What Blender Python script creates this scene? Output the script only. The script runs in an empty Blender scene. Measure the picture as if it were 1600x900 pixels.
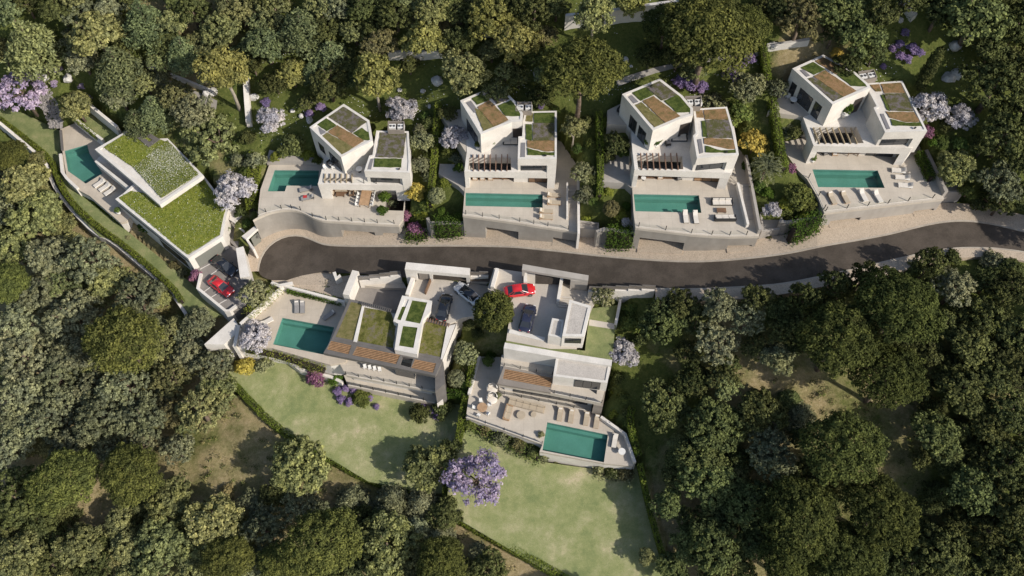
import bpy, math, random
import numpy as np
from mathutils import Vector
from mathutils.geometry import tessellate_polygon

sc = bpy.context.scene
COL = sc.collection
random.seed(7)
RNG = np.random.default_rng(11)
PI = math.pi

# ------------------------------------------------------------------ camera
F_PX, DEP, DIST = 1400.0, math.radians(60), 136.0
FWD = np.array([0, math.cos(DEP), -math.sin(DEP)])
UPV = np.array([0, math.sin(DEP), math.cos(DEP)])
CAM = -FWD * DIST
cam_d = bpy.data.cameras.new('camera')
cam_d.sensor_width = 36
cam_d.lens = F_PX / 1600 * 36
cam_d.clip_end = 4000
cam = bpy.data.objects.new('camera', cam_d)
COL.objects.link(cam)
cam.location = CAM
cam.rotation_euler = (PI / 2 - DEP, 0, 0)
sc.camera = cam

# ------------------------------------------------------------------ sky, sun, exposure
SHADOW = Vector((-1.2, 0.75, -1.0))
world = bpy.data.worlds.new('World')
sc.world = world
world.use_nodes = True
wn = world.node_tree
sky = wn.nodes.new('ShaderNodeTexSky')
sky.sky_type = 'NISHITA'
sky.sun_disc = False
sky.sun_elevation = math.atan2(1, math.hypot(1.2, .75))
sky.sun_rotation = math.atan2(1.2, -.75)
sky.air_density = 1.0
sky.dust_density = 1.5
bg = wn.nodes['Background']
wn.links.new(sky.outputs[0], bg.inputs[0])
bg.inputs[1].default_value = 0.115
sun_d = bpy.data.lights.new('sun', 'SUN')
sun_d.energy = 4.0
sun_d.angle = math.radians(0.5)
sun_d.color = (1.0, 0.945, 0.865)
sun = bpy.data.objects.new('sun', sun_d)
COL.objects.link(sun)
sun.location = (60, -40, 120)
sun.rotation_euler = SHADOW.to_track_quat('-Z', 'Y').to_euler()
sc.view_settings.view_transform = 'Standard'
sc.view_settings.look = 'None'
sc.view_settings.exposure = 0.33
sc.view_settings.gamma = 1.0
sc.render.engine = 'CYCLES'
sc.cycles.use_denoising = True
sc.cycles.max_bounces = 6
sc.cycles.transparent_max_bounces = 12
sc.cycles.caustics_reflective = False
sc.cycles.caustics_refractive = False


# ------------------------------------------------------------------ survey: photo point + level -> place
def P(px, py, z):
    d = FWD * F_PX + np.array([px - 800.0, 0, 0]) - UPV * (py - 450.0)
    t = (z - CAM[2]) / d[2]
    return CAM + d * t


def px_per_m(p):
    return F_PX / float((np.array(p) - CAM) @ FWD)


def frame(ox, oy, s):
    return lambda *pts: [(ox + s * x, oy + s * y) for x, y in pts]


Za, Zb, Zc = frame(0, 80, .25), frame(130, 180, .2), frame(180, 300, .2)
Zd, Ze, Zf, Zg = frame(380, 140, .2), frame(380, 230, .2), frame(640, 110, .2), frame(640, 220, .2)
Zh, Zi, Zj, Zk = frame(900, 100, .2), frame(900, 220, .2), frame(1180, 70, .2), frame(1180, 200, .225)
Zl, Zm, Zn, Zo, Zp = frame(300, 400, .2), frame(480, 420, .2), frame(480, 500, .2), frame(720, 410, .2), frame(700, 550, .2)
Zr, Zs, Zt, Zw, Zx = frame(560, 320, .1), frame(500, 400, .1), frame(620, 400, .1), frame(760, 400, .1), frame(880, 420, .1)


def XY(pts, z):
    return [tuple(P(x, y, z)[:2]) for x, y in pts]


RZ = [(360, 0), (480, .3), (592, 2.4), (726, 4.3), (901, 7.0), (990, 8.4), (1180, 11.1), (1276, 12.4), (1461, 12.9), (1700, 13.1)]


def road_z(px):
    return float(np.interp(px, [a for a, b in RZ], [b for a, b in RZ]))


# ------------------------------------------------------------------ materials
def nodes_of(name):
    m = bpy.data.materials.new(name)
    m.use_nodes = True
    nt = m.node_tree
    b = nt.nodes['Principled BSDF']
    return m, nt, b


def add(nt, t, **kw):
    n = nt.nodes.new(t)
    for k, v in kw.items():
        setattr(n, k, v)
    return n


def ramp(nt, src, stops, interp='LINEAR'):
    r = add(nt, 'ShaderNodeValToRGB')
    r.color_ramp.interpolation = interp
    els = r.color_ramp.elements
    while len(els) < len(stops):
        els.new(.5)
    for e, (p, c) in zip(els, stops):
        e.position = p
        e.color = (*c, 1) if len(c) == 3 else c
    nt.links.new(src, r.inputs[0])
    return r


def coords(nt, which='Object'):
    return add(nt, 'ShaderNodeTexCoord').outputs[which]


def noise(nt, vec, scale, detail=4, rough=.6):
    n = add(nt, 'ShaderNodeTexNoise')
    n.inputs['Scale'].default_value = scale
    n.inputs['Detail'].default_value = detail
    n.inputs['Roughness'].default_value = rough
    nt.links.new(vec, n.inputs['Vector'])
    return n.outputs['Fac']


def mixc(nt, fac, a, b, mode='MIX'):
    m = add(nt, 'ShaderNodeMix', data_type='RGBA', blend_type=mode)
    for s, v in ((m.inputs[0], fac), (m.inputs[6], a), (m.inputs[7], b)):
        if isinstance(v, (int, float)):
            s.default_value = v
        elif isinstance(v, tuple):
            s.default_value = (*v, 1)
        else:
            nt.links.new(v, s)
    return m.outputs[2]


def bump(nt, b, h, strength, dist):
    n = add(nt, 'ShaderNodeBump')
    n.inputs['Strength'].default_value = strength
    n.inputs['Distance'].default_value = dist
    nt.links.new(h, n.inputs['Height'])
    nt.links.new(n.outputs[0], b.inputs['Normal'])


def wpos(nt):
    return add(nt, 'ShaderNodeNewGeometry').outputs['Position']


def mottled(name, c1, c2, scale=.6, rough=.8, fine=9, fine_amt=.25, bmp=.2, spec=.3):
    m, nt, b = nodes_of(name)
    v = wpos(nt)
    n1 = noise(nt, v, scale, 5, .6)
    r = ramp(nt, n1, [(.38, c1), (.62, c2)])
    n2 = noise(nt, v, fine, 3, .7)
    r2 = ramp(nt, n2, [(.25, (1 - fine_amt,) * 3), (.75, (1 + fine_amt * .4,) * 3)])
    nt.links.new(mixc(nt, 1.0, r.outputs[0], r2.outputs[0], 'MULTIPLY'), b.inputs['Base Color'])
    b.inputs['Roughness'].default_value = rough
    b.inputs['Specular IOR Level'].default_value = spec
    if bmp:
        bump(nt, b, n2, bmp, .03)
    return m


def plain(name, c, rough=.5, metal=0., spec=.5):
    m, nt, b = nodes_of(name)
    n = noise(nt, wpos(nt), 3.0, 3, .6)
    r = ramp(nt, n, [(.2, tuple(x * .9 for x in c)), (.8, tuple(min(1, x * 1.06) for x in c))])
    nt.links.new(r.outputs[0], b.inputs['Base Color'])
    b.inputs['Roughness'].default_value = rough
    b.inputs['Metallic'].default_value = metal
    b.inputs['Specular IOR Level'].default_value = spec
    return m


def boarded(name, c1, c2):
    """cast concrete with board lines and rain streaks"""
    m, nt, b = nodes_of(name)
    v = wpos(nt)
    n1 = noise(nt, v, .35, 6, .65)
    r = ramp(nt, n1, [(.3, c1), (.7, c2)])
    mp = add(nt, 'ShaderNodeMapping')
    mp.inputs['Scale'].default_value = (.7, .7, .25)
    nt.links.new(v, mp.inputs[0])
    n2 = noise(nt, mp.outputs[0], 1.2, 4, .6)
    r2 = ramp(nt, n2, [(.35, (.9, .89, .88)), (.65, (1.04, 1.04, 1.04))])
    sep = add(nt, 'ShaderNodeSeparateXYZ')
    nt.links.new(v, sep.inputs[0])
    w = add(nt, 'ShaderNodeMath', operation='MULTIPLY')
    w.inputs[1].default_value = 1.25
    nt.links.new(sep.outputs[2], w.inputs[0])
    fr = add(nt, 'ShaderNodeMath', operation='FRACT')
    nt.links.new(w.outputs[0], fr.inputs[0])
    r3 = ramp(nt, fr.outputs[0], [(0, (.86, .86, .86)), (.04, (1, 1, 1)), (1, (1, 1, 1))])
    c = mixc(nt, 1., mixc(nt, 1., r.outputs[0], r2.outputs[0], 'MULTIPLY'), r3.outputs[0], 'MULTIPLY')
    nt.links.new(c, b.inputs['Base Color'])
    b.inputs['Roughness'].default_value = .85
    bump(nt, b, noise(nt, v, 14, 3), .15, .02)
    return m


def paved(name, c1, c2, size, joint=.6):
    """large slabs: faint joints and slab-to-slab tone"""
    m, nt, b = nodes_of(name)
    v = wpos(nt)
    br = add(nt, 'ShaderNodeTexBrick')
    br.offset = 0.0
    br.inputs['Scale'].default_value = 1
    br.inputs['Brick Width'].default_value = size
    br.inputs['Row Height'].default_value = size
    br.inputs['Mortar Size'].default_value = .018
    br.inputs['Color1'].default_value = (*c1, 1)
    br.inputs['Color2'].default_value = (*c2, 1)
    br.inputs['Mortar'].default_value = (*[x * joint for x in c1], 1)
    nt.links.new(v, br.inputs['Vector'])
    n1 = noise(nt, v, .5, 6, .65)
    r = ramp(nt, n1, [(.3, (.88, .87, .86)), (.7, (1.05, 1.05, 1.05))])
    n2 = noise(nt, v, 8, 3, .6)
    r2 = ramp(nt, n2, [(.3, (.94, .94, .94)), (.7, (1.03, 1.03, 1.03))])
    c = mixc(nt, 1., mixc(nt, 1., br.outputs[0], r.outputs[0], 'MULTIPLY'), r2.outputs[0], 'MULTIPLY')
    nt.links.new(c, b.inputs['Base Color'])
    b.inputs['Roughness'].default_value = .75
    return m


def cobbled(name, c1, c2, scale):
    m, nt, b = nodes_of(name)
    v = wpos(nt)
    vo = add(nt, 'ShaderNodeTexVoronoi')
    vo.inputs['Scale'].default_value = scale
    nt.links.new(v, vo.inputs['Vector'])
    n1 = noise(nt, v, .7, 5, .65)
    r = ramp(nt, n1, [(.3, c1), (.7, c2)])
    r2 = ramp(nt, vo.outputs['Color'], [(0, (.86, .85, .84)), (1, (1.08, 1.07, 1.06))])
    r3 = ramp(nt, vo.outputs['Distance'], [(.0, (1.05,) * 3), (.55, (.98,) * 3), (.8, (.75,) * 3)])
    c = mixc(nt, 1., mixc(nt, 1., r.outputs[0], r2.outputs[0], 'MULTIPLY'), r3.outputs[0], 'MULTIPLY')
    nt.links.new(c, b.inputs['Base Color'])
    b.inputs['Roughness'].default_value = .9
    bump(nt, b, vo.outputs['Distance'], -.4, .04)
    return m


def planted(name, stops, scale=2.5, speck=None, speck_scale=5.0, speck_at=.66):
    """low roof planting: patchy, grainy"""
    m, nt, b = nodes_of(name)
    v = wpos(nt)
    n1 = noise(nt, v, scale, 8, .75)
    mr = add(nt, 'ShaderNodeMapRange')
    mr.inputs[1].default_value = .30
    mr.inputs[2].default_value = .70
    nt.links.new(n1, mr.inputs[0])
    r = ramp(nt, mr.outputs[0], stops)
    n2 = noise(nt, v, 16, 3, .8)
    r2 = ramp(nt, n2, [(.3, (.72, .72, .72)), (.7, (1.4, 1.4, 1.4))])
    c = mixc(nt, 1., r.outputs[0], r2.outputs[0], 'MULTIPLY')
    if speck:
        n3 = noise(nt, v, speck_scale, 3, .75)
        n4 = noise(nt, v, .22, 2, .5)
        add_ = add(nt, 'ShaderNodeMath', operation='ADD')
        nt.links.new(n3, add_.inputs[0])
        r4 = ramp(nt, n4, [(.4, (0, 0, 0)), (.6, (.09, .09, .09))])
        nt.links.new(r4.outputs[0], add_.inputs[1])
        r3 = ramp(nt, add_.outputs[0], [(speck_at, (0, 0, 0)), (speck_at + .05, (1, 1, 1))])
        c = mixc(nt, r3.outputs[0], c, speck)
    nt.links.new(c, b.inputs['Base Color'])
    b.inputs['Roughness'].default_value = .95
    b.inputs['Specular IOR Level'].default_value = .1
    bump(nt, b, n2, 1.0, .15)
    return m


def leafy(name, dark, light, trans=.25, hue_var=.02, val_var=.35):
    m, nt, b = nodes_of(name)
    nt.nodes.remove(b)
    g = add(nt, 'ShaderNodeNewGeometry')
    r = ramp(nt, g.outputs['Random Per Island'], [(0, dark), (1, light)])
    oi = add(nt, 'ShaderNodeObjectInfo')
    hs = add(nt, 'ShaderNodeHueSaturation')
    mr = add(nt, 'ShaderNodeMapRange')
    mr.inputs[3].default_value = .5 - hue_var
    mr.inputs[4].default_value = .5 + hue_var
    nt.links.new(oi.outputs['Random'], mr.inputs[0])
    nt.links.new(mr.outputs[0], hs.inputs['Hue'])
    fr = add(nt, 'ShaderNodeMath', operation='MULTIPLY')
    fr.inputs[1].default_value = 7.31
    nt.links.new(oi.outputs['Random'], fr.inputs[0])
    f2 = add(nt, 'ShaderNodeMath', operation='FRACT')
    nt.links.new(fr.outputs[0], f2.inputs[0])
    mv = add(nt, 'ShaderNodeMapRange')
    mv.inputs[3].default_value = 1 - val_var
    mv.inputs[4].default_value = 1 + val_var
    nt.links.new(f2.outputs[0], mv.inputs[0])
    nt.links.new(mv.outputs[0], hs.inputs['Value'])
    n1 = noise(nt, g.outputs['Position'], .55, 3, .6)
    r1 = ramp(nt, n1, [(.36, (.70, .73, .76)), (.64, (1.25, 1.22, 1.05))])
    nt.links.new(mixc(nt, 1., r.outputs[0], r1.outputs[0], 'MULTIPLY'), hs.inputs['Color'])
    d = add(nt, 'ShaderNodeBsdfDiffuse')
    t = add(nt, 'ShaderNodeBsdfTranslucent')
    mx = add(nt, 'ShaderNodeMixShader')
    mx.inputs[0].default_value = trans
    nt.links.new(hs.outputs[0], d.inputs[0])
    nt.links.new(hs.outputs[0], t.inputs[0])
    nt.links.new(d.outputs[0], mx.inputs[1])
    nt.links.new(t.outputs[0], mx.inputs[2])
    nt.links.new(mx.outputs[0], nt.nodes['Material Output'].inputs[0])
    return m


def glass(name, tint, gloss=.12, rough=.02):
    m, nt, b = nodes_of(name)
    nt.nodes.remove(b)
    t = add(nt, 'ShaderNodeBsdfTransparent')
    t.inputs[0].default_value = (*tint, 1)
    g = add(nt, 'ShaderNodeBsdfGlossy')
    g.inputs['Roughness'].default_value = rough
    lw = add(nt, 'ShaderNodeLayerWeight')
    lw.inputs[0].default_value = gloss
    mx = add(nt, 'ShaderNodeMixShader')
    nt.links.new(lw.outputs['Fresnel'], mx.inputs[0])
    nt.links.new(t.outputs[0], mx.inputs[1])
    nt.links.new(g.outputs[0], mx.inputs[2])
    nt.links.new(mx.outputs[0], nt.nodes['Material Output'].inputs[0])
    return m, nt, g


M = {}
M['white_wall'] = mottled('white_render', (.60, .553, .488), (.69, .643, .575), .4, .85, 6, .16, .05)
M['roof_edge'] = mottled('pale_coping', (.585, .55, .495), (.675, .635, .575), .5, .85, 7, .14, .05)
M['terrace'] = paved('pale_stone_paving', (.475, .42, .345), (.50, .442, .363), 1.6, .86)
M['deck'] = paved('sandy_paving', (.47, .405, .32), (.50, .43, .34), 1.2, .86)
M['drive'] = mottled('pale_driveway', (.45, .40, .335), (.52, .465, .39), .3, .85, 5, .12)
M['dark_drive'] = mottled('grey_driveway', (.20, .18, .16), (.26, .235, .21), .3, .85, 5, .12)
M['retaining'] = boarded('board_marked_concrete', (.25, .225, .192), (.32, .29, .248))
M['retaining_pale'] = boarded('pale_board_concrete', (.33, .30, .265), (.39, .357, .312))
M['road'] = mottled('asphalt', (.062, .049, .037), (.094, .075, .058), .35, .85, 5, .28, .2)
M['walk'] = cobbled('tan_cobbles', (.44, .355, .265), (.50, .41, .31), 8.0)
M['kerb'] = mottled('kerb_stone', (.36, .31, .25), (.44, .385, .31), .8, .85, 6, .2)
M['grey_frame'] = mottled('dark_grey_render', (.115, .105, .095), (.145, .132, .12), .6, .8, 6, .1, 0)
M['taupe'] = mottled('taupe_render', (.22, .19, .16), (.26, .225, .19), .6, .8, 6, .1, 0)
M['wood'] = mottled('warm_wood', (.28, .165, .085), (.38, .225, .12), 2.5, .6, 12, .3, 0)
M['wood_dark'] = mottled('brown_wood', (.15, .085, .05), (.2, .12, .07), 2, .6, 12, .3, 0)
M['slat_brown'] = plain('brown_metal', (.2, .115, .075), .45)
M['slat_bronze'] = plain('bronze_metal', (.33, .26, .16), .45)
M['black'] = plain('black_metal', (.02, .02, .02), .5)
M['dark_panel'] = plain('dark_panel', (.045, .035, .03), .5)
M['tile'] = mottled('green_pool_tile', (.205, .285, .25), (.235, .32, .285), .5, .4, 5, .1, 0)
M['gravel'] = cobbled('roof_gravel', (.42, .385, .345), (.50, .46, .41), 11.0)
M['skylight'] = plain('grey_skylight', (.2, .19, .19), .3)
M['garage_door'] = plain('grey_green_door', (.17, .17, .145), .6)
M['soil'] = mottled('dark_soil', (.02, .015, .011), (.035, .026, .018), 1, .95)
M['steel'] = plain('steel', (.3, .3, .31), .35, .8)
M['paint_line'] = plain('white_line', (.62, .58, .52), .7)
M['sedum_brown'] = planted('terracotta_sedum', [(.15, (.13, .115, .045)), (.35, (.20, .14, .062)), (.6, (.275, .17, .085)), (.85, (.32, .20, .11))], 1.3)
M['sedum_olive'] = planted('olive_sedum', [(.15, (.105, .11, .036)), (.5, (.175, .155, .06)), (.85, (.235, .195, .095))], 1.4)
M['sedum_lavender'] = planted('lavender_roof', [(.3, (.09, .09, .035)), (.5, (.12, .11, .06)), (.62, (.155, .135, .125)), (.8, (.17, .15, .155))], 1.2)
M['roof_grass'] = planted('roof_grass', [(.3, (.045, .066, .016)), (.5, (.075, .10, .024)), (.72, (.11, .13, .035))], 1.4)
M['daisy_grass'] = planted('daisy_meadow', [(.15, (.11, .14, .022)), (.5, (.18, .205, .035)), (.85, (.26, .26, .06))], 1.4, (.5, .5, .36), 6.5, .67)
M['daisy_dense'] = planted('thick_daisy_meadow', [(.25, (.08, .105, .02)), (.55, (.14, .16, .04)), (.8, (.2, .2, .07))], 1.4, (.60, .585, .46), 5.0, .59)
M['moss_grass'] = planted('moss_roof', [(.3, (.085, .088, .022)), (.45, (.14, .138, .036)), (.58, (.17, .155, .055)), (.72, (.17, .15, .105))], .9)
M['lawn'] = planted('cut_lawn', [(.15, (.205, .24, .098)), (.42, (.275, .295, .125)), (.66, (.335, .335, .165)), (.84, (.42, .385, .215)), (.97, (.50, .43, .28))], .3)
M['lawn_green'] = planted('green_lawn', [(.2, (.165, .195, .078)), (.55, (.23, .25, .105)), (.9, (.32, .30, .15))], .4)
M['scree'] = cobbled('scree_bed', (.25, .23, .21), (.34, .31, .29), 2.5)
M['path'] = mottled('grey_path', (.26, .24, .21), (.34, .31, .27), .6, .9)
M['water'], _nt, _g = glass('pool_water', (.58, .84, .78), .16, .03)
_b = add(_nt, 'ShaderNodeBump')
_b.inputs['Strength'].default_value = .3
_b.inputs['Distance'].default_value = .06
_nt.links.new(noise(_nt, wpos(_nt), 1.3, 3, .5), _b.inputs['Height'])
_nt.links.new(_b.outputs[0], _g.inputs['Normal'])
M['rail_glass'], _, _ = glass('railing_glass', (.965, .975, .97), .04, .02)
M['window'] = plain('dark_window_glass', (.03, .033, .037), .05, 0, .8)
M['cushion'] = plain('pale_fabric', (.60, .55, .48), .9)
M['cushion_tan'] = plain('tan_fabric', (.40, .33, .24), .9)
M['cushion_grey'] = plain('grey_fabric', (.26, .245, .23), .9)
M['cushion_dark'] = plain('dark_fabric', (.05, .05, .05), .9)
M['red_cloth'] = plain('red_cloth', (.4, .03, .03), .9)
M['white_plastic'] = plain('white_plastic', (.7, .68, .64), .5)
M['white_pot'] = plain('white_pot', (.68, .65, .6), .6)
M['wood_table'] = mottled('table_wood', (.36, .23, .13), (.45, .29, .17), 2, .6, 12, .2, 0)
M['stone'] = mottled('pale_limestone', (.42, .40, .36), (.62, .59, .54), 1.2, .9, 6, .3, .4)
M['bark'] = mottled('bark', (.10, .07, .05), (.20, .15, .11), 2, .95, 9, .3, .4)
M['bark_pale'] = mottled('pale_bark', (.26, .22, .17), (.38, .33, .26), 2, .95, 9, .3, .3)

L = {}
L['pine'] = leafy('pine_needles', (0.0317, 0.0387, 0.0123), (0.1695, 0.1794, 0.0558), 0.1, .012, .22)
L['pine_dark'] = leafy('dark_pine_needles', (0.0226, 0.0291, 0.0097), (0.1134, 0.1281, 0.0421), 0.1, .012, .2)
L['oak'] = leafy('oak_leaves', (0.0601, 0.0665, 0.0268), (0.2826, 0.2902, 0.1298), 0.12, .02, .25)
L['oak_light'] = leafy('light_leaves', (0.0737, 0.079, 0.0281), (0.3473, 0.3401, 0.1447), 0.12, .02, .25)
L['oak_yellow'] = leafy('yellowish_leaves', (.08, .08, .022), (.30, .285, .10), .12, .01, .2)
L['grey'] = leafy('grey_green_leaves', (0.0617, 0.0664, 0.0364), (0.2822, 0.2873, 0.1709), 0.12, .015, .25)
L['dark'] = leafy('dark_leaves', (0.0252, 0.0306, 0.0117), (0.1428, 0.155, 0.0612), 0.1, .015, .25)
L['oakd'] = leafy('deep_green_leaves', (0.0324, 0.0402, 0.0155), (0.1733, 0.1939, 0.0764), 0.1, .015, .25)  # darker copy of the oak leaves; sets the right-hand woods' darkening in colour
L['cedar'] = leafy('cedar_needles', (0.0458, 0.0604, 0.0291), (0.2364, 0.2656, 0.1305), 0.12, .015, .2)
L['brown'] = leafy('brownish_leaves', (.06, .057, .026), (.22, .195, .095), .12, .008, .2)
L['olive'] = leafy('olive_leaves', (0.0732, 0.0781, 0.0391), (0.3693, 0.3693, 0.2005), 0.12, .015, .15)
L['lilac'] = leafy('lilac_blossom', (0.33, 0.305, 0.335), (0.56, 0.525, 0.56), .2, .01, .12)
L['jacaranda'] = leafy('jacaranda_blossom', (0.27, 0.205, 0.33), (0.5, 0.42, 0.56), .25, .01, .08)
L['violet'] = leafy('violet_blossom', (0.1725, 0.115, 0.253), (0.3795, 0.2875, 0.483), .25, .01, .1)
L['yellow'] = leafy('yellow_blossom', (.34, .26, .055), (.56, .44, .12), .25, .01, .1)
L['magenta'] = leafy('magenta_blossom', (.17, .065, .11), (.36, .18, .26), .25, .02, .15)
L['hedge'] = leafy('hedge_leaves', (0.09, 0.1275, 0.021), (0.2025, 0.2325, 0.051), .2, .01, .1)
L['ivy'] = leafy('ivy_leaves', (0.033, 0.0675, 0.012), (0.105, 0.1575, 0.033), .2, .01, .15)
L['shrub'] = leafy('shrub_leaves', (0.06, 0.09, 0.024), (0.165, 0.195, 0.06), .22, .03, .25)
L['lime'] = leafy('lime_leaves', (0.138, 0.1725, 0.0287), (0.299, 0.3105, 0.069), .25, .01, .1)
L['dry'] = leafy('dry_scrub', (0.22, 0.185, 0.085), (0.4, 0.33, 0.17), .2, .02, .2)

# ------------------------------------------------------------------ mesh helpers
BASE = {}


def mesh_np(name, verts, faces_flat, sizes):
    me = bpy.data.meshes.new(name)
    verts = np.asarray(verts, np.float32).reshape(-1, 3)
    faces_flat = np.asarray(faces_flat, np.int32).ravel()
    sizes = np.asarray(sizes, np.int32).ravel()
    me.vertices.add(len(verts))
    me.vertices.foreach_set('co', verts.ravel())
    me.loops.add(len(faces_flat))
    me.loops.foreach_set('vertex_index', faces_flat)
    me.polygons.add(len(sizes))
    st = np.concatenate(([0], np.cumsum(sizes)[:-1])).astype(np.int32)
    me.polygons.foreach_set('loop_start', st)
    me.polygons.foreach_set('use_smooth', [False] * len(sizes))
    me.update(calc_edges=True)
    return me


class MB:
    """collects faces of one mesh, in place coordinates"""

    def __init__(self):
        self.v, self.f = [], []

    def quad(self, *pts):
        i = len(self.v)
        self.v += [tuple(map(float, p)) for p in pts]
        self.f.append(tuple(range(i, i + len(pts))))

    def prism(self, poly, zt, zb, holes=(), cap_bottom=True):
        """poly: xy ring; holes: (ring, depth or None) openings through or into it"""
        zt_ = zt if isinstance(zt, (list, tuple)) else [zt] * len(poly)
        zb_ = zb if isinstance(zb, (list, tuple)) else [zb] * len(poly)
        area = sum(poly[i - 1][0] * poly[i][1] - poly[i][0] * poly[i - 1][1] for i in range(len(poly)))
        if area < 0:
            poly, zt_, zb_ = poly[::-1], zt_[::-1], zb_[::-1]
        rings = [[Vector((x, y, z)) for (x, y), z in zip(poly, zt_)]]
        for h, d in holes:
            rings.append([Vector((x, y, zt_[0])) for x, y in h])
        pts = [p for r in rings for p in r]
        i0 = len(self.v)
        self.v += [tuple(p) for p in pts]
        flat = [[Vector((p.x, p.y, 0)) for p in r] for r in rings]
        for t in tessellate_polygon(flat):
            a, b, c = (pts[k] for k in t)
            cr = (b.x - a.x) * (c.y - a.y) - (b.y - a.y) * (c.x - a.x)
            self.f.append(tuple(i0 + k for k in (t if cr > 0 else t[::-1])))
        n = len(poly)
        for i in range(n):
            j = (i + 1) % n
            self.quad((*poly[i], zb_[i]), (*poly[j], zb_[j]), (*poly[j], zt_[j]), (*poly[i], zt_[i]))
        through = [h for h, d in holes if d is None]
        for h, d in holes:
            m = len(h)
            zz = zb_[0] if d is None else zt_[0] - d
            for i in range(m):
                j = (i + 1) % m
                self.quad((*h[i], zt_[0]), (*h[j], zt_[0]), (*h[j], zz), (*h[i], zz))
        if cap_bottom:
            rings = [[Vector((x, y, z)) for (x, y), z in zip(poly, zb_)]] + [[Vector((x, y, zb_[0])) for x, y in h] for h in through]
            pts = [p for r in rings for p in r]
            i0 = len(self.v)
            self.v += [tuple(p) for p in pts]
            for t in tessellate_polygon([[Vector((p.x, p.y, 0)) for p in r] for r in rings]):
                a, b, c = (pts[k] for k in t)
                cr = (b.x - a.x) * (c.y - a.y) - (b.y - a.y) * (c.x - a.x)
                self.f.append(tuple(i0 + k for k in (t if cr < 0 else t[::-1])))
        return self

    def box(self, c, s, rz=0., tilt=0.):
        """box of size s centred at c, turned by rz about z after a tilt about its y axis"""
        cx, cy, cz = c
        ca, sa, ct, st = math.cos(rz), math.sin(rz), math.cos(tilt), math.sin(tilt)
        co = []
        for dz in (-.5, .5):
            for dx, dy in ((-.5, -.5), (.5, -.5), (.5, .5), (-.5, .5)):
                x, y, z = dx * s[0], dy * s[1], dz * s[2]
                x, z = x * ct + z * st, -x * st + z * ct
                co.append((cx + x * ca - y * sa, cy + x * sa + y * ca, cz + z))
        i = len(self.v)
        self.v += co
        for f in ((3, 2, 1, 0), (4, 5, 6, 7), (0, 1, 5, 4), (1, 2, 6, 5), (2, 3, 7, 6), (3, 0, 4, 7)):
            self.f.append(tuple(i + k for k in f))
        return self

    def bar(self, a, b, w, h):
        """straight bar from a to b, w wide (level), h deep (below the line)"""
        a, b = Vector(a), Vector(b)
        d = (b - a)
        s = Vector((-d.y, d.x, 0))
        s = s.normalized() * (w / 2) if s.length > 1e-6 else Vector((w / 2, 0, 0))
        u = d.cross(s).normalized() * h if s.length else Vector((0, 0, h))
        if u.z > 0:
            u = -u
        i = len(self.v)
        for p in (a, b):
            for q in (p - s, p + s, p + s + u, p - s + u):
                self.v.append(tuple(q))
        for f in ((0, 1, 2, 3), (7, 6, 5, 4), (0, 4, 5, 1), (1, 5, 6, 2), (2, 6, 7, 3), (3, 7, 4, 0)):
            self.f.append(tuple(i + k for k in f))
        return self

    def tube(self, pts, radii, n=7, cap=True):
        pts = [Vector(p) for p in pts]
        i0 = len(self.v)
        for k, p in enumerate(pts):
            d = (pts[min(k + 1, len(pts) - 1)] - pts[max(k - 1, 0)]).normalized()
            a = d.orthogonal().normalized()
            b = d.cross(a)
            for q in range(n):
                t = 2 * PI * q / n
                self.v.append(tuple(p + (a * math.cos(t) + b * math.sin(t)) * radii[k]))
        for k in range(len(pts) - 1):
            for q in range(n):
                r = (q + 1) % n
                self.f.append((i0 + k * n + q, i0 + k * n + r, i0 + (k + 1) * n + r, i0 + (k + 1) * n + q))
        if cap:
            self.f.append(tuple(i0 + (len(pts) - 1) * n + q for q in range(n)))
            self.f.append(tuple(i0 + n - 1 - q for q in range(n)))
        return self

    def lathe(self, prof, n=14, c=(0, 0, 0)):
        i0 = len(self.v)
        for r, z in prof:
            for q in range(n):
                t = 2 * PI * q / n
                self.v.append((c[0] + r * math.cos(t), c[1] + r * math.sin(t), c[2] + z))
        for k in range(len(prof) - 1):
            for q in range(n):
                r = (q + 1) % n
                self.f.append((i0 + k * n + q, i0 + k * n + r, i0 + (k + 1) * n + r, i0 + (k + 1) * n + q))
        self.f.append(tuple(i0 + (len(prof) - 1) * n + q for q in range(n)))
        self.f.append(tuple(i0 + n - 1 - q for q in range(n)))
        return self

    def build(self, name, mat, parent=None, smooth=False, label=None, local=False):
        v = np.array(self.v, float).reshape(-1, 3)
        if parent is not None:
            base = BASE.get(parent.name, np.zeros(3))
        else:
            base = np.array([v[:, 0].mean(), v[:, 1].mean(), v[:, 2].min()])
        if local:
            base = np.zeros(3)
        me = mesh_np(name, v - base, [i for f in self.f for i in f], [len(f) for f in self.f])
        o = bpy.data.objects.new(name, me)
        COL.objects.link(o)
        me.materials.append(M[mat] if isinstance(mat, str) and mat in M else (L[mat] if isinstance(mat, str) else mat))
        if smooth:
            me.polygons.foreach_set('use_smooth', [True] * len(me.polygons))
        BASE[o.name] = base
        if parent is not None:
            o.parent = parent
        else:
            o.location = base
        if label:
            o['label'] = label
        return o


def tag(o, label=None, cat=None, group=None, kind=None):
    if label:
        o['label'] = label
    if cat:
        o['category'] = cat
    if group:
        o['group'] = group
    if kind:
        o['kind'] = kind
    return o


def thing(name, label, cat, loc=(0, 0, 0), group=None, rz=0.):
    o = bpy.data.objects.new(name, None)
    COL.objects.link(o)
    o.location = loc
    o.rotation_euler = (0, 0, rz)
    o.empty_display_size = .3
    BASE[o.name] = np.array(loc, float)
    return tag(o, label, cat, group)


def copy_tree(o, parent=None):
    c = o.copy()
    COL.objects.link(c)
    BASE[c.name] = BASE.get(o.name, np.zeros(3))
    c.parent = parent
    for ch in list(o.children):
        copy_tree(ch, c)
    return c


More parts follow.
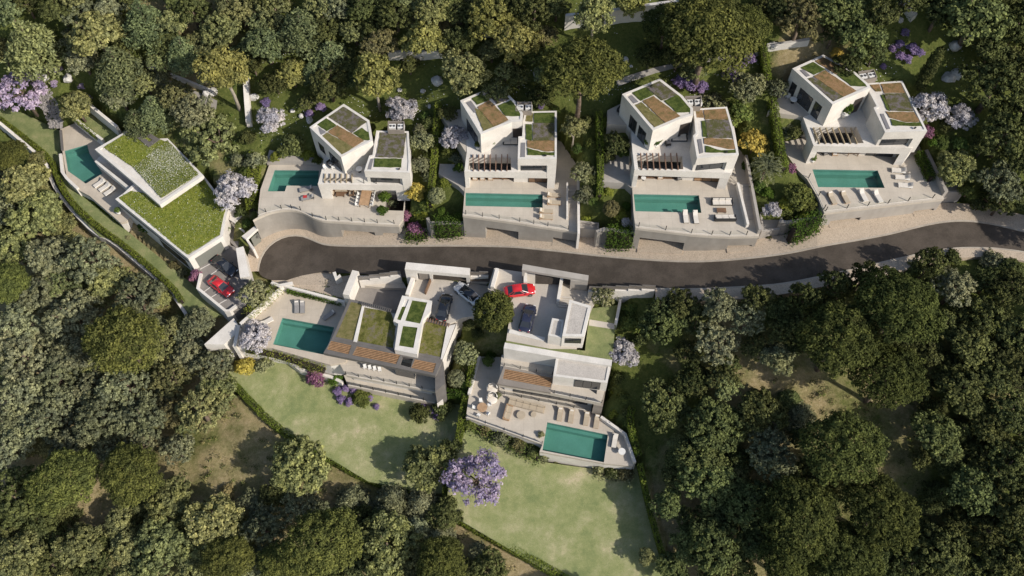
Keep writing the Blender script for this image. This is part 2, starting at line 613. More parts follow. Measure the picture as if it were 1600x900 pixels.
def place(proto, loc, rz, label, group=None, scale=None):
    """first use moves the built thing itself, later uses copy it with its parts"""
    o = proto if not proto.get('_used') else copy_tree(proto)
    proto['_used'] = 1
    o.location = loc
    o.rotation_euler = (0, 0, rz)
    if scale:
        o.scale = (scale,) * 3
    o['label'] = label
    if group:
        o['group'] = group
    return o


def inset(poly, d):
    """ring moved inwards by d"""
    n = len(poly)
    area = sum(poly[i - 1][0] * poly[i][1] - poly[i][0] * poly[i - 1][1] for i in range(n))
    s = 1 if area > 0 else -1
    out = []
    for i in range(n):
        p0, p1, p2 = (Vector(poly[(i + k) % n]) for k in (-1, 0, 1))
        e1, e2 = (p1 - p0).normalized(), (p2 - p1).normalized()
        n1, n2 = Vector((-e1.y, e1.x)) * s, Vector((-e2.y, e2.x)) * s
        bis = n1 + n2
        k = d / max(.35, (1 + n1.dot(n2)) / 2) / 2
        q = p1 + bis * k
        out.append((q.x, q.y))
    return out


def inside(xs, ys, poly):
    r = np.zeros(xs.shape, bool)
    n = len(poly)
    for i in range(n):
        x1, y1 = poly[i]
        x2, y2 = poly[(i + 1) % n]
        c = ((y1 > ys) != (y2 > ys))
        with np.errstate(divide='ignore', invalid='ignore'):
            r ^= c & (xs < (x2 - x1) * (ys - y1) / (y2 - y1 + 1e-12) + x1)
    return r


def edge_dist(xs, ys, poly):
    d = np.full(xs.shape, 1e9)
    n = len(poly)
    for i in range(n):
        ax, ay = poly[i]
        bx, by = poly[(i + 1) % n]
        dx, dy = bx - ax, by - ay
        t = np.clip(((xs - ax) * dx + (ys - ay) * dy) / (dx * dx + dy * dy + 1e-9), 0, 1)
        d = np.minimum(d, np.hypot(xs - ax - t * dx, ys - ay - t * dy))
    return d

# ------------------------------------------------------------------ the lie of the land
GC = [(0, 0, 14), (200, 30, 14), (400, 30, 15), (600, 30, 18), (800, 30, 21), (1000, 30, 24), (1200, 40, 26), (1400, 30, 28), (1600, 30, 28),
      (0, 140, 3), (120, 150, 4), (240, 130, 8), (300, 200, 6), (380, 180, 8), (440, 200, 9), (560, 160, 11), (640, 190, 11), (700, 150, 15),
      (900, 150, 17), (960, 160, 18), (1050, 120, 20), (1180, 120, 20), (1330, 90, 24), (1500, 140, 22), (1480, 250, 18), (1560, 300, 15), (1600, 250, 18),
      (0, 180, -.8), (0, 215, -3.5), (90, 225, -.6), (85, 280, -3.5), (155, 390, -4), (255, 470, -4.5), (300, 520, -4.5), (0, 300, -6), (60, 400, -8), (150, 500, -8), (0, 600, -11),
      (200, 650, -10), (330, 600, -7), (0, 880, -14), (250, 850, -12), (350, 720, -8), (450, 780, -9), (600, 850, -8.5), (760, 870, -6.5), (900, 930, -6),
      (1000, 560, 3), (1020, 650, 0), (1060, 850, -2.5), (1010, 480, 6), (1100, 490, 9), (1200, 480, 10.5), (1300, 460, 11.5), (1450, 430, 12), (1580, 412, 12.8),
      (1150, 600, 5), (1300, 600, 6), (1450, 600, 7), (1590, 550, 10), (1150, 750, 0), (1300, 750, 1), (1450, 750, 3), (1590, 750, 5), (1200, 890, -3), (1400, 890, -1), (1590, 890, 1),
      (660, 300, 7), (650, 350, 5), (690, 320, 8.2), (930, 320, 11), (930, 250, 14), (1210, 330, 13.5), (1205, 230, 17.5), (410, 260, 6), (375, 310, 3.5),
      (740, 560, -1), (722, 500, .8), (960, 500, 5.6), (985, 610, 1.5), (395, 400, 0), (460, 400, 0), (460, 430, 0), (600, 405, 2.2), (740, 415, 4.2), (900, 420, 6.8), (1050, 430, 9), (1250, 415, 12), (1400, 385, 12.6), (1560, 370, 12.8),
      (500, 440, .5), (600, 460, .8), (700, 470, 3), (820, 470, 5.8), (460, 510, -.4), (600, 600, -4.5), (550, 680, -5.4), (850, 690, -2), (850, 800, -4.4), (730, 640, -3)]
GP = np.array([P(*g) for g in GC])
GX0, GX1, GY0, GY1 = -118., 118., -68., 92.


def _tps(r2):
    return r2 * np.log(r2 + 1e-9) * .5


_d2 = ((GP[:, None, :2] - GP[None, :, :2]) ** 2).sum(2)
_n = len(GP)
_A = np.zeros((_n + 3, _n + 3))
_A[:_n, :_n] = _tps(_d2) + np.eye(_n) * 60
_A[:_n, _n] = 1
_A[:_n, _n + 1:] = GP[:, :2]
_A[_n:, :_n] = _A[:_n, _n:].T
_W = np.linalg.solve(_A, np.concatenate([GP[:, 2], np.zeros(3)]))


def land(xs, ys):
    xs, ys = np.clip(np.asarray(xs, float), GX0, GX1), np.clip(np.asarray(ys, float), GY0, GY1)
    r2 = (xs[..., None] - GP[:, 0]) ** 2 + (ys[..., None] - GP[:, 1]) ** 2
    z = _tps(r2) @ _W[:_n] + _W[_n] + xs * _W[_n + 1] + ys * _W[_n + 2]
    return np.clip(z, -16, 36)


def land_at(px, py, h=0.):
    """place on the land seen at this photo point, h above the ground"""
    z = 0.
    for _ in range(12):
        p = P(px, py, z + h)
        z = .5 * z + .5 * float(land(p[0], p[1]))
    p = P(px, py, z + h)
    return np.array([p[0], p[1], z])


PLATFORMS = []          # (xy ring, level): the ground is dug out below these


def platform(ring, z):
    PLATFORMS.append((ring, z))


# ------------------------------------------------------------------ road, kerbs, pavements
ROAD_UP = [(404, 424), (405.5, 412), (410, 399), (418, 387), (430, 377), (445, 370), (460, 368), (475, 370), (490, 377), (505, 383), (523, 384.5), (560, 385.5), (640, 385), (720, 384.5),
           (800, 386), (840, 390), (880, 394), (940, 401), (1000, 406), (1070, 410), (1130, 408), (1200, 401), (1240, 395), (1290, 384), (1340, 376),
           (1394, 366), (1450, 351), (1495, 344.5), (1540, 348), (1600, 362), (1680, 384)]
WALK_UP = [(384, 425), (384, 412), (388, 394), (397, 376), (412, 362), (430, 352), (450, 346), (472, 345), (488, 348), (500, 356), (514, 360), (555, 356), (640, 357), (720, 355),
           (800, 354), (845, 358), (885, 362), (945, 370), (1000, 374), (1070, 374), (1130, 372), (1200, 370), (1235, 366), (1280, 343), (1330, 333),
           (1385, 326), (1442, 318), (1490, 316), (1540, 322), (1600, 336), (1680, 356)]
ROAD_LO = [(404, 424), (407, 430), (413, 434), (424, 438), (448, 438), (466, 432), (500, 425), (523, 426), (560, 428), (600, 431), (640, 434), (690, 437), (740, 440), (800, 442), (850, 444),
           (920, 446), (975, 448), (1024, 449.5), (1060, 450.5), (1100, 450), (1160, 447), (1220, 443), (1280, 431), (1330, 420), (1380, 408), (1420, 399), (1460, 390), (1500, 385.5), (1540, 386), (1560, 387), (1600, 392), (1680, 408)]


def resample(pts, n):
    pts = np.array(pts, float)
    s = np.concatenate(([0], np.cumsum(np.hypot(*np.diff(pts, axis=0).T))))
    t = np.linspace(0, s[-1], n)
    return np.stack([np.interp(t, s, pts[:, 0]), np.interp(t, s, pts[:, 1])], 1)


def smooth_line(pts, it=2):
    pts = [np.array(p, float) for p in pts]
    for _ in range(it):
        out = [pts[0]]
        for a, b in zip(pts[:-1], pts[1:]):
            out += [a * .75 + b * .25, a * .25 + b * .75]
        pts = out + [pts[-1]]
    return pts


def strip(name, a, b, za, zb, mat, skirt=0., n=120, kind='structure'):
    a, b = resample(smooth_line(a), n), resample(smooth_line(b), n)
    va = [P(x, y, road_z(x) + za) for x, y in a]
    vb = [P(x, y, road_z(x) + zb) for x, y in b]
    m = MB()
    for i in range(n - 1):
        m.quad(va[i], va[i + 1], vb[i + 1], vb[i])
        if skirt:
            m.quad(va[i] - [0, 0, skirt], va[i + 1] - [0, 0, skirt], va[i + 1], va[i])
            m.quad(vb[i], vb[i + 1], vb[i + 1] - [0, 0, skirt], vb[i] - [0, 0, skirt])
    o = m.build(name, mat)
    return tag(o, kind=kind)


# the road is drawn as a strip between its two edges at equal photo x
xs_ = np.concatenate([np.linspace(404, 470, 24), np.linspace(474, 1680, 130)])
up_, lo_ = np.array(smooth_line(ROAD_UP)), np.array(smooth_line(ROAD_LO))
m = MB()
ru = [P(x, np.interp(x, up_[:, 0], up_[:, 1]), road_z(x)) for x in xs_]
rl = [P(x, np.interp(x, lo_[:, 0], lo_[:, 1]), road_z(x)) for x in xs_]
for i in range(len(xs_) - 1):
    m.quad(rl[i], rl[i + 1], ru[i + 1], ru[i])
road = tag(m.build('road', 'road'), 'dark asphalt road climbing from the turning circle', kind='structure')
platform([tuple(p[:2]) for p in ru] + [tuple(p[:2]) for p in rl[::-1]], None)
ROAD_RING = PLATFORMS[-1][0]
platform([tuple(P(x, y, road_z(x))[:2]) for x, y in ROAD_UP] + [tuple(P(x, y, road_z(x))[:2]) for x, y in WALK_UP[::-1]], None)


def shifted(pts, d):
    """photo line moved d px to its left-hand side (upwards for a line that runs right)"""
    pts = [np.array(p, float) for p in pts]
    out = []
    for i, p in enumerate(pts):
        t = pts[min(i + 1, len(pts) - 1)] - pts[max(i - 1, 0)]
        nrm = np.array([t[1], -t[0]]) / (np.hypot(*t) + 1e-9)
        out.append(p + nrm * d)
    return out


strip('kerb', ROAD_UP, shifted(ROAD_UP, 2.2), .13, .13, 'kerb', .2)
strip('pavement', shifted(ROAD_UP, 2.0), WALK_UP, .115, .115, 'walk', 0)
LOW_R = [p for p in ROAD_LO if p[0] >= 1024]
LOW_OUT = [(1024, 470), (1046, 470), (1100, 470), (1180, 466), (1240, 457), (1300, 445), (1350, 436), (1400, 425), (1450, 413), (1480, 405), (1520, 401), (1560, 402), (1600, 407), (1680, 424)]
strip('kerb', LOW_R, shifted(LOW_R, -2.2), .13, .13, 'kerb', .2)
strip('pavement', shifted(LOW_R, -2.0), LOW_OUT, .115, .115, 'walk', 1.5)
# cobbled forecourt at the turning circle
m = MB()
fc = [(424, 438), (448, 438), (466, 432), (500, 425), (549, 427), (548, 446), (540, 474), (443, 447), (430, 446)]
m.prism([tuple(P(x, y, road_z(x) * .5 + .1)[:2]) for x, y in fc], [road_z(x) * .5 + .12 for x, y in fc], -1.5)
tag(m.build('pavement', 'walk'), kind='structure')


# ------------------------------------------------------------------ shared building pieces
def pool(parent, ring, z, label=None, depth=1.35):
    platform(ring, z - 1.1)
    m = MB()
    n = len(ring)
    ring = inset(ring, .012)
    for i in range(n):
        a, b = ring[i], ring[(i + 1) % n]
        m.quad((*a, z - .02), (*b, z - .02), (*b, z - depth), (*a, z - depth))
    m.f.append(tuple(range(len(m.v), len(m.v) + n)))
    m.v += [(x, y, z - depth) for x, y in ring]
    o = m.build('pool', 'tile', parent, label=label)
    w = MB()
    ri = inset(ring, .01)
    w.f.append(tuple(range(n)))
    w.v += [(x, y, z - .14) for x, y in ri]
    me = w.build('water', 'water', o)
    # a shallow step along the first edge
    a, b = Vector(ring[0]), Vector(ring[1])
    c = Vector((sum(p[0] for p in ring) / n, sum(p[1] for p in ring) / n))
    d = (b - a)
    nn = Vector((-d.y, d.x)).normalized()
    if (c - a).dot(nn) < 0:
        nn = -nn
    s = MB()
    q = [a + nn * .03, b + nn * .03, b + nn * .5, a + nn * .5]
    s.prism([tuple(v) for v in q], z - .55, z - depth + .01)
    s.build('pool_step', 'tile', o)
    return o


def railing(parent, pts, h=1.0, step=2.1, name='railing'):
    """glass balustrade along a 3d line: posts and panes are sub-parts"""
    segs = []
    for a, b in zip(pts[:-1], pts[1:]):
        a, b = Vector(a), Vector(b)
        n = max(1, round((b - a).length / step))
        segs += [(a.lerp(b, i / n), a.lerp(b, (i + 1) / n)) for i in range(n)]
    r = MB()
    for a, b in segs:
        r.bar(a + Vector((0, 0, .05)), b + Vector((0, 0, .05)), .05, .05)
    root = r.build(name, 'roof_edge', parent)
    for a, b in segs:
        MB().box((a.x, a.y, a.z + h / 2 + .02), (.09, .09, h)).build('post', 'black', root)
        d = (b - a).normalized()
        a2, b2 = a + d * .06, b - d * .06
        g = MB()
        s = Vector((-d.y, d.x, 0)) * .006
        g.quad(a2 - s + Vector((0, 0, .12)), b2 - s + Vector((0, 0, .12)), b2 - s + Vector((0, 0, h)), a2 - s + Vector((0, 0, h)))
        g.build('glass_panel', 'rail_glass', root)
    b = segs[-1][1]
    MB().box((b.x, b.y, b.z + h / 2 + .02), (.09, .09, h)).build('post', 'black', root)
    return root


def on_edge(a, b, t0, t1, z0, z1, out, thick, centre):
    """corner ring of a panel on the wall a-b (plan), between fractions t0..t1, standing `out` proud of it"""
    a, b = Vector(a), Vector(b)
    d = b - a
    n = Vector((-d.y, d.x)).normalized()
    if (Vector(centre) - a).dot(n) > 0:
        n = -n
    p, q = a + d * t0 + n * out, a + d * t1 + n * out
    return [tuple(p - n * thick), tuple(q - n * thick), tuple(q), tuple(p)]


def window(parent, a, b, t0, t1, z0, z1, centre, panes=2, name='window', mat='window', out=.05):
    ring = on_edge(a, b, t0, t1, z0, z1, out, .12, centre)
    m = MB()
    pa, pb = Vector(ring[3]), Vector(ring[2])
    th = .1
    L_ = (pb - pa).length
    e = .07 / max(L_, .2)
    nrm = (Vector(ring[3]) - Vector(ring[0])).normalized()

    def seg(t0_, t1_, za, zb):
        p, q = pa.lerp(pb, t0_), pa.lerp(pb, t1_)
        m.prism([tuple(p - nrm * th), tuple(q - nrm * th), tuple(q), tuple(p)], zb, za)
    seg(0, e, z0, z1)
    seg(1 - e, 1, z0, z1)
    seg(e, 1 - e, z0, z0 + .07)
    seg(e, 1 - e, z1 - .07, z1)
    for k in range(1, panes):
        seg(k / panes - e / 2, k / panes + e / 2, z0 + .07, z1 - .07)
    w = m.build(name, 'black', parent)
    for k in range(panes):
        u0, u1 = k / panes + e * .6, (k + 1) / panes - e * .6
        p, q = pa.lerp(pb, u0) - nrm * .015, pa.lerp(pb, u1) - nrm * .015
        g = MB()
        g.quad((p.x, p.y, z0 + .07), (q.x, q.y, z0 + .07), (q.x, q.y, z1 - .07), (p.x, p.y, z1 - .07))
        g.build('pane', mat, w)
    return w


def panel(parent, a, b, t0, t1, z0, z1, centre, mat, name='door', out=.06, thick=.12):
    m = MB()
    m.prism(on_edge(a, b, t0, t1, z0, z1, out, thick, centre), z1, z0)
    return m.build(name, mat, parent)


def centroid(r):
    return (sum(p[0] for p in r) / len(r), sum(p[1] for p in r) / len(r))


def bed(parent, pts, z, mat, d=.09, name='roof_bed'):
    """planted bed on a roof: a low mat of plants with a lumpy, uneven edge"""
    ring = inset(XY(pts, z), -.07)
    dense = []
    for i in range(len(ring)):
        a, b = Vector(ring[i]), Vector(ring[(i + 1) % len(ring)])
        n = max(1, int((b - a).length / .45))
        dense += [a.lerp(b, k / n) for k in range(n)]
    ring = [(p.x + random.uniform(-.05, .05), p.y + random.uniform(-.05, .05)) for p in dense]
    m = MB()
    m.prism(ring, z + d, z + .012, cap_bottom=False)
    return m.build(name, mat, parent)


def tufts(parent, pts, z, mat, per_m2, size, name='bed_plants', lift=.05):
    """grass blades and flower heads standing in a bed"""
    ring = XY(pts, z)
    xs, ys = [p[0] for p in ring], [p[1] for p in ring]
    n = int((max(xs) - min(xs)) * (max(ys) - min(ys)) * per_m2)
    c = np.stack([RNG.uniform(min(xs), max(xs), n), RNG.uniform(min(ys), max(ys), n), np.full(n, z + lift)], 1)
    c = c[inside(c[:, 0], c[:, 1], inset(ring, -.12))]
    n = len(c)
    c[:, 2] += RNG.uniform(0, size, n)
    nr = RNG.normal(0, 1, (n, 3))
    nr[:, 2] = np.abs(nr[:, 2]) * .9 + .3
    o = leaf_obj(name, c, nr, RNG.uniform(.6, 1.3, n) * size, mat, parent)
    o['kind'] = 'stuff'
    return o


def leaf_mesh(name, c, nr, size, aspect=.62):
    n = len(c)
    nr = nr / (np.linalg.norm(nr, axis=1, keepdims=True) + 1e-9)
    r = RNG.normal(0, 1, (n, 3))
    t = np.cross(nr, r)
    t /= (np.linalg.norm(t, axis=1, keepdims=True) + 1e-9)
    b = np.cross(nr, t)
    s = np.asarray(size)[:, None] * .5
    # a pointed leaf: four corners of a kite
    v = np.stack([c - t * s, c + b * s * aspect - t * s * .1, c + t * s, c - b * s * aspect - t * s * .1], 1)
    return mesh_np(name, v.reshape(-1, 3), np.arange(n * 4), np.full(n, 4))


def leaf_obj(name, c, nr, size, mat, parent=None, aspect=.62):
    base = BASE.get(parent.name, np.zeros(3)) if parent is not None else np.array([c[:, 0].mean(), c[:, 1].mean(), c[:, 2].min()])
    me = leaf_mesh(name, c - base, nr, size, aspect)
    me.materials.append(L[mat])
    o = bpy.data.objects.new(name, me)
    COL.objects.link(o)
    BASE[o.name] = base
    if parent is not None:
        o.parent = parent
    else:
        o.location = base
    return o


def boxy_wall(name, label, line, zb, zt, w, mat='white_wall', cat='wall', zlist=None, group=None, parent=None):
    """wall along a plan line given as photo points at level zt (or per point levels)"""
    zt_ = zlist or [zt] * len(line)
    pts = [Vector(P(x, y, z)) for (x, y), z in zip(line, zt_)]
    left, right = [], []
    for i, p in enumerate(pts):
        t = (pts[min(i + 1, len(pts) - 1)] - pts[max(i - 1, 0)])
        n = Vector((-t.y, t.x)).normalized() * (w / 2)
        left.append((p.x + n.x, p.y + n.y))
        right.append((p.x - n.x, p.y - n.y))
    m = MB()
    zb_ = zb if isinstance(zb, list) else [zb] * len(pts)
    m.prism(left + right[::-1], zt_ + zt_[::-1], zb_ + zb_[::-1])
    o = m.build(name, mat, parent)
    return tag(o, label, cat if parent is None else None, group)


def stairs(parent, a, b, width, n, z0, z1, mat='terrace'):
    """n steps from plan point a (level z0) to b (level z1)"""
    a, b = Vector(a), Vector(b)
    d = (b - a) / n
    s = Vector((-d.y, d.x)).normalized() * (width / 2)
    for k in range(n):
        p, q = a + d * k, a + d * (k + 1)
        z = z0 + (z1 - z0) * (k + 1) / n
        m = MB()
        m.prism([tuple(p - s), tuple(p + s), tuple(q + s), tuple(q - s)], z, min(z0, z1) - .6)
        m.build('step', mat, parent)


def notched(ring, cuts):
    """plan ring with recesses: cuts = (a, b, depth) with a, b on one edge of the ring"""
    out = []
    c = Vector(centroid(ring))
    n = len(ring)
    for i in range(n):
        p, q = Vector(ring[i]), Vector(ring[(i + 1) % n])
        out.append(tuple(p))
        e = q - p
        L2 = e.length_squared
        here = []
        for a, b, d in cuts:
            a, b = Vector(a), Vector(b)
            mid = (a + b) / 2
            t = (mid - p).dot(e) / L2
            if 0 < t < 1 and (p + e * t - mid).length < .6:
                ta, tb = sorted(((a - p).dot(e) / L2, (b - p).dot(e) / L2))
                here.append((max(ta, .02), min(tb, .98), d))
        for ta, tb, d in sorted(here):
            nn = Vector((-e.y, e.x)).normalized()
            if (c - p).dot(nn) < 0:
                nn = -nn
            u, v = p + e * ta, p + e * tb
            out += [tuple(u), tuple(u + nn * d), tuple(v + nn * d), tuple(v)]
    return out


def ac_box(parent, pts, z):
    """screened plant on the roof with two units"""
    ring = XY(pts, z + 1.0)
    m = MB()
    m.prism(ring, z + 1.0, z - .2, holes=[(inset(ring, .12), .7)])
    s = m.build('plant_screen', 'taupe', parent)
    c = Vector(centroid(ring))
    a, b = Vector(ring[0]), Vector(ring[1])
    rz = math.atan2(b.y - a.y, b.x - a.x)
    u = (b - a).normalized()
    for k in (-.55, .75):
        q = MB()
        q.box((c.x + u.x * k, c.y + u.y * k, z + .62), (1.0, .8, .6), rz)
        un = q.build('air_unit', 'white_plastic', parent)
        for j in (-.25, .25):
            MB().lathe([(.2, 0), (.2, .03)], 10, (c.x + u.x * (k + j), c.y + u.y * (k + j), z + .925)).build('fan', 'steel', un)


def hole_xy(d):
    a, b, c, e = [Vector(p) for p in XY(d['hole'], d['U'])]
    return [tuple(a), tuple(b), tuple(b.lerp(c, .45)), tuple(a.lerp(e, .45))]


def villa(d):
    T, U, R1, R2 = d['T'], d['U'], d['R1'], d['R2']
    terr = XY(d['terr'], T)
    c = centroid(terr)
    v = thing('villa', d['label'], 'house', (c[0], c[1], T))
    platform(terr, T)
    zb = d['zb']
    hd = d.get('hd', 2.3)
    poolr = XY(d['pool'], T)
    holes = [(poolr, 1.34)] + [(XY(h, T), dep) for h, dep in d.get('holes', [])]
    m = MB()
    m.prism(terr, T, T - .5, holes=holes, cap_bottom=False)
    m.build('terrace', 'terrace', v)
    cuts = [(XY([a], T)[0], XY([b], T)[0], dep) for a, b, dep in d['garages']]
    inr = inset(terr, .03)
    m = MB()
    m.prism(inr, T - .5, T - hd, holes=[(inset(poolr, -.02), None)] + [(XY(h, T), None) for h, dep in d.get('holes', [])])
    for h, dep in d.get('holes', []):
        MB().prism(inset(XY(h, T), -.05), T - 2.0, T - 2.25).build('court_floor', 'soil', v)
        platform(XY(h, T), T - 2.0)
    m.prism(notched(inr, cuts), T - hd, zb)
    m.build('retaining_wall', d.get('wallmat', 'retaining'), v)
    MB().prism(hole_xy(d), T + .03, T - .05).build('patio_shade_floor', 'wood_dark', v)  # dark wood plate; its brown also paints the shade under the opening
    for (a, b, dep) in cuts:
        a_, b_ = Vector(a), Vector(b)
        e = (b_ - a_)
        n = Vector((-e.y, e.x)).normalized()
        if (Vector(c) - a_).dot(n) < 0:
            n = -n
        p, q = a_ + n * (dep - .08), b_ + n * (dep - .08)
        g = MB()
        g.prism([tuple(p + n * .05), tuple(q + n * .05), tuple(q - n * .05), tuple(p - n * .05)], T - hd - .02, zb + .3)
        g.build('garage_door', 'garage_door', v)
        za, zb2 = [road_z(float(q)) + .14 for q in (d['garages'][cuts.index((a, b, dep))][0][0], d['garages'][cuts.index((a, b, dep))][1][0])]
        fl = MB()
        fl.prism([tuple(a_ - n * .6), tuple(b_ - n * .6), tuple(q), tuple(p)], [za, zb2, zb2, za], zb - .5)
        fl.build('garage_floor', 'walk', v)
    if d.get('court'):
        ring = XY(d['court'], T - .05)
        platform(ring, T)
        MB().prism(ring, T - .05, zb).build('side_court', 'retaining_pale', v)
    pool(v, poolr, T)
    # ground floor and first-floor deck
    slab = XY(d['slab'], U)
    hole = XY(d['hole'], U)
    m = MB()
    m.prism(slab, U, U - 1.35, holes=[(hole, None)])
    m.build('upper_deck', 'white_wall', v)
    m = MB()
    m.prism(XY(d['deckfloor'], U) if 'deckfloor' in d else inset(slab, .35), U + .03, U + .005, holes=[(hole, None)])
    gf = XY(d['gf'], U)
    m = MB()
    m.prism(gf, U - 1.36, T - .3)
    m.build('ground_floor', 'white_wall', v)
    ca = centroid(gf)
    for a, b, t0, t1, mat in d.get('gfwin', []):  # the full-width glazing is added to darken the pergola opening
        window(v, gf[a], gf[b], t0, t1, T + .03, U - 1.5, ca, 3, mat=mat)
    for pts in d['fins']:
        ring = XY(pts, U - 1.36)
        MB().prism(XY(pts, U), U - 1.355, T - .3).build('fin_wall', 'white_wall', v)
    for k, (a, b) in enumerate(d['slats']):
        z = U + .3
        pa, pb = Vector(P(*a, z)), Vector(P(*b, z))
        s = MB()
        s.bar(pa, pb, .13, .26)
        s.build('slat', d.get('slatmat', 'slat_brown'), v)
    for pts, zz, hh, mt in d.get('patios', []):
        ring = XY(pts, zz)
        MB().prism(ring, zz, zz - hh).build('patio', mt, v)
        platform(ring, zz)
    # left wing
    wing = XY(d['wing'], R1)
    m = MB()
    m.prism(wing, R1 - .12, T - .2)
    m.build('wing_wall', 'white_wall', v)
    MB().prism(wing, R1, R1 - .119, holes=[(inset(wing, .38), None)], cap_bottom=False).build('wing_parapet', 'roof_edge', v)
    for mat, pts in d['beds1']:
        bed(v, pts, R1 - .1, mat)
    for pts in d.get('skylights', []):
        MB().prism(XY(pts, R1 - .05), R1 - .03, R1 - .118).build('skylight', 'skylight', v)
    cw = centroid(wing)
    for a, b, t0, t1, z0, z1, pn in d.get('wingwin', []):
        window(v, wing[a], wing[b], t0, t1, U + z0, U + z1, cw, pn)
    for a, b, t0, t1, z0, z1 in d.get('wingdoor', []):
        panel(v, wing[a], wing[b], t0, t1, U + z0, U + z1, cw, 'dark_panel', 'entrance_door')
    # right block
    blk = XY(d['block'], R2)
    fa, fb = d['front']
    fh = d.get('fascia', 1.55)
    MB().prism(blk, R2 - .12, R2 - fh).build('roof_slab', 'white_wall', v)
    MB().prism(blk, R2, R2 - .119, holes=[(inset(blk, .3), None)], cap_bottom=False).build('parapet', 'roof_edge', v)
    cb = Vector(centroid(blk))
    A, B = Vector(blk[fa]), Vector(blk[fb])
    e = B - A
    n = Vector((-e.y, e.x)).normalized()
    if (cb - A).dot(n) < 0:
        n = -n
    low = [Vector(p) for p in blk]
    low[fa] = A + n * .45
    low[fb] = B + n * .45
    low = inset([tuple(p) for p in low], .03)
    MB().prism(low, R2 - fh - .001, U - .4).build('block_wall', 'white_wall', v)
    window(v, low[fa], low[fb], .08, .74, U + .05, R2 - fh - .03, tuple(cb), 2, mat='window')
    ee = e.normalized()
    MB().prism([tuple(B - ee * .03 + n * .03), tuple(B - ee * 1.3 + n * .03), tuple(B - ee * 1.3 + n * .5), tuple(B - ee * .03 + n * .5)], R2 - fh - .001, U - 1.2).build('corner_pier', 'white_wall', v)
    for mat, pts in d['beds2']:
        bed(v, pts, R2 - .1, mat)
    for pts in d.get('wells', []):
        MB().prism(XY(pts, R2 - .05), R2 - .03, R2 - .118).build('roof_well', 'skylight', v)
    if d.get('ac'):
        ac_box(v, d['ac'], R2 - .1)
    for line in d.get('rails', []):
        railing(v, [P(x, y, T) for x, y in line], .95, d.get('railstep', 2.2))
    for line in d.get('rails_up', []):
        railing(v, [P(x, y, U) for x, y in line], .95, 2.2)
    # a spotlight on the right-hand parapet
    p = B - ee * 1.6 + n * .5
    MB().box((p.x, p.y, R2 + .12), (.3, .16, .22), .4).build('floodlight', 'black', v)
    return v


# ------------------------------------------------------------------ upper row of villas
Z1 = lambda f, *p: f(*p)
H2 = dict(
    label='white villa curving above the turning circle, leftmost of the four road-top villas',
    T=5.6, U=9.3, R1=13.5, R2=12.6, zb=-.4,
    terr=Ze((115, 545)) + [tuple(q) for q in smooth_line(Ze((75, 570), (180, 520), (240, 503), (300, 492), (380, 490), (450, 505), (500, 528), (545, 553), (600, 571), (650, 578), (700, 581)))] + Ze((1050, 603), (1215, 610), (1250, 560), (1275, 330), (1290, 200), (1200, -60), (620, 60), (600, 130), (195, 126), (205, 132), (135, 330), (120, 450)),
    holes=[(Ze((1115, 355), (1265, 358), (1250, 497), (1105, 492)), 3.2)],
    pool=Ze((245, 178), (592, 181), (585, 303), (340, 300), (325, 345), (190, 345)),
    garages=[(Ze((745, 585))[0], Ze((1010, 601))[0], 3.2), (Ze((1075, 604))[0], Ze((1205, 609))[0], 2.6)],
    slab=Zd((583, 738), (610, 640), (640, 500), (1000, 400), (1290, 400), (1302, 560), (1285, 748)),
    hole=Zd((628, 686), (842, 690), (845, 718), (622, 714)),
    gf=Zd((700, 600), (1000, 420), (1280, 420), (1280, 690), (1010, 690), (900, 640)),
    fins=[Zd((584, 738), (612, 640), (672, 652), (668, 740)), Zd((1185, 745), (1284, 747), (1288, 640), (1200, 640))],
    slats=[(Zd((640 + 42 * k, 655))[0], Zd((636 + 42 * k, 722))[0]) for k in range(6)], slatmat='slat_bronze',
    wing=Zd((517, 293), (765, 528), (1012, 398), (985, 240), (785, 110)),
    beds1=[('sedum_lavender', Zd((780, 138), (968, 245), (850, 335), (668, 212))), ('roof_grass', Zd((645, 226), (725, 280), (655, 322), (582, 276))), ('sedum_brown', Zd((735, 282), (938, 402), (862, 448), (668, 332))), ('sedum_olive', Zd((655, 342), (858, 452), (775, 505), (612, 372))), ('roof_grass', Zd((928, 306), (1000, 352), (995, 392), (935, 392), (866, 342)))],
    skylights=[Zd((588, 292), (648, 330), (606, 354))],
    wingwin=[(0, 1, .55, .9, .1, 2.4, 3), (0, 1, .2, .38, .3, 2.2, 1)],
    block=Zd((1040, 320), (1292, 325), (1306, 560), (1300, 648), (945, 635), (985, 515), (1010, 510)), front=(4, 3),
    beds2=[('sedum_lavender', Zd((1075, 338), (1272, 345), (1245, 533), (1042, 525))), ('roof_grass', Zd((1030, 541), (1238, 545), (1230, 606), (1026, 604)))],
    wells=[Zd((990, 540), (1018, 540), (998, 628), (972, 628))],
    ac=Zd((1130, 245), (1258, 245), (1255, 318), (1128, 316)),
    rails=[Ze((120, 530), (180, 508), (300, 480), (380, 478), (450, 493), (545, 541), (650, 567), (850, 578), (1050, 592), (1180, 598))], railstep=1.9,
    patios=[(Zd((178, 560), (205, 470), (400, 520), (620, 535), (615, 562)), 6.5, 3, 'retaining_pale')],
    rails_up=[Zd((850, 730), (1040, 735))])
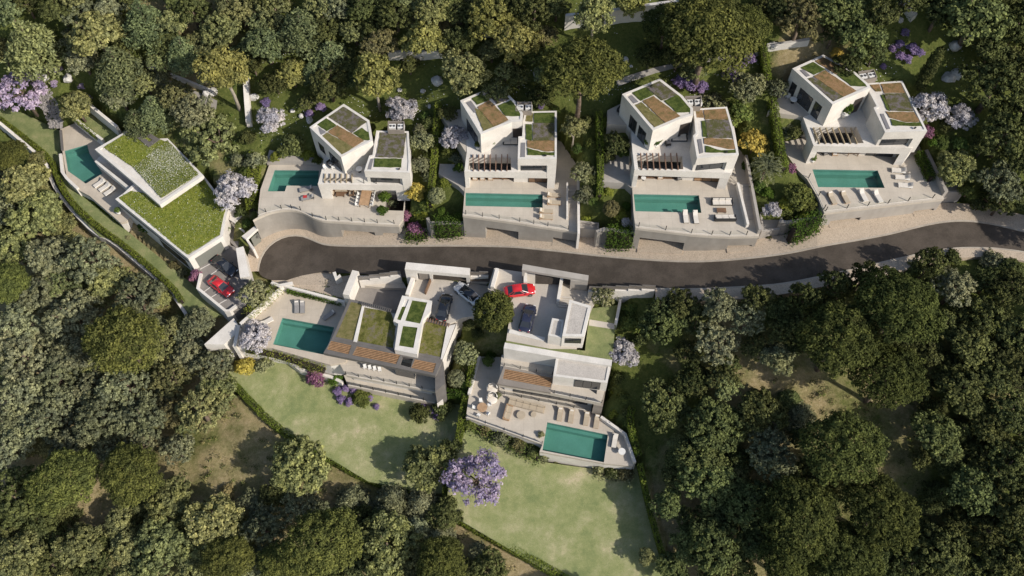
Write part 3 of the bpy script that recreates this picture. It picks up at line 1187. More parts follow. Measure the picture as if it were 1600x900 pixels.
H3 = dict(
    label='white villa with narrow lap pool, second of the four road-top villas',
    T=10.1, U=14.0, R1=18.2, R2=17.3, zb=2.5,
    terr=Zg((415, 583), (860, 645), (1312, 717), (1315, 500), (1300, 180), (1180, 0), (640, -60), (440, 60), (428, 180), (430, 400)),
    court=Zg((235, 180), (426, 184), (429, 398), (382, 352), (226, 256)),
    pool=Zg((437, 405), (1040, 418), (1040, 522), (436, 508)),
    garages=[(Zg((588, 607))[0], Zg((862, 646))[0], 2.8), (Zg((1125, 687))[0], Zg((1300, 715))[0], 2.2)],
    slab=Zf((428, 790), (446, 640), (442, 480), (800, 400), (1150, 400), (1150, 690), (1142, 800)),
    hole=Zf((466, 678), (790, 682), (795, 780), (456, 775)),
    gf=Zf((520, 600), (800, 420), (1140, 420), (1135, 750), (815, 745), (810, 660), (520, 655)),
    gfwin=[(4, 3, .36, .9, 'wood_dark'), (6, 5, .02, .98, 'window')],
    fins=[Zf((429, 790), (440, 700), (470, 700), (462, 790)), Zf((1080, 798), (1141, 799), (1144, 700), (1085, 700))],
    slats=[(Zf((495 + 45 * k, 655))[0], Zf((497 + 44 * k, 780))[0]) for k in range(7)],
    wing=Zf((395, 235), (555, 500), (800, 402), (882, 396), (886, 335), (830, 245), (690, 105), (575, 158)),
    beds1=[('roof_grass', Zf((545, 180), (620, 230), (528, 264), (472, 202))), ('sedum_lavender', Zf((606, 166), (690, 116), (793, 220), (682, 262))), ('sedum_brown', Zf((622, 238), (768, 388), (662, 438), (534, 290))), ('sedum_olive', Zf((510, 300), (545, 312), (650, 442), (578, 472))), ('roof_grass', Zf((692, 280), (808, 232), (838, 265), (878, 335), (874, 355), (752, 355)))],
    skylights=[Zf((442, 252), (480, 238), (540, 318), (505, 330))],
    wingwin=[(0, 1, .3, .85, .1, 2.5, 3)], wingdoor=[(2, 3, .08, .95, .02, 2.7)],
    block=Zf((900, 320), (1150, 315), (1150, 690), (845, 690), (850, 515), (880, 515), (886, 395)), front=(3, 2),
    beds2=[('roof_grass', Zf((975, 332), (1135, 332), (1135, 410), (975, 410))), ('sedum_lavender', Zf((970, 416), (1135, 416), (1135, 548), (965, 545))), ('sedum_brown', Zf((922, 552), (1133, 554), (1130, 630), (1060, 630), (922, 598))), ('roof_grass', Zf((922, 612), (1030, 642), (1133, 646), (1133, 662), (922, 658))), ('roof_grass', Zf((912, 426), (953, 426), (953, 545), (912, 540))), ('sedum_olive', Zf((906, 330), (958, 330), (958, 398), (900, 395)))],
    wells=[Zf((872, 565), (904, 565), (902, 682), (866, 682))],
    ac=Zf((830, 245), (955, 245), (955, 318), (828, 318)),
    rails=[Zg((440, 572), (700, 608), (860, 630), (1080, 665), (1240, 692))], railstep=2.4,
    patios=[(Zf((232, 328), (395, 304), (450, 470), (440, 640), (330, 470)), 13.95, 4, 'terrace')])
H4 = dict(
    label='white villa with two outdoor sofas by its pool, third of the four road-top villas',
    T=13.9, U=17.9, R1=22.3, R2=21.3, zb=6.5,
    terr=Zi((465, 680), (900, 733), (1060, 745), (1200, 750), (1432, 745), (1420, 560), (1310, 110), (1180, -60), (640, -60), (440, 60), (436, 115), (440, 370), (450, 560)),
    court=Zi((205, 110), (435, 112), (439, 372), (385, 332), (206, 320)),
    pool=Zi((450, 415), (960, 425), (980, 563), (464, 550)),
    garages=[(Zi((515, 687))[0], Zi((870, 730))[0], 2.8), (Zi((1215, 750))[0], Zi((1405, 746))[0], 2.2)],
    slab=Zh((458, 824), (439, 660), (430, 480), (820, 410), (1220, 400), (1272, 705), (1212, 850)),
    hole=Zh((472, 710), (830, 720), (838, 822), (486, 815)),
    gf=Zh((540, 620), (820, 430), (1200, 420), (1200, 790), (850, 770), (845, 690), (540, 680)),
    gfwin=[(4, 3, .3, .9, 'wood'), (6, 5, .02, .98, 'window')],
    fins=[Zh((459, 824), (447, 730), (482, 732), (494, 828)), Zh((1140, 842), (1210, 849), (1235, 740), (1165, 740))],
    slats=[(Zh((505 + 47 * k, 694))[0], Zh((515 + 47.5 * k, 820))[0]) for k in range(7)],
    wing=Zh((360, 235), (600, 520), (825, 424), (915, 400), (915, 345), (830, 245), (655, 112), (530, 165)),
    beds1=[('sedum_lavender', Zh((542, 176), (650, 122), (783, 235), (672, 284))), ('roof_grass', Zh((432, 216), (525, 177), (603, 240), (507, 284))), ('sedum_brown', Zh((605, 256), (812, 410), (702, 463), (524, 292))), ('sedum_olive', Zh((464, 326), (512, 304), (688, 465), (622, 500))), ('roof_grass', Zh((694, 290), (790, 248), (858, 282), (903, 350), (903, 375), (787, 376)))],
    skylights=[Zh((408, 260), (436, 243), (488, 294), (452, 308))],
    wingwin=[(0, 1, .33, .55, .1, 2.6, 2), (0, 1, .62, .85, .1, 2.6, 2)], wingdoor=[(2, 3, .05, .95, .02, 3.0)],
    block=Zh((915, 350), (1180, 333), (1230, 505), (1272, 706), (945, 736), (915, 560), (935, 540), (925, 420)), front=(4, 3),
    beds2=[('sedum_brown', Zh((1002, 347), (1168, 347), (1185, 433), (1012, 430))), ('sedum_lavender', Zh((1017, 440), (1190, 442), (1218, 578), (1027, 574))), ('sedum_brown', Zh((1003, 582), (1224, 592), (1238, 660), (1190, 664), (1007, 623))), ('roof_grass', Zh((1016, 642), (1130, 680), (1243, 677), (1243, 694), (1017, 688))), ('sedum_brown', Zh((924, 354), (978, 345), (997, 418), (933, 413))), ('roof_grass', Zh((982, 452), (1004, 448), (1023, 568), (997, 568)))],
    wells=[Zh((950, 590), (980, 585), (995, 690), (968, 700))],
    ac=Zh((852, 250), (984, 246), (976, 336), (856, 332)),
    rails=[Zi((490, 668), (700, 696), (900, 720), (1060, 732), (1200, 737), (1330, 735))], railstep=2.5,
    patios=[(Zh((245, 362), (370, 300), (436, 480), (437, 655), (420, 478), (245, 468)), 17.85, 4, 'terrace')])
H5 = dict(
    label='white villa with seven loungers by its pool, rightmost of the road-top villas',
    T=15.8, U=19.8, R1=24.3, R2=23.2, zb=10.5, wallmat='retaining_pale',
    terr=Zk((480, 592), (780, 555), (1060, 522), (1312, 492), (1225, 300), (1110, 60), (900, -60), (500, -40), (370, 60), (165, 105), (295, 292), (360, 355), (440, 490)),
    pool=Zk((397, 286), (850, 294), (900, 416), (437, 410)),
    garages=[(Zk((560, 582))[0], Zk((790, 554))[0], 3.0), (Zk((1150, 511))[0], Zk((1292, 494))[0], 2.2)],
    slab=Zj((456, 788), (374, 566), (530, 500), (850, 420), (1200, 420), (1344, 675), (1226, 806)),
    hole=Zj((446, 642), (790, 638), (848, 768), (468, 768)),
    gf=Zj((560, 560), (850, 430), (1200, 430), (1240, 740), (880, 720), (800, 630), (560, 620)),
    gfwin=[(4, 3, .15, .75, 'window'), (6, 5, .02, .98, 'window')],
    fins=[Zj((457, 788), (425, 700), (470, 695), (506, 786)), Zj((1160, 800), (1225, 805), (1280, 735), (1215, 720))],
    slats=[(Zj((455 + 49 * k, 645))[0], Zj((505 + 49 * k, 767))[0]) for k in range(7)], slatmat='slat_bronze',
    wing=Zj((290, 185), (605, 466), (800, 378), (902, 336), (880, 300), (785, 215), (530, 75), (445, 115)),
    beds1=[('sedum_brown', Zj((462, 126), (535, 84), (718, 190), (632, 227))), ('roof_grass', Zj((352, 176), (440, 132), (538, 194), (457, 233))), ('sedum_brown', Zj((545, 206), (797, 370), (692, 408), (464, 250))), ('sedum_lavender', Zj((414, 271), (460, 256), (680, 410), (622, 446))), ('roof_grass', Zj((642, 236), (740, 192), (798, 230), (866, 300), (866, 323), (752, 320)))],
    skylights=[Zj((352, 201), (376, 192), (428, 240), (402, 249))],
    wingwin=[(0, 1, .1, .22, .2, 2.6, 1), (0, 1, .3, .62, .1, 2.8, 3), (0, 1, .68, .84, .1, 2.8, 2)], wingdoor=[(2, 3, .1, .75, .02, 3.0)],
    block=Zj((875, 300), (1150, 280), (1345, 673), (1015, 682), (925, 490), (950, 480), (890, 365)), front=(3, 2),
    beds2=[('sedum_brown', Zj((977, 297), (1125, 293), (1163, 374), (1012, 374))), ('sedum_lavender', Zj((1002, 386), (1170, 382), (1233, 518), (1062, 514))), ('sedum_brown', Zj((1027, 527), (1238, 532), (1278, 600), (1190, 604), (1052, 569))), ('roof_grass', Zj((1062, 587), (1180, 616), (1284, 612), (1303, 634), (1072, 630))), ('sedum_brown', Zj((893, 308), (958, 298), (983, 363), (942, 363))), ('roof_grass', Zj((987, 397), (1005, 397), (1048, 513), (1032, 509)))],
    wells=[Zj((978, 540), (1003, 538), (1055, 655), (1028, 660))],
    ac=Zj((805, 208), (930, 190), (955, 255), (815, 285)),
    rails=[Zk((490, 575), (780, 541), (1060, 508), (1230, 488)), Zk((370, 345), (440, 470), (478, 560))], railstep=2.4,
    patios=[(Zj((100, 522), (238, 332), (300, 290), (540, 600), (400, 575), (376, 560)), 19.75, 4, 'terrace')])
for d_ in (H2, H3, H4, H5):
    d_['obj'] = villa(d_)

# ------------------------------------------------------------------ villa with the daisy roofs (far left)
zL, zU1 = 3.4, 4.9
low_roof = [(180, 311), (294, 404), (348, 369), (353, 340), (357, 325), (318, 274), (235, 262), (193, 302)]
lr = XY(low_roof, zL)
v1 = thing('villa', 'white villa with two daisy-meadow roofs at the left of the turning circle', 'house', (*centroid(lr), 0))
MB().prism(lr, zL - .15, -5).build('lower_wall', 'white_wall', v1)
MB().prism(lr, zL, zL - .149, holes=[(inset(lr, .45), None)], cap_bottom=False).build('lower_parapet', 'roof_edge', v1)
platform(lr, 0)
g1 = [(187, 310), (293, 398), (343, 366), (349, 339), (352, 328), (317, 279), (250, 321), (236, 305), (206, 300)]
bed(v1, g1, zL - .13, 'daisy_grass', .2)
up_roof = Zb((90, 266), (385, 95), (480, 150), (590, 183), (660, 180), (940, 470), (600, 702), (420, 545))
ur = XY(up_roof, zU1)
MB().prism(ur, zU1 - .15, zU1 - .8).build('upper_roof', 'white_wall', v1)
MB().prism(ur, zU1, zU1 - .149, holes=[(inset(ur, .55), None)], cap_bottom=False).build('upper_parapet', 'roof_edge', v1)
uw = XY(Zb((190, 290), (385, 150), (640, 215), (890, 460), (615, 660), (470, 545)), zU1)
MB().prism(uw, zU1 - .8, 0).build('upper_wall', 'white_wall', v1)
cu = centroid(uw)
window(v1, uw[0], uw[5], .05, .95, 2.0, zU1 - .85, cu, 5)
g2a = Zb((168, 255), (385, 122), (412, 168), (505, 245), (590, 190), (640, 215), (400, 410))
g2b = Zb((640, 215), (662, 206), (898, 462), (612, 645), (400, 412))
bed(v1, g2a, zU1 - .13, 'daisy_grass', .2)
bed(v1, g2b, zU1 - .13, 'daisy_dense', .22)
sk = XY(Zb((415, 172), (500, 127), (598, 187), (510, 248)), zU1 + .25)
sko = MB().prism(sk, zU1 + .25, zU1 - .14, holes=[(inset(sk, .75), .3)]).build('roof_light_kerb', 'grey_frame', v1)
bed(v1, Zb((458, 182), (496, 154), (552, 190), (506, 220)), zU1, 'daisy_grass', .06)
bal = XY(Zb((88, 362), (150, 300), (490, 575), (462, 645), (405, 648), (380, 620)), 1.9)
MB().prism(bal, 1.9, 1.4).build('balcony', 'white_wall', v1)
b1_ = XY(Zb((88, 362), (100, 350), (418, 600), (405, 625)), 2.6)
MB().prism(b1_, 2.6, 1.401).build('balcony_parapet', 'roof_edge', v1)
gar = [Vector(p) for p in lr]
panel(v1, lr[1], lr[2], .14, .9, .05, 2.5, centroid(lr), 'garage_door', 'garage_door', .08)
window(v1, lr[0], lr[1], .55, .9, -1.2, 1.2, centroid(lr), 4)
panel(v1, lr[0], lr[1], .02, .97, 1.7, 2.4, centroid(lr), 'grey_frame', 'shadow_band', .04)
# pool terrace of the daisy villa
pt = [(94, 202), (118, 192), (160, 222), (215, 275), (230, 320), (205, 338), (197, 346), (188, 348), (140, 306), (121, 296), (104, 275), (98, 240), (95, 215)]
pr = XY(pt, 0)
po = [(101, 235.5), (136, 225.5), (140, 240), (160, 271), (134, 287), (106, 267)]
MB().prism(pr, 0, -.5, holes=[(XY(po, 0), 1.34)], cap_bottom=False).build('terrace', 'deck', v1)
MB().prism(inset(pr, .03), -.5, -5, holes=[(inset(XY(po, 0), -.02), None)]).build('terrace_wall', 'white_wall', v1)
platform(pr, 0)
pool(v1, XY(po, 0), 0)
boxy_wall('pool_wall', None, [(94, 240), (97, 268), (104, 278), (121, 294)], -3, .35, .45, 'white_wall', parent=v1)
boxy_wall('screen_wall', None, [(94.5, 203), (97, 234)], -3, .3, .35, 'grey_frame', parent=v1)
# car court
lot = [(298, 417), (345, 372), (362, 384), (374, 388), (388, 425), (397, 445), (404, 462), (372, 484), (360, 488), (350, 485), (309, 449), (314, 431)]
lot_r = XY(lot, 0)
v1b = MB().prism(lot_r, .02, -5)
v1b.build('car_court', 'dark_drive', v1)
platform(lot_r, 0)
for a, b in ((Zc((663, 604))[0], Zc((758, 552))[0]), (Zc((745, 648))[0], Zc((812, 600))[0]), (Zc((690, 782))[0], Zc((756, 735))[0]), (Zc((745, 826))[0], Zc((812, 784))[0]), (Zc((808, 876))[0], Zc((872, 840))[0])):
    pa, pb = P(*a, .03), P(*b, .03)
    MB().bar((pa[0], pa[1], .032), (pb[0], pb[1], .032), .14, .008).build('parking_line', 'paint_line', v1)
boxy_wall('court_wall', None, Zc((668, 635), (642, 748), (860, 925), (890, 925), (945, 885)), -4, .55, .4, 'white_wall', parent=v1)
# entrance pergola of pale slats by the lilac tree
for k in range(9):
    t = k / 8
    a, b = (894 + 8 * t - 6 * (t > .6), 125 + 78 * t), (930 + 68 * 1 - 50 * t, 118 + 62 + 50 * t - 20 * (1 - t))
    a = (905 - 14 * t, 118 + 90 * t)
    b = (1000 - 62 * t, 178 + 62 * t)
    pa, pb = P(*Zc(a)[0], 2.4), P(*Zc(b)[0], 2.4)
    MB().bar(pa, pb, .22, .12).build('pergola_slat', 'white_wall', v1)
MB().prism(XY(Zc((885, 200), (945, 240), (1010, 175), (1080, 225), (1030, 300), (950, 440), (850, 345)), .1), .1, -4).build('entrance_court', 'dark_drive', v1)
boxy_wall('court_fence', None, Zc((895, 225), (1005, 305)), 0, 1.5, .25, 'white_wall', parent=v1)
# gate houses beside the turning circle
def canopy(label, pts, zt, th, zb, wall_pts=None, mat='white_wall', wmat='white_wall', extra=()):
    ring = XY(pts, zt)
    g = thing('gate_canopy', label, 'gate', (*centroid(ring), zb))
    MB().prism(ring, zt, zt - th).build('canopy', mat, g)
    for wp in (wall_pts or []):
        MB().prism(XY(wp, zt), zt - th - .002, zb - .5).build('gate_wall', wmat, g)
    for a, b, t0, t1, zz0, zz1, mm in extra:
        pa, pb = Vector(P(*a, zt)), Vector(P(*b, zt))
        MB().bar((pa.x, pa.y, zz1), (pb.x, pb.y, zz1), .1, zz1 - zz0).build('gate_leaf', mm, g)
    return g


canopy('long pale gate roof standing along the car court with the red car', Zc((943, 440), (1000, 424), (1052, 660), (975, 668)), 3.0, .7, 0,
       [Zc((985, 440), (1000, 436), (1050, 655), (1030, 658)), Zc((950, 450), (975, 445), (985, 500), (960, 505))])
canopy('small pale gate canopy over a grey door beside the curved wall', Zc((988, 345), (1086, 268), (1114, 284), (1022, 370)), 3.2, .5, 0,
       [Zc((1015, 360), (1030, 352), (1085, 430), (1070, 440))], extra=[(Zc((1050, 345))[0], Zc((1105, 300))[0], 0, 1, 0, 2.5, 'garage_door')])
# house number on the curved wall beside the grey door (figure 6)
m = MB()
hp = P(404, 367, 2.2)
hu = Vector((math.cos(.75), math.sin(.75), 0))
fig = [(.22, 1.0), (.05, .95), (-.12, .75), (-.2, .45), (-.18, .2), (0, .05), (.18, .2), (.2, .38), (.08, .55), (-.08, .52), (-.17, .4)]
for a_, b_ in zip(fig[:-1], fig[1:]):
    pa_, pb_ = [Vector((hp[0], hp[1] - .3, 1.7)) + hu * q[0] + Vector((0, 0, q[1])) for q in (a_, b_)]
    m.tube([pa_, pb_], [.05, .05], 6)
fo = m.build('house_number', 'grey_frame')
tag(fo, 'grey figure six on the curved concrete wall beside the small gate', 'house number')

# ------------------------------------------------------------------ lower left villa with the wide moss roof
R6, T6 = 3.0, 0.0
roof6 = XY(Zm((330, 236), (192, 546), (1056, 712), (1168, 424), (1112, 438), (912, 386), (690, 326), (430, 256)), R6)
v6 = thing('villa', 'low villa with moss-green roof and timber slat eaves above the left lawn', 'house', (*centroid(roof6), T6))
MB().prism(roof6, R6 - .15, -6).build('wall', 'white_wall', v6)
platform(roof6, -3)
MB().prism(roof6, R6, R6 - .149, holes=[(inset(roof6, .4), None)], cap_bottom=False).build('parapet', 'grey_frame', v6)
bed(v6, Zm((325, 255), (430, 275), (355, 560), (212, 535)), R6 - .13, 'sedum_olive')
bed(v6, Zm((445, 305), (650, 345), (690, 440), (668, 615), (395, 570)), R6 - .13, 'moss_grass')
bed(v6, Zm((915, 415), (1088, 452), (1042, 690), (862, 660)), R6 - .13, 'moss_grass')
MB().prism(XY(Zm((428, 290), (446, 293), (388, 572), (360, 566)), R6 + .12), R6 + .12, R6 - .14).build('white_upstand', 'roof_edge', v6)
MB().prism(XY(Zm((1092, 448), (1158, 432), (1056, 706), (1042, 704)), R6 + .12), R6 + .12, R6 - .14).build('white_upstand', 'roof_edge', v6)
rb = XY(Zm((742, 208), (975, 250), (965, 330), (905, 400), (858, 668), (682, 632), (712, 428), (672, 408)), R6 + 1.2)
MB().prism(rb, R6 + 1.05, R6 - .14).build('roof_box', 'white_wall', v6)
MB().prism(rb, R6 + 1.2, R6 + 1.051, holes=[(XY(Zm((765, 235), (795, 240), (730, 402), (700, 396)), R6 + 1.2), None), (XY(Zm((820, 245), (938, 262), (882, 428), (765, 405)), R6 + 1.2), None), (XY(Zm((748, 445), (862, 458), (830, 618), (716, 600)), R6 + 1.2), None)], cap_bottom=False).build('roof_box_rim', 'roof_edge', v6)
for q in (Zm((745, 300), (772, 300), (728, 398), (704, 392)), Zm((822, 247), (936, 264), (881, 426), (768, 403)), Zm((750, 447), (860, 460), (829, 616), (718, 598))):
    bed(v6, q, R6 + 1.06, 'roof_grass', .06)
# timber-slatted eaves
fr = XY(Zm((192, 546), (126, 658), (1000, 836), (1057, 713)), R6 - .05)
bays = [((185, 562), (348, 597), (322, 668), (155, 630)), ((388, 604), (728, 672), (695, 745), (352, 674)), ((742, 684), (828, 702), (808, 772), (722, 748)), ((842, 706), (1008, 738), (985, 812), (812, 774))]
MB().prism(fr, R6 - .05, R6 - .75, holes=[(XY(Zm(*b), R6 - .05), None) for b in bays]).build('eaves_frame', 'grey_frame', v6)
for bi, b in enumerate(bays):
    if bi == 2:
        continue
    q = [Vector(P(*p, R6 - .1)) for p in Zm(*b)]
    MB().prism([tuple(x.xy) for x in q], R6 - .76, R6 - .8).build('eaves_shade_panel', 'dark_panel', v6)  # dark sheet added below the slats, standing in for the shade there
    for k in range(6):
        t = (k + .5) / 6
        MB().bar(q[0].lerp(q[3], t), q[1].lerp(q[2], t), .16, .12).build('eaves_slat', 'wood', v6)
# picket screens at the back of the roof
for k in range(17):
    a = Vector(P(*Zm((432 + 16 * k, 256 + 3.9 * k))[0], R6 + .5))
    b = Vector(P(*Zm((424 + 16 * k, 283 + 3.9 * k))[0], R6 + .5))
    MB().bar(a, b, .12, .1).build('screen_slat', 'grey_frame', v6)
for k in range(10):
    a = Vector(P(*Zm((922 + 21 * k, 376 + 5.5 * k))[0], R6 + .5))
    b = Vector(P(*Zm((912 + 21 * k, 404 + 5.5 * k))[0], R6 + .5))
    MB().bar(a, b, .12, .1).build('screen_slat', 'slat_brown', v6)
# terraces below the eaves
t1 = XY(Zn((215, 270), (303, 432), (1000, 562), (1075, 300)), -.3)
MB().prism(t1, -.3, -.9).build('upper_terrace', 'terrace', v6)
t2 = XY(Zn((285, 430), (318, 512), (1050, 662), (1085, 420)), -3.7)
MB().prism(t2, -3.7, -7).build('lower_terrace', 'terrace', v6)
MB().prism(inset(t1, .9), -.901, -3.69).build('lower_floor', 'white_wall', v6)
platform(t2, -3.7)
railing(v6, [P(*p, -.3) for p in Zn((305, 425), (1000, 555))], .95, 2.0)
railing(v6, [P(*p, -3.7) for p in Zn((322, 505), (1010, 648))], .95, 2.0)
MB().prism(XY(Zn((1000, 330), (1062, 320), (1075, 500), (1000, 560)), R6 - .8), R6 - .76, -4).build('end_wall', 'grey_frame', v6)
MB().prism(XY(Zn((1004, 590), (1055, 580), (1062, 635), (1015, 655)), -2.0), -2.0, -6).build('end_fin', 'white_wall', v6)
MB().prism(XY(Zn((690, 395), (845, 425), (838, 450), (692, 418)), .2), 2.0, -.3).build('glazed_bay', 'window', v6)
# pool deck
dk = XY([(443, 448), (541, 473), (560, 490), (540, 566), (516, 570), (424, 543.5), (369, 540), (376, 506)], T6)
po6 = XY(Zl((705, 482), (1112, 556), (1037, 772), (632, 690)), T6)
MB().prism(dk, T6, T6 - .5, holes=[(po6, 1.34)], cap_bottom=False).build('pool_deck', 'deck', v6)
MB().prism(inset(dk, .03), T6 - .5, -7, holes=[(inset(po6, -.02), None)]).build('deck_wall', 'white_wall', v6)
platform(dk, T6)
pool(v6, po6, T6)
boxy_wall('deck_parapet', None, Zl((376, 528), (712, 228), (1195, 356)), -2, 1.3, .4, 'white_wall', parent=v6)
boxy_wall('garden_wall', None, [(366, 541), (380, 552), (447, 561), (469, 577), (516, 588), (535, 597)], -7, -3.6, .45, 'white_wall', parent=v6)
boxy_wall('planter_wall', None, [(366, 541), (373, 508)], -7, .4, .5, 'white_wall', parent=v6)
# white bank beside the car court
tag(MB().prism(XY(Zl((325, 485), (385, 570), (250, 690), (95, 690)), .2), .2, -6).build('ramp_wall', 'white_wall'), 'broad white ramp wall between the car court and the left pool deck', 'wall')

# driveway court and gates of the lower left villa
LOT6 = 3.3
lot6 = XY([(655, 432), (738, 443), (770, 448), (764, 492), (724, 496), (702, 506), (652, 480), (640, 462), (634, 470), (634, 462)], LOT6)
MB().prism(lot6, LOT6, -4).build('driveway', 'drive', v6)
platform(lot6, LOT6)
co6 = XY(Zs((470, 640), (640, 380), (1340, 500), (1330, 640), (1180, 860), (640, 720)), .6)
MB().prism(co6, .6, -3).build('lower_court', 'dark_drive', v6)
platform(co6, .6)
boxy_wall('fin_wall', None, Zs((555, 230), (405, 605)), -2, 3.6, 1.0, 'white_wall', parent=v6)
boxy_wall('court_wall', None, Zs((600, 330), (980, 330), (1270, 310)), -1, 2.4, .5, 'white_wall', parent=v6)
MB().prism(XY(Zs((600, 350), (1270, 345), (1350, 500), (990, 495), (640, 455)), 1.2), 1.2, -1).build('court_bank', 'drive', v6)
boxy_wall('drive_wall', None, Zt((250, 340), (160, 600)), -1, LOT6 + 1.0, .55, 'white_wall', parent=v6)
boxy_wall('drive_wall', None, Zt((540, 315), (440, 560)), LOT6 - .5, LOT6 + .8, .2, 'wood_dark', parent=v6)
canopy('long pale gate roof on the roadside above the black car', Zt((148, 96), (1145, 190), (1138, 300), (124, 206)), LOT6 + 3.0, .8, LOT6 - 1,
       [Zt((124, 200), (148, 96), (330, 112), (300, 215)), Zt((1080, 285), (1138, 295), (1140, 200), (1085, 195)), Zt((500, 235), (545, 240), (545, 140), (500, 136))],
       extra=[(Zt((330, 200))[0], Zt((500, 218))[0], 0, 1, LOT6, LOT6 + 1.9, 'taupe')])
# stepped boundary walls with pickets along the road
def fence_wall(label, pts, steps, zb0, h, picket=True, th=.35):
    a, b = pts
    g = thing('boundary_wall', label, 'wall', tuple(P(*a, zb0)))
    n = steps
    for k in range(n):
        t0, t1 = k / n, (k + 1) / n
        p = (a[0] + (b[0] - a[0]) * t0, a[1] + (b[1] - a[1]) * t0)
        q = (a[0] + (b[0] - a[0]) * t1, a[1] + (b[1] - a[1]) * t1)
        zt = road_z(q[0]) + h
        zr_ = road_z((a[0] + b[0]) / 2) + h
        pa, pb = Vector(P(*p, zr_)), Vector(P(*q, zr_))
        m_ = MB()
        m_.bar((pa.x, pa.y, zt), (pb.x, pb.y, zt), th, zt - zb0)
        m_.build('wall_section', 'white_wall', g)
        if picket:
            nn = max(4, int((pb - pa).length / .15))
            mm = MB()
            for j in range(nn):
                c_ = pa.lerp(pb, (j + .5) / nn)
                mm.box((c_.x, c_.y + .08, zt + .5), (.09, .05, 1.0))
            mm.build('fence_panel', 'taupe', g)
            mm = MB()
            mm.bar((pa.x, pa.y + .08, zt + 1.03), (pb.x, pb.y + .08, zt + 1.03), .08, .05)
            mm.build('top_rail', 'grey_frame', g)
    return g


fence_wall('stepped white wall with slatted screens left of the long gate roof', [(561, 437), (627, 432)], 4, -1, .3)
fence_wall('low stepped white wall with slatted screens between the two villa drives', [(735, 431), (763, 432)], 2, 2, .5)
fence_wall('stepped white wall with slatted screens on the road behind the grey-green tree', [(920, 451), (1022, 457)], 5, 3, .3)
boxy_wall('boundary_wall', 'short white curved wall end below the turning circle', [(424, 441), (436, 446), (457, 442)], -1, 1.4, .5)
boxy_wall('boundary_wall', 'small white wall stub at the cobbled forecourt gate', [(522, 425), (525, 434), (532, 430)], 0, 2.4, .5)

# ------------------------------------------------------------------ lower right villa with gravel roofs
LOT7 = 6.0
lot7 = XY([(772, 419), (880, 434), (925, 440), (930, 470), (900, 545), (860, 545), (791, 532), (797, 490), (772, 474), (762, 450)], LOT7)
v7 = thing('villa', 'stepped villa with gravel roofs and a large pool above the right lawn', 'house', (*centroid(lot7), 0))
MB().prism(lot7, LOT7, -3).build('driveway', 'drive', v7)
platform(lot7, LOT7)
gl7 = XY(Zo((372, 585), (655, 640), (800, 672), (970, 690), (1010, 360), (1260, 330), (1205, 520), (1182, 772), (340, 640)), LOT7 - .1)
MB().prism(gl7, LOT7 - .08, -2).build('roof_lawn', 'lawn_green', v7)
platform(gl7, LOT7 - .1)
MB().prism(XY(Zo((1005, 445), (1200, 478), (1200, 522), (1000, 492)), LOT7 - .03), LOT7 - .03, LOT7 - .3).build('garden_path', 'drive', v7)
boxy_wall('garden_wall', None, Zo((1248, 285), (1212, 475)), 2, LOT7 + .5, .4, 'white_wall', parent=v7)
boxy_wall('lawn_parapet', None, Zo((340, 648), (750, 718), (1180, 785)), 2, LOT7 + .25, .9, 'roof_edge', parent=v7)
boxy_wall('drive_kerb', None, Zo((378, 535), (655, 600)), 4, LOT7 + .2, .6, 'roof_edge', parent=v7)
bk = XY(Zo((850, 290), (1018, 340), (962, 580), (792, 575)), LOT7 + 3.2)
MB().prism(bk, LOT7 + 3.05, LOT7 - .3).build('entrance_block', 'white_wall', v7)
MB().prism(bk, LOT7 + 3.2, LOT7 + 3.051, holes=[(inset(bk, .4), None)], cap_bottom=False).build('parapet', 'roof_edge', v7)
bed(v7, Zo((862, 312), (1002, 350), (950, 570), (806, 566)), LOT7 + 3.06, 'gravel', .03, 'gravel_bed')
window(v7, bk[2], bk[3], .1, .85, LOT7 + 1.2, LOT7 + 2.6, centroid(bk), 2)
bk2 = XY(Zo((714, 434), (806, 450), (790, 590), (682, 570)), LOT7 + 2.5)
MB().prism(bk2, LOT7 + 2.38, LOT7 - .3).build('side_block', 'white_wall', v7)
MB().prism(bk2, LOT7 + 2.5, LOT7 + 2.381, holes=[(inset(bk2, .3), None)], cap_bottom=False).build('parapet', 'roof_edge', v7)
bed(v7, Zo((722, 448), (796, 460), (784, 572), (694, 556)), LOT7 + 2.39, 'gravel', .03, 'gravel_bed')
stairs(v7, P(*Zo((808, 355))[0], LOT7)[:2], P(*Zo((815, 290))[0], LOT7)[:2], 1.8, 5, LOT7, LOT7 + .9, 'drive')
boxy_wall('drive_wall', None, Zo((790, 118), (760, 300)), LOT7 - 1, LOT7 + 1.2, .45, 'white_wall', parent=v7)
boxy_wall('drive_wall', None, Zo((505, 65), (505, 150)), LOT7 - 1, LOT7 + 1.4, .5, 'white_wall', parent=v7)
boxy_wall('drive_wall', None, Zw((170, 190), (90, 480)), LOT7 - 2, LOT7 + .9, .5, 'white_wall', parent=v7)
canopy('long grey gate roof on the roadside beside the red car', Zw((568, 126), (1598, 302), (1590, 385), (556, 214)), LOT7 + 3.0, .5, LOT7 - .5,
       [Zw((1320, 350), (1590, 382), (1595, 310), (1325, 262)), Zw((560, 214), (600, 218), (605, 140), (566, 130))], mat='retaining_pale', wmat='retaining_pale')
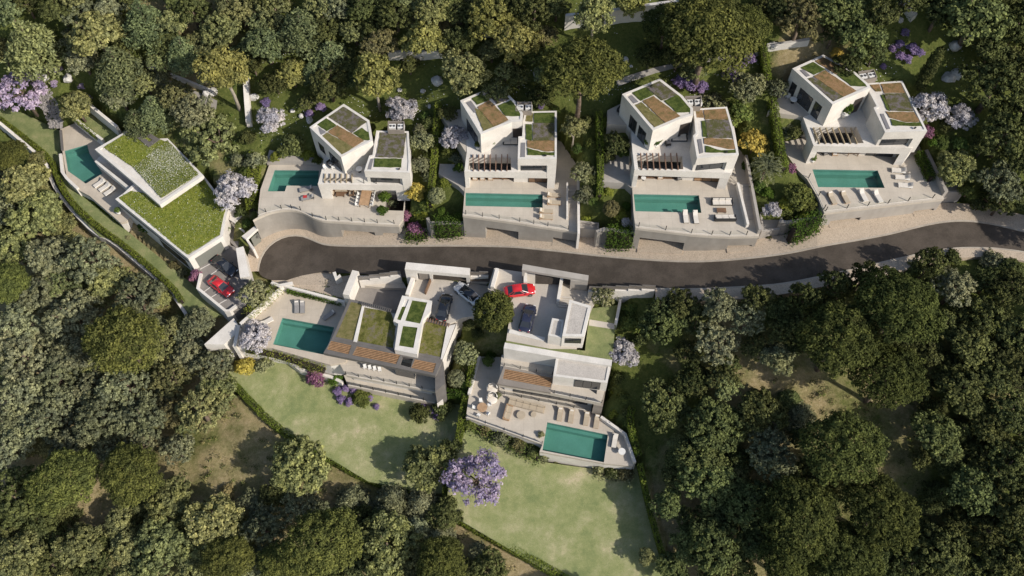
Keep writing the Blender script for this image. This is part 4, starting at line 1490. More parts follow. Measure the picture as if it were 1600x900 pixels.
# main house, two storeys down the slope
U7, T7 = 3.0, -1.2
body = XY(Zp((420, 20), (835, 100), (1245, 120), (1235, 260), (1195, 400), (800, 320), (395, 250)), U7)
bw = XY(Zo((345, 630), (750, 705), (1180, 770), (1170, 800), (755, 735), (333, 664)), LOT7 - .2)
MB().prism(bw, LOT7 - .3, U7 - .3).build('back_wall', 'retaining_pale', v7)
window(v7, bw[5], bw[4], .06, .45, U7 + .3, U7 + 2.3, centroid(bw), 3)
window(v7, bw[5], bw[4], .62, .92, U7 + .05, U7 + 2.3, centroid(bw), 2)
MB().prism(body, U7, U7 - .9).build('upper_deck', 'terrace', v7)
gf7 = XY(Zp((430, 60), (1230, 200), (1140, 330), (440, 205)), U7)
MB().prism(gf7, U7 - .901, T7 - .3).build('ground_floor', 'white_wall', v7)
window(v7, gf7[2], gf7[3], .05, .9, T7 + .1, U7 - 1, centroid(gf7), 8)
MB().prism(XY(Zp((1140, 395), (1213, 408), (1240, 260), (1170, 250)), U7), U7 - .901, T7 - .3).build('end_wall', 'taupe', v7)
gr = XY(Zp((848, 22), (1276, 72), (1246, 242), (822, 188)), LOT7 - .2)
MB().prism(gr, LOT7 - .35, U7 + .02).build('upper_block', 'white_wall', v7)
MB().prism(gr, LOT7 - .2, LOT7 - .351, holes=[(inset(gr, .35), None)], cap_bottom=False).build('parapet', 'roof_edge', v7)
bed(v7, Zp((862, 52), (1248, 108), (1228, 222), (842, 172)), LOT7 - .34, 'gravel', .03, 'gravel_bed')
window(v7, gr[2], gr[3], .12, .6, U7 + .3, U7 + 2.6, centroid(gr), 3)
pg7 = XY(Zp((436, 112), (822, 186), (802, 318), (384, 248)), U7 + .35)
hole7 = Zp((446, 132), (820, 202), (802, 278), (428, 208))
MB().prism(pg7, U7 + .35, U7 - .1, holes=[(XY(hole7, U7 + .35), None)]).build('pergola_frame', 'taupe', v7)
q = [Vector(P(*p, U7 + .32)) for p in hole7]
MB().prism([tuple(x.xy) for x in q], U7 + .005, U7 - .02).build('pergola_shade_panel', 'dark_panel', v7)  # near-black plate added so the gaps between slats look shaded
for k in range(6):
    t = (k + .5) / 6
    MB().bar(q[0].lerp(q[3], t), q[1].lerp(q[2], t), .16, .14).build('pergola_slat', 'wood', v7)
MB().prism(XY(Zp((1060, 262), (1170, 272), (1160, 330)), U7 + .01), U7 + .012, U7 - .05).build('deck_light', 'window', v7)
railing(v7, [P(*p, U7) for p in Zp((830, 322), (1200, 398))], .95, 2.4)
railing(v7, [P(*p, U7) for p in Zp((440, 108), (815, 178))], .95, 2.4)
tr7 = XY(Zp((140, 512), (165, 330), (240, 35), (430, 40), (1195, 500), (1392, 640), (1468, 866), (1440, 892), (1225, 872), (715, 778), (738, 722)), T7)
po7 = XY(Zp((776, 548), (1250, 646), (1222, 868), (736, 772)), T7)
po7 = XY(Zp((776, 548), (1250, 646), (1218, 862), (738, 768)), T7)
MB().prism(tr7, T7, T7 - .5, holes=[(po7, 1.34)], cap_bottom=False).build('terrace', 'terrace', v7)
MB().prism(inset(tr7, .03), T7 - .5, -8, holes=[(inset(po7, -.02), None)]).build('terrace_wall', 'white_wall', v7)
platform(tr7, T7)
platform(body, T7)
pool(v7, po7, T7)
MB().prism(XY(Zp((395, 262), (1125, 412), (1118, 470), (405, 318)), T7), T7 + .16, T7 + .001).build('veranda_step', 'terrace', v7)
railing(v7, [P(*p, T7 + .16) for p in Zp((440, 330), (1120, 462))], .95, 2.4)
railing(v7, [P(*p, T7) for p in Zp((148, 505), (735, 715))], .95, 2.6)
boxy_wall('side_wall', None, Zp((1195, 505), (1385, 640), (1460, 860)), -6, T7 + .8, .4, 'white_wall', parent=v7)
boxy_wall('patio_wall', None, Zp((165, 325), (245, 32)), -6, T7 + .5, .45, 'white_wall', parent=v7)

# ------------------------------------------------------------------ lawns
def sheet(name, pts, zf, mat, n=1.2, label=None):
    """sheet that follows the level function, cut to its outline"""
    ring = [tuple(P(x, y, zf(x, y))[:2]) for x, y in pts]
    zs = [zf(x, y) for x, y in pts]
    platform(ring, min(zs) + .3)
    m_ = MB()
    m_.prism(ring, zs, [z - .4 for z in zs], cap_bottom=False)
    o = m_.build(name, mat)
    return tag(o, label, kind='structure')


lawn_a = [(355, 585), (372, 562), (447, 567), (469, 582), (516, 594), (540, 605), (600, 616), (690, 632), (733, 632), (722, 690), (703, 730), (697, 772), (640, 766), (575, 752), (515, 716), (430, 668)]
sheet('lawn', lawn_a, lambda x, y: -4.9 - (y - 560) * .004, 'lawn')
lawn_b = [(712, 690), (740, 660), (780, 690), (850, 722), (950, 736), (994, 728), (1008, 790), (1030, 870), (1048, 930), (1050, 960), (900, 960), (868, 900), (697, 800), (702, 740)]
sheet('lawn', lawn_b, lambda x, y: -3.5 - (y - 660) * .006, 'lawn')
lawn_c = [(0, 166), (40, 178), (93, 204), (95, 240), (100, 275), (120, 300), (188, 352), (298, 442), (352, 492), (318, 500), (306, 503), (284, 476), (268, 454), (180, 377), (155, 369), (115, 329), (95, 295), (85, 262), (0, 190), (-40, 170), (-40, 150)]
sheet('lawn', lawn_c, lambda x, y: -1.5 - max(0, (x - 90)) * .004, 'lawn_green')
lawn_d = [(118, 160), (135, 163), (186, 203), (195, 214), (164, 222), (112, 184)]
sheet('lawn', lawn_d, lambda x, y: 1.6, 'lawn_green')

# ------------------------------------------------------------------ ground
def axis(lo, hi, step, far):
    core = np.arange(lo, hi + .01, step)
    out = [step * 2 ** k for k in range(1, 11)]
    o = np.cumsum(out)
    o = o[o < far]
    return np.concatenate([(lo - o)[::-1], core, hi + o])


gx, gy = axis(-104, 104, .8, 900), axis(-60, 82, .8, 900)
GXX, GYY = np.meshgrid(gx, gy)
GZ = np.concatenate([land(GXX[i:i + 40], GYY[i:i + 40]) for i in range(0, len(gy), 40)])
rough = (np.sin(GXX * .9 + GYY * .37) + np.sin(GXX * .31 - GYY * 1.13 + 2)) * .12
GZ = GZ + rough + RNG.normal(0, .04, GZ.shape)
for ring, z in PLATFORMS:
    a = np.array(ring)
    near = (GXX > a[:, 0].min() - 2) & (GXX < a[:, 0].max() + 2) & (GYY > a[:, 1].min() - 2) & (GYY < a[:, 1].max() + 2)
    idx = np.where(near)
    x, y = GXX[idx], GYY[idx]
    hit = inside(x, y, ring) | (edge_dist(x, y, ring) < .7)
    zz = GZ[idx]
    if z is None:                      # road and pavement: their own falling level
        rx = np.array([p[0] for p in ru]); rz_ = np.array([p[2] for p in ru])
        o_ = np.argsort(rx)
        lev = np.interp(x, rx[o_], rz_[o_]) - .45
        hit |= edge_dist(x, y, ring) < 1.6
        zz = np.where(hit, np.minimum(zz, lev), zz)
    else:
        zz = np.where(hit, np.minimum(zz, z - .75), zz)
    GZ[idx] = zz
ny, nx = GXX.shape
idx = np.arange(ny * nx).reshape(ny, nx)
faces = np.stack([idx[:-1, :-1], idx[:-1, 1:], idx[1:, 1:], idx[1:, :-1]], -1).reshape(-1, 4)
gm = mesh_np('ground', np.stack([GXX, GYY, GZ], -1).reshape(-1, 3), faces, np.full(len(faces), 4))
gm.polygons.foreach_set('use_smooth', [True] * len(gm.polygons))
ground = bpy.data.objects.new('ground', gm)
COL.objects.link(ground)
tag(ground, kind='structure')
# how grassy the soil is: gardens behind the villas are green, the woods dry
green_spots = [(430, 180, 1), (560, 180, 1), (660, 160, 1), (600, 120, .9), (900, 60, .9), (960, 110, 1), (1000, 60, .9), (1180, 100, .9), (1230, 95, .2), (1420, 70, 1), (1500, 130, 1), (1500, 240, .9), (1580, 320, .8), (700, 330, .9), (940, 330, 1), (1240, 330, 1),
               (100, 130, 1), (180, 180, 1), (60, 120, 1), (270, 110, .3), (300, 60, .3), (680, 40, .2), (50, 330, .25), (130, 380, .25), (200, 420, .2), (330, 540, .3), (100, 550, .2), (350, 690, .36), (100, 830, .2), (500, 800, .3), (760, 850, .2), (1090, 860, .2), (1030, 560, .35), (1160, 565, .3), (1380, 650, .35), (1260, 570, .33), (1450, 800, .5), (1550, 650, .5), (980, 500, 1), (1000, 580, .8), (740, 540, .5), (720, 580, .4), (690, 650, .6), (1250, 90, .1), (400, 240, .5), (370, 270, .4), (1590, 880, .5), (640, 330, .7)]
sp = np.array([[*land_at(x, y)[:2], g] for x, y, g in green_spots])
w = 1 / (((GXX[..., None] - sp[:, 0]) ** 2 + (GYY[..., None] - sp[:, 1]) ** 2) ** 1.5 + 20)
GG = (w * sp[:, 2]).sum(-1) / w.sum(-1)
at = gm.attributes.new('grassy', 'FLOAT', 'POINT')
at.data.foreach_set('value', GG.astype(np.float32).ravel())
mg, nt, b = nodes_of('soil_and_grass')
v = wpos(nt)
ga = add(nt, 'ShaderNodeAttribute', attribute_name='grassy')
n1 = noise(nt, v, .18, 7, .7)
n2 = noise(nt, v, 2.2, 5, .75)
n3 = noise(nt, v, 11, 3, .8)
dry = ramp(nt, n2, [(.25, (.25, .195, .095)), (.5, (.36, .285, .15)), (.75, (.48, .38, .23))])
grs = ramp(nt, n2, [(.25, (.06, .08, .02)), (.5, (.115, .135, .035)), (.75, (.19, .195, .06))])
ad = add(nt, 'ShaderNodeMath', operation='ADD')
nt.links.new(ga.outputs['Fac'], ad.inputs[0])
nt.links.new(n1, ad.inputs[1])
fac = ramp(nt, ad.outputs[0], [(.75, (0, 0, 0)), (1.05, (1, 1, 1))])
fac.color_ramp.elements[0].position = .72
col = mixc(nt, fac.outputs[0], dry.outputs[0], grs.outputs[0])
r3 = ramp(nt, n3, [(.3, (.6, .6, .6)), (.7, (1.25, 1.25, 1.25))])
nt.links.new(mixc(nt, 1., col, r3.outputs[0], 'MULTIPLY'), b.inputs['Base Color'])
b.inputs['Roughness'].default_value = .95
b.inputs['Specular IOR Level'].default_value = .1
bump(nt, b, n3, .8, .2)
gm.materials.append(mg)


def gz(x, y):
    """dug ground level at a place"""
    i = int(np.clip(np.searchsorted(gx, x), 1, nx - 1))
    j = int(np.clip(np.searchsorted(gy, y), 1, ny - 1))
    return float(GZ[j - 1:j + 1, i - 1:i + 1].mean())


# ------------------------------------------------------------------ garden walls and paths up the hill
def hill_wall(label, pts, h, w=.4, mat='white_wall', cat='wall', name='garden_wall', dz=0.):
    base = [land_at(x, y) for x, y in smooth_line(pts, 1)]
    m_ = MB()
    lft, rgt, zt, zb = [], [], [], []
    for i, p in enumerate(base):
        t = Vector((base[min(i + 1, len(base) - 1)] - base[max(i - 1, 0)])[:2])
        n = Vector((-t.y, t.x)).normalized() * (w / 2)
        lft.append((p[0] + n.x, p[1] + n.y)); rgt.append((p[0] - n.x, p[1] - n.y))
        zt.append(p[2] + h + dz); zb.append(p[2] - 1.5)
    m_.prism(lft + rgt[::-1], zt + zt[::-1], zb + zb[::-1])
    o = m_.build(name, mat)
    return tag(o, label, cat) if cat else tag(o, kind='structure')


hill_wall('white boundary wall snaking down the hill left of the strip lawn', [(-40, 172), (0, 196), (40, 229), (78, 261), (84, 282), (94, 306), (118, 337), (155, 374), (180, 384), (225, 422), (268, 459), (284, 480), (300, 505), (308, 520)], 1.7, .5)
hill_wall('tall white wall behind the big pine at the top of the hill', [(882, 44), (930, 40), (985, 32), (1058, 22)], 2.6, .5)
hill_wall('white wall glimpsed between trees left of the tall light trees', [(700, 57), (745, 60), (786, 55)], 1.6, .4)
hill_wall('weathered white wall under the round trees left of the second villa', [(608, 92), (650, 92), (692, 91)], 1.6, .4)
hill_wall('narrow white wall running downhill beside the long tree trunk', [(386, 126), (388, 160), (391, 198)], 1.2, .8)
hill_wall('pale wall strip at the top edge right of the big pines', [(1403, -8), (1414, 12), (1426, 32)], 1.0, .9)
hill_wall('low pale wall above the dry patch behind the rightmost villa', [(1196, 77), (1225, 74), (1262, 68)], .9, .5)
hill_wall('white retaining wall between the grass terraces behind the left pool', [(135, 163), (160, 184), (187, 206)], 1.3, .5)
hill_wall('low white wall along the hedge behind the left pool terrace', [(114, 184), (138, 204), (163, 223)], .9, .4)
hill_wall('pale kerb wall along the path under the conifers', [(232, 106), (280, 124), (338, 148)], .7, .4)
m = MB()
pa = [land_at(x, y) + [0, 0, .12] for x, y in smooth_line([(228, 112), (280, 132), (340, 158)], 1)]
pb = [land_at(x, y) + [0, 0, .12] for x, y in smooth_line([(232, 124), (282, 146), (338, 172)], 1)]
for i in range(len(pa) - 1):
    m.quad(pb[i], pb[i + 1], pa[i + 1], pa[i])
tag(m.build('path', 'path'), kind='structure')
m = MB()
pa = [land_at(x, y) + [0, 0, .15] for x, y in smooth_line([(962, 126), (985, 118), (1030, 104), (1100, 92), (1190, 82)], 1)]
pb = [land_at(x, y) + [0, 0, .15] for x, y in smooth_line([(966, 136), (990, 127), (1034, 112), (1102, 98), (1190, 88)], 1)]
for i in range(len(pa) - 1):
    m.quad(pb[i], pb[i + 1], pa[i + 1], pa[i])
tag(m.build('path', 'path'), kind='structure')

# ------------------------------------------------------------------ tree and shrub shapes (unit crown radius)
def sphere_dirs(n, zmin=-1.):
    z = RNG.uniform(zmin, 1, n)
    t = RNG.uniform(0, 2 * PI, n)
    r = np.sqrt(1 - z * z)
    return np.stack([r * np.cos(t), r * np.sin(t), z], 1)


def spread(n, zmin, jitter=.12):
    """well spread directions on a cap"""
    k = np.arange(n) + .5
    z = 1 - (1 - zmin) * k / n
    t = k * 2.399963
    r = np.sqrt(np.clip(1 - z * z, 0, 1))
    d = np.stack([r * np.cos(t), r * np.sin(t), z], 1) + RNG.normal(0, jitter, (n, 3))
    return d / np.linalg.norm(d, axis=1, keepdims=True)


def clumps(cent, rad, n_each, outer, flat=1., shell=(.72, 1.08), up=.35):
    """leaves on little billows round the clump centres"""
    N = len(cent) * n_each
    i = np.repeat(np.arange(len(cent)), n_each)
    d = sphere_dirs(N, -.55)
    rr = RNG.uniform(*shell, N) * rad[i]
    p = d * rr[:, None]
    p[:, 2] *= flat
    c = cent[i] + p
    nr = d + .5 * outer[i] + RNG.normal(0, .55, (N, 3))
    nr[:, 2] += up
    return c, nr


def crown_oak(K, br, n_each, leaf, sq=.82, zmin=-.45, irregular=.2, inner=.3):
    d = spread(K, zmin)
    lobes = sphere_dirs(5)
    rad = .66 + irregular * np.max(d @ lobes.T, 1) - irregular * .5 + RNG.normal(0, .05, K)
    cent = d * rad[:, None]
    k2 = int(K * inner)
    cent = np.concatenate([cent, spread(k2, zmin) * RNG.uniform(.25, .5, k2)[:, None]])
    outer = np.concatenate([d, spread(k2, zmin)])
    cent[:, 2] *= sq
    r = RNG.uniform(.75, 1.2, len(cent)) * br
    c, nr = clumps(cent, r, n_each, outer)
    return c, nr, RNG.uniform(.7, 1.3, len(c)) * leaf, cent


def crown_pine(K, br, n_each, leaf):
    k = np.arange(K) + .5
    rho = np.sqrt(k / K) * .93
    t = k * 2.399963
    wob = 1 + .10 * np.sin(2 * np.arctan2(np.sin(t), np.cos(t)) + RNG.uniform(0, 6)) + .08 * np.sin(5 * np.arctan2(np.sin(t), np.cos(t)) + RNG.uniform(0, 6))
    x, y = rho * np.cos(t) * wob, rho * np.sin(t) * wob
    z = .62 * np.sqrt(np.clip(1 - (rho / .98) ** 2, 0, 1)) + RNG.normal(0, .06, K)
    cent = np.stack([x, y, z - .15], 1) + RNG.normal(0, .02, (K, 3))
    outer = np.stack([x, y, z + .4], 1)
    outer /= np.linalg.norm(outer, axis=1, keepdims=True)
    r = RNG.uniform(.75, 1.25, K) * br
    c, nr = clumps(cent, r, n_each, outer, .9, (.45, 1.1), .5)
    return c, nr, RNG.uniform(.7, 1.3, len(c)) * leaf, cent[::5]


def crown_cedar(levels, leaf, height=2.3, per=46, droop=.22, spiky=0.):
    C, N = [], []
    tips = []
    for lv in range(levels):
        f = lv / (levels - 1)
        z = -.75 + height * .62 * f
        R = (1 - f ** 1.6) * .97 + .05
        nb = max(4, int(11 * (1 - f * .6)))
        for b in range(nb):
            a = 2 * PI * (b + RNG.uniform(-.25, .25)) / nb + lv * 1.1
            L_ = R * RNG.uniform(.78, 1.08)
            n = max(10, int(per * L_))
            s = np.sqrt(RNG.uniform(.02, 1, n)) * L_
            w = RNG.normal(0, .075 + .05 * s / max(L_, .1) * (1 - spiky), n)
            zz = z + .14 * s - droop * s * s + RNG.normal(0, .025, n)
            x = s * math.cos(a) - w * math.sin(a)
            y = s * math.sin(a) + w * math.cos(a)
            C.append(np.stack([x, y, zz], 1))
            nn = np.stack([np.full(n, .3 * math.cos(a)), np.full(n, .3 * math.sin(a)), np.ones(n)], 1) + RNG.normal(0, .38, (n, 3))
            N.append(nn)
        tips.append((0, 0, z))
    C, N = np.concatenate(C), np.concatenate(N)
    return C, N, RNG.uniform(.7, 1.3, len(C)) * leaf, np.array(tips)


def crown_column(n, leaf):
    z = RNG.uniform(-1, 1, n)
    R = .20 * np.sqrt(np.clip(1 - np.abs(z * .96) ** 2.4, 0, 1)) * (1 + .18 * np.sin(z * 23))
    t = RNG.uniform(0, 2 * PI, n)
    R = R * RNG.uniform(.75, 1.1, n)
    c = np.stack([R * np.cos(t), R * np.sin(t), z], 1)
    nr = np.stack([np.cos(t), np.sin(t), np.full(n, .5)], 1) + RNG.normal(0, .5, (n, 3))
    return c, nr, RNG.uniform(.7, 1.3, n) * leaf, np.array([(0, 0, -.5)])


def crown_palm():
    C, N, S = [], [], []
    for k in range(26):
        a = k * 2.4 + random.uniform(-.2, .2)
        el = .9 - 1.3 * (k / 26)
        n = 60
        s = np.linspace(.06, 1, n)
        x = s * math.cos(el * .6)
        z = s * math.sin(max(el, -.2)) - .55 * s ** 2.2
        for sd in (-1, 1):
            w = sd * .14 * np.sin(np.clip(s * 1.05, 0, 1) * PI) ** .6
            px_ = x * math.cos(a) - w * math.sin(a)
            py_ = x * math.sin(a) + w * math.cos(a)
            C.append(np.stack([px_, py_, z - .05 * np.abs(w) / .14], 1))
            N.append(np.stack([np.zeros(n), np.zeros(n), np.ones(n)], 1) + RNG.normal(0, .45, (n, 3)))
            S.append(np.full(n, .16))
    return np.concatenate(C), np.concatenate(N), np.concatenate(S), np.array([(0, 0, -.1)])


def crown_lobed(nsub, K, br, n_each, leaf, sq=.8, sub=(.34, .56), reach=.56, zmin=-.3):
    """crown grown from several boughs: a billowy, uneven outline with gaps"""
    C, N, cents = [], [], []
    a0 = RNG.uniform(0, 6)
    for q in range(nsub):
        if q == 0:
            o = np.array([0, 0, .28])
            R = sub[1]
        else:
            a = a0 + q * 2 * PI / (nsub - 1) + RNG.normal(0, .22)
            rr = reach * RNG.uniform(.75, 1.18)
            o = np.array([rr * math.cos(a), rr * math.sin(a), RNG.uniform(-.28, .2)])
            R = RNG.uniform(*sub)
        k = max(5, int(K * (R / .45) ** 2))
        d = spread(k, zmin, .2)
        cent = d * R * RNG.uniform(.62, 1.0, k)[:, None] * [1, 1, .85] + o
        r = RNG.uniform(.65, 1.3, k) * br
        c, nr = clumps(cent, r, n_each, d, .85, (.25, 1.25), .45)
        C.append(c); N.append(nr); cents.append(cent[::4])
    C, N = np.concatenate(C), np.concatenate(N)
    C[:, 2] *= sq
    return C, N, RNG.uniform(.6, 1.45, len(C)) * leaf, np.concatenate(cents)


PROTO = {}


def proto(kind, variant, data, kc, trunk_r, bark='bark', aspect=.62, limbs=7, top=None):
    c, nr, s, cent = data
    me = leaf_mesh(kind + '_crown', c + [0, 0, kc], nr, s, aspect)
    me.materials.append(L['oak'])
    m_ = MB()
    zt = kc + (top if top is not None else .15)
    m_.tube([(0, 0, -.25), (.02, .01, kc * .35), (-.03, .03, kc * .7), (0, 0, zt)], [trunk_r * 1.4, trunk_r, trunk_r * .8, trunk_r * .35], 8)
    if limbs and len(cent) > 2:
        for i in RNG.choice(len(cent), min(limbs, len(cent)), replace=False):
            e = Vector(cent[i]) + Vector((0, 0, kc))
            st = Vector((0, 0, kc * random.uniform(.5, .75)))
            mid = st.lerp(e, .5) + Vector((0, 0, -.06))
            m_.tube([st, mid, e], [trunk_r * .5, trunk_r * .33, trunk_r * .14], 5, cap=False)
    tm = mesh_np(kind + '_trunk', np.array(m_.v), [i for f in m_.f for i in f], [len(f) for f in m_.f])
    tm.polygons.foreach_set('use_smooth', [True] * len(tm.polygons))
    tm.materials.append(M[bark])
    PROTO.setdefault(kind, []).append((me, tm, kc))


for k in range(5):
    proto('oak', k, crown_lobed(8 + k % 3, 22, .115, 56, .095, .8, (.3, .55), .58), 1.15, .075)
for k in range(5):
    proto('fine', k, crown_lobed(7 + k % 4, 30, .085, 36, .08, .8, (.28, .55), .58), 1.15, .07)
for k in range(3):
    proto('pine', k, crown_pine(300, .105, 54, .072), 1.75, .06, aspect=.45)
for k in range(3):
    proto('cedar', k, crown_cedar(13, .12, per=64), 1.35, .055, aspect=.42, limbs=0, top=.6)
for k in range(2):
    proto('star', k, crown_cedar(8, .13, 1.7, 80, .3, .6), 1.1, .06, aspect=.4, limbs=0, top=.3)
for k in range(2):
    proto('tallpale', k, crown_lobed(7, 14, .15, 70, .105, .95), 2.3, .06, 'bark_pale', top=-.2, limbs=9)
for k in range(2):
    proto('jacaranda', k, crown_lobed(14, 10, .125, 48, .09, .62, (.26, .38), .64, -.15), 1.15, .05, limbs=18)
for k in range(2):
    proto('fluff', k, crown_lobed(7, 20, .13, 52, .10, .85), .95, .06, limbs=8)
for k in range(3):
    proto('shrub', k, crown_lobed(5, 9, .2, 40, .17, .85, (.4, .58), .45, -.1), .62, .06, limbs=4)
proto('ball', 0, crown_oak(160, .13, 60, .09, .95, -.6, .02, .1), .85, .05, limbs=4)
proto('dome', 0, crown_oak(140, .15, 75, .08, .88, -.5, .13, .15), 1.0, .06)
proto('cypress', 0, crown_column(6000, .06), 1.0, .03, limbs=0, top=-.3)
proto('palm', 0, crown_palm(), 1.5, .07, limbs=0, aspect=.22, top=-.05)
TREES = []


def tree(kind, x, y, rpx, mat, label, cat='tree', group=None, name=None, base=None, squash=1., variant=None):
    """thing whose crown centre is seen at photo point x, y with radius rpx"""
    opts = PROTO[kind]
    me, tm, kc = opts[random.randrange(len(opts)) if variant is None else variant]
    p = land_at(x, y) if base is None else P(x, y, base)
    r = 3.
    for _ in range(3):
        r = rpx / px_per_m(p + np.array([0, 0, r * kc]))
        if base is None:
            p = land_at(x, y, r * kc * squash)
        else:
            q = P(x, y, base + r * kc * squash)
            p = np.array([q[0], q[1], base])
    if base is None:
        p[2] = min(p[2], gz(p[0], p[1])) if not on_platform(p[0], p[1]) else p[2]
    o = thing(name or {'oak': 'broadleaf_tree', 'fine': 'evergreen_oak', 'pine': 'umbrella_pine', 'cedar': 'conifer', 'star': 'conifer', 'tallpale': 'tall_tree', 'jacaranda': 'jacaranda', 'fluff': 'blossom_tree', 'shrub': 'shrub', 'ball': 'round_shrub', 'dome': 'broadleaf_tree', 'cypress': 'cypress', 'palm': 'palm'}[kind], label, cat, tuple(p), group, random.uniform(0, 2 * PI))
    o.scale = (r, r, r * squash)
    for nm, mesh in (('crown', me), ('trunk', tm)):
        c = bpy.data.objects.new(nm, mesh)
        COL.objects.link(c)
        c.parent = o
        if nm == 'crown':
            c.material_slots[0].link = 'OBJECT'
            c.material_slots[0].material = L[mat]
    TREES.append((o, x, y, r))
    return o


def on_platform(x, y):
    xa, ya = np.array([x]), np.array([y])
    return any(inside(xa, ya, r)[0] for r, z in PLATFORMS)


LOOK = {'oak': 'olive-green tree', 'oak_light': 'light bushy tree', 'oak_yellow': 'yellow-green tree', 'grey': 'grey-green tree', 'dark': 'dark leafy tree', 'cedar': 'blue-green conifer', 'pine': 'umbrella pine', 'pine_dark': 'dark umbrella pine', 'brown': 'brownish tree', 'oakd': 'deep-green tree', 'olive': 'silvery tree'}
ORD = ['leftmost', 'second from left', 'third from left', 'fourth from left', 'fifth from left', 'sixth from left', 'seventh from left', 'eighth from left', 'ninth from left', 'tenth from left', 'eleventh from left', 'twelfth from left', 'thirteenth from left', 'fourteenth from left', 'fifteenth from left', 'sixteenth from left', 'seventeenth from left', 'eighteenth from left', 'nineteenth from left', 'twentieth from left']
ROW = ['top', 'second', 'third', 'fourth', 'fifth', 'sixth', 'seventh', 'eighth']


def wood(region, group, items):
    """items: (x, y, r, kind, look); each tree is told apart by its row and its place in the row"""
    its = sorted(items, key=lambda t: t[1])
    n = len(its)
    rows = max(1, round(math.sqrt(n / 2.4)))
    per = math.ceil(n / rows)
    chunks = [its[i:i + per] for i in range(0, n, per)]
    for ri, ch in enumerate(chunks):
        rn = 'bottom' if ri == len(chunks) - 1 and ri else ROW[ri]
        for ci, (x, y, r, kind, look) in enumerate(sorted(ch)):
            tree(kind, x, y, r, look, f'{LOOK[look]}, {ORD[ci]} in {rn} row of {region}', 'tree', group)


def fill(items, area, n, rad, kinds, looks, gap, keep=()):
    """more trees of the same wood, wherever it is still open (photo area), clear of the keep-out spots"""
    rnd = random.Random(len(items) * 7 + n)
    xs, ys = [p[0] for p in area], [p[1] for p in area]
    out = list(items)
    tries = 0
    while n and tries < 4000:
        tries += 1
        x, y, r = rnd.uniform(min(xs), max(xs)), rnd.uniform(min(ys), max(ys)), rnd.uniform(*rad)
        if not inside(np.array([x]), np.array([y]), area)[0]:
            continue
        if any(math.hypot(x - a, y - b) < c for a, b, c in keep):
            continue
        if any(math.hypot(x - t[0], y - t[1]) < gap * (t[2] + r) for t in out):
            continue
        out.append((round(x), round(y), round(r), rnd.choice(kinds), rnd.choice(looks)))
        n -= 1
    return out


O_, F_, N_, C_, S_, T_ = 'oak', 'fine', 'pine', 'cedar', 'star', 'tallpale'
wood('the top left wood', 'trees of the wood above the daisy villa', fill([
    (45, 62, 52, C_, 'oak'), (150, 50, 50, O_, 'oak_light'), (182, 100, 46, C_, 'cedar'), (222, 26, 42, C_, 'cedar'), (285, 75, 34, C_, 'cedar'), (345, 42, 38, O_, 'oak'),
    (414, 68, 38, O_, 'cedar'), (240, 168, 32, C_, 'cedar'), (272, 150, 32, F_, 'oak'), (10, 12, 32, F_, 'cedar'), (90, 10, 34, O_, 'dark'), (128, 22, 32, F_, 'grey'),
    (300, 16, 34, F_, 'dark'), (375, 12, 34, F_, 'oak'), (186, 146, 30, O_, 'grey'), (0, 80, 26, O_, 'oak_light'), (195, 70, 26, F_, 'dark'), (255, 60, 26, F_, 'dark'), (115, 60, 26, F_, 'grey'), (300, 172, 34, F_, 'grey'), (250, 118, 16, F_, 'grey'), (430, 128, 24, F_, 'dark'), (40, 5, 26, F_, 'dark'), (170, 5, 26, O_, 'grey'), (395, 100, 22, F_, 'dark')], [(0, -20), (430, -20), (430, 90), (370, 110), (300, 140), (210, 190), (170, 130), (80, 90), (0, 95)], 16, (22, 32), [F_, C_, O_], ['oak', 'dark', 'cedar', 'grey'], .52, [(280, 130, 40), (320, 150, 30)]))
wood('wood behind leftmost road-top villa', 'trees of the wood above the left villas', fill([
    (470, 38, 42, C_, 'cedar'), (517, 76, 38, S_, 'cedar'), (456, 114, 26, O_, 'oak_yellow'), (514, 128, 36, F_, 'dark'), (595, 68, 34, F_, 'brown'), (553, 46, 26, F_, 'oak'), (664, 58, 38, O_, 'oak_yellow'), (676, 14, 34, O_, 'oak_light'),
    (429, 12, 32, F_, 'oak'), (568, 10, 32, F_, 'dark'), (618, 18, 34, F_, 'dark'), (530, 12, 30, F_, 'grey'), (480, 160, 18, F_, 'dark'), (500, 6, 28, F_, 'oak'), (545, 95, 22, F_, 'dark'), (580, 96, 20, F_, 'grey'), (640, 100, 20, F_, 'dark')], [(430, -20), (710, -20), (700, 80), (600, 95), (560, 130), (440, 140)], 12, (20, 30), [F_, O_, C_], ['dark', 'oak', 'cedar', 'oakd'], .5, [(640, 95, 26), (690, 92, 20)]))
wood('wood behind second road-top villa', 'trees of the wood above the middle villas', fill([
    (769, 26, 44, O_, 'oak_yellow'), (806, 62, 44, O_, 'oak_yellow'), (727, 110, 42, O_, 'oak'), (836, 18, 36, F_, 'dark'), (720, 20, 30, F_, 'dark'), (790, 108, 22, F_, 'oak'), (768, 78, 24, O_, 'oak'), (850, 55, 24, F_, 'brown'), (800, 150, 24, F_, 'dark'), (842, 148, 20, F_, 'dark'), (870, 8, 26, F_, 'dark')], [(700, -20), (890, -20), (870, 90), (850, 160), (770, 140), (700, 90)], 9, (20, 30), [F_, O_], ['dark', 'oak', 'oakd'], .5, [(745, 57, 22), (839, 117, 14), (720, 150, 30)]))
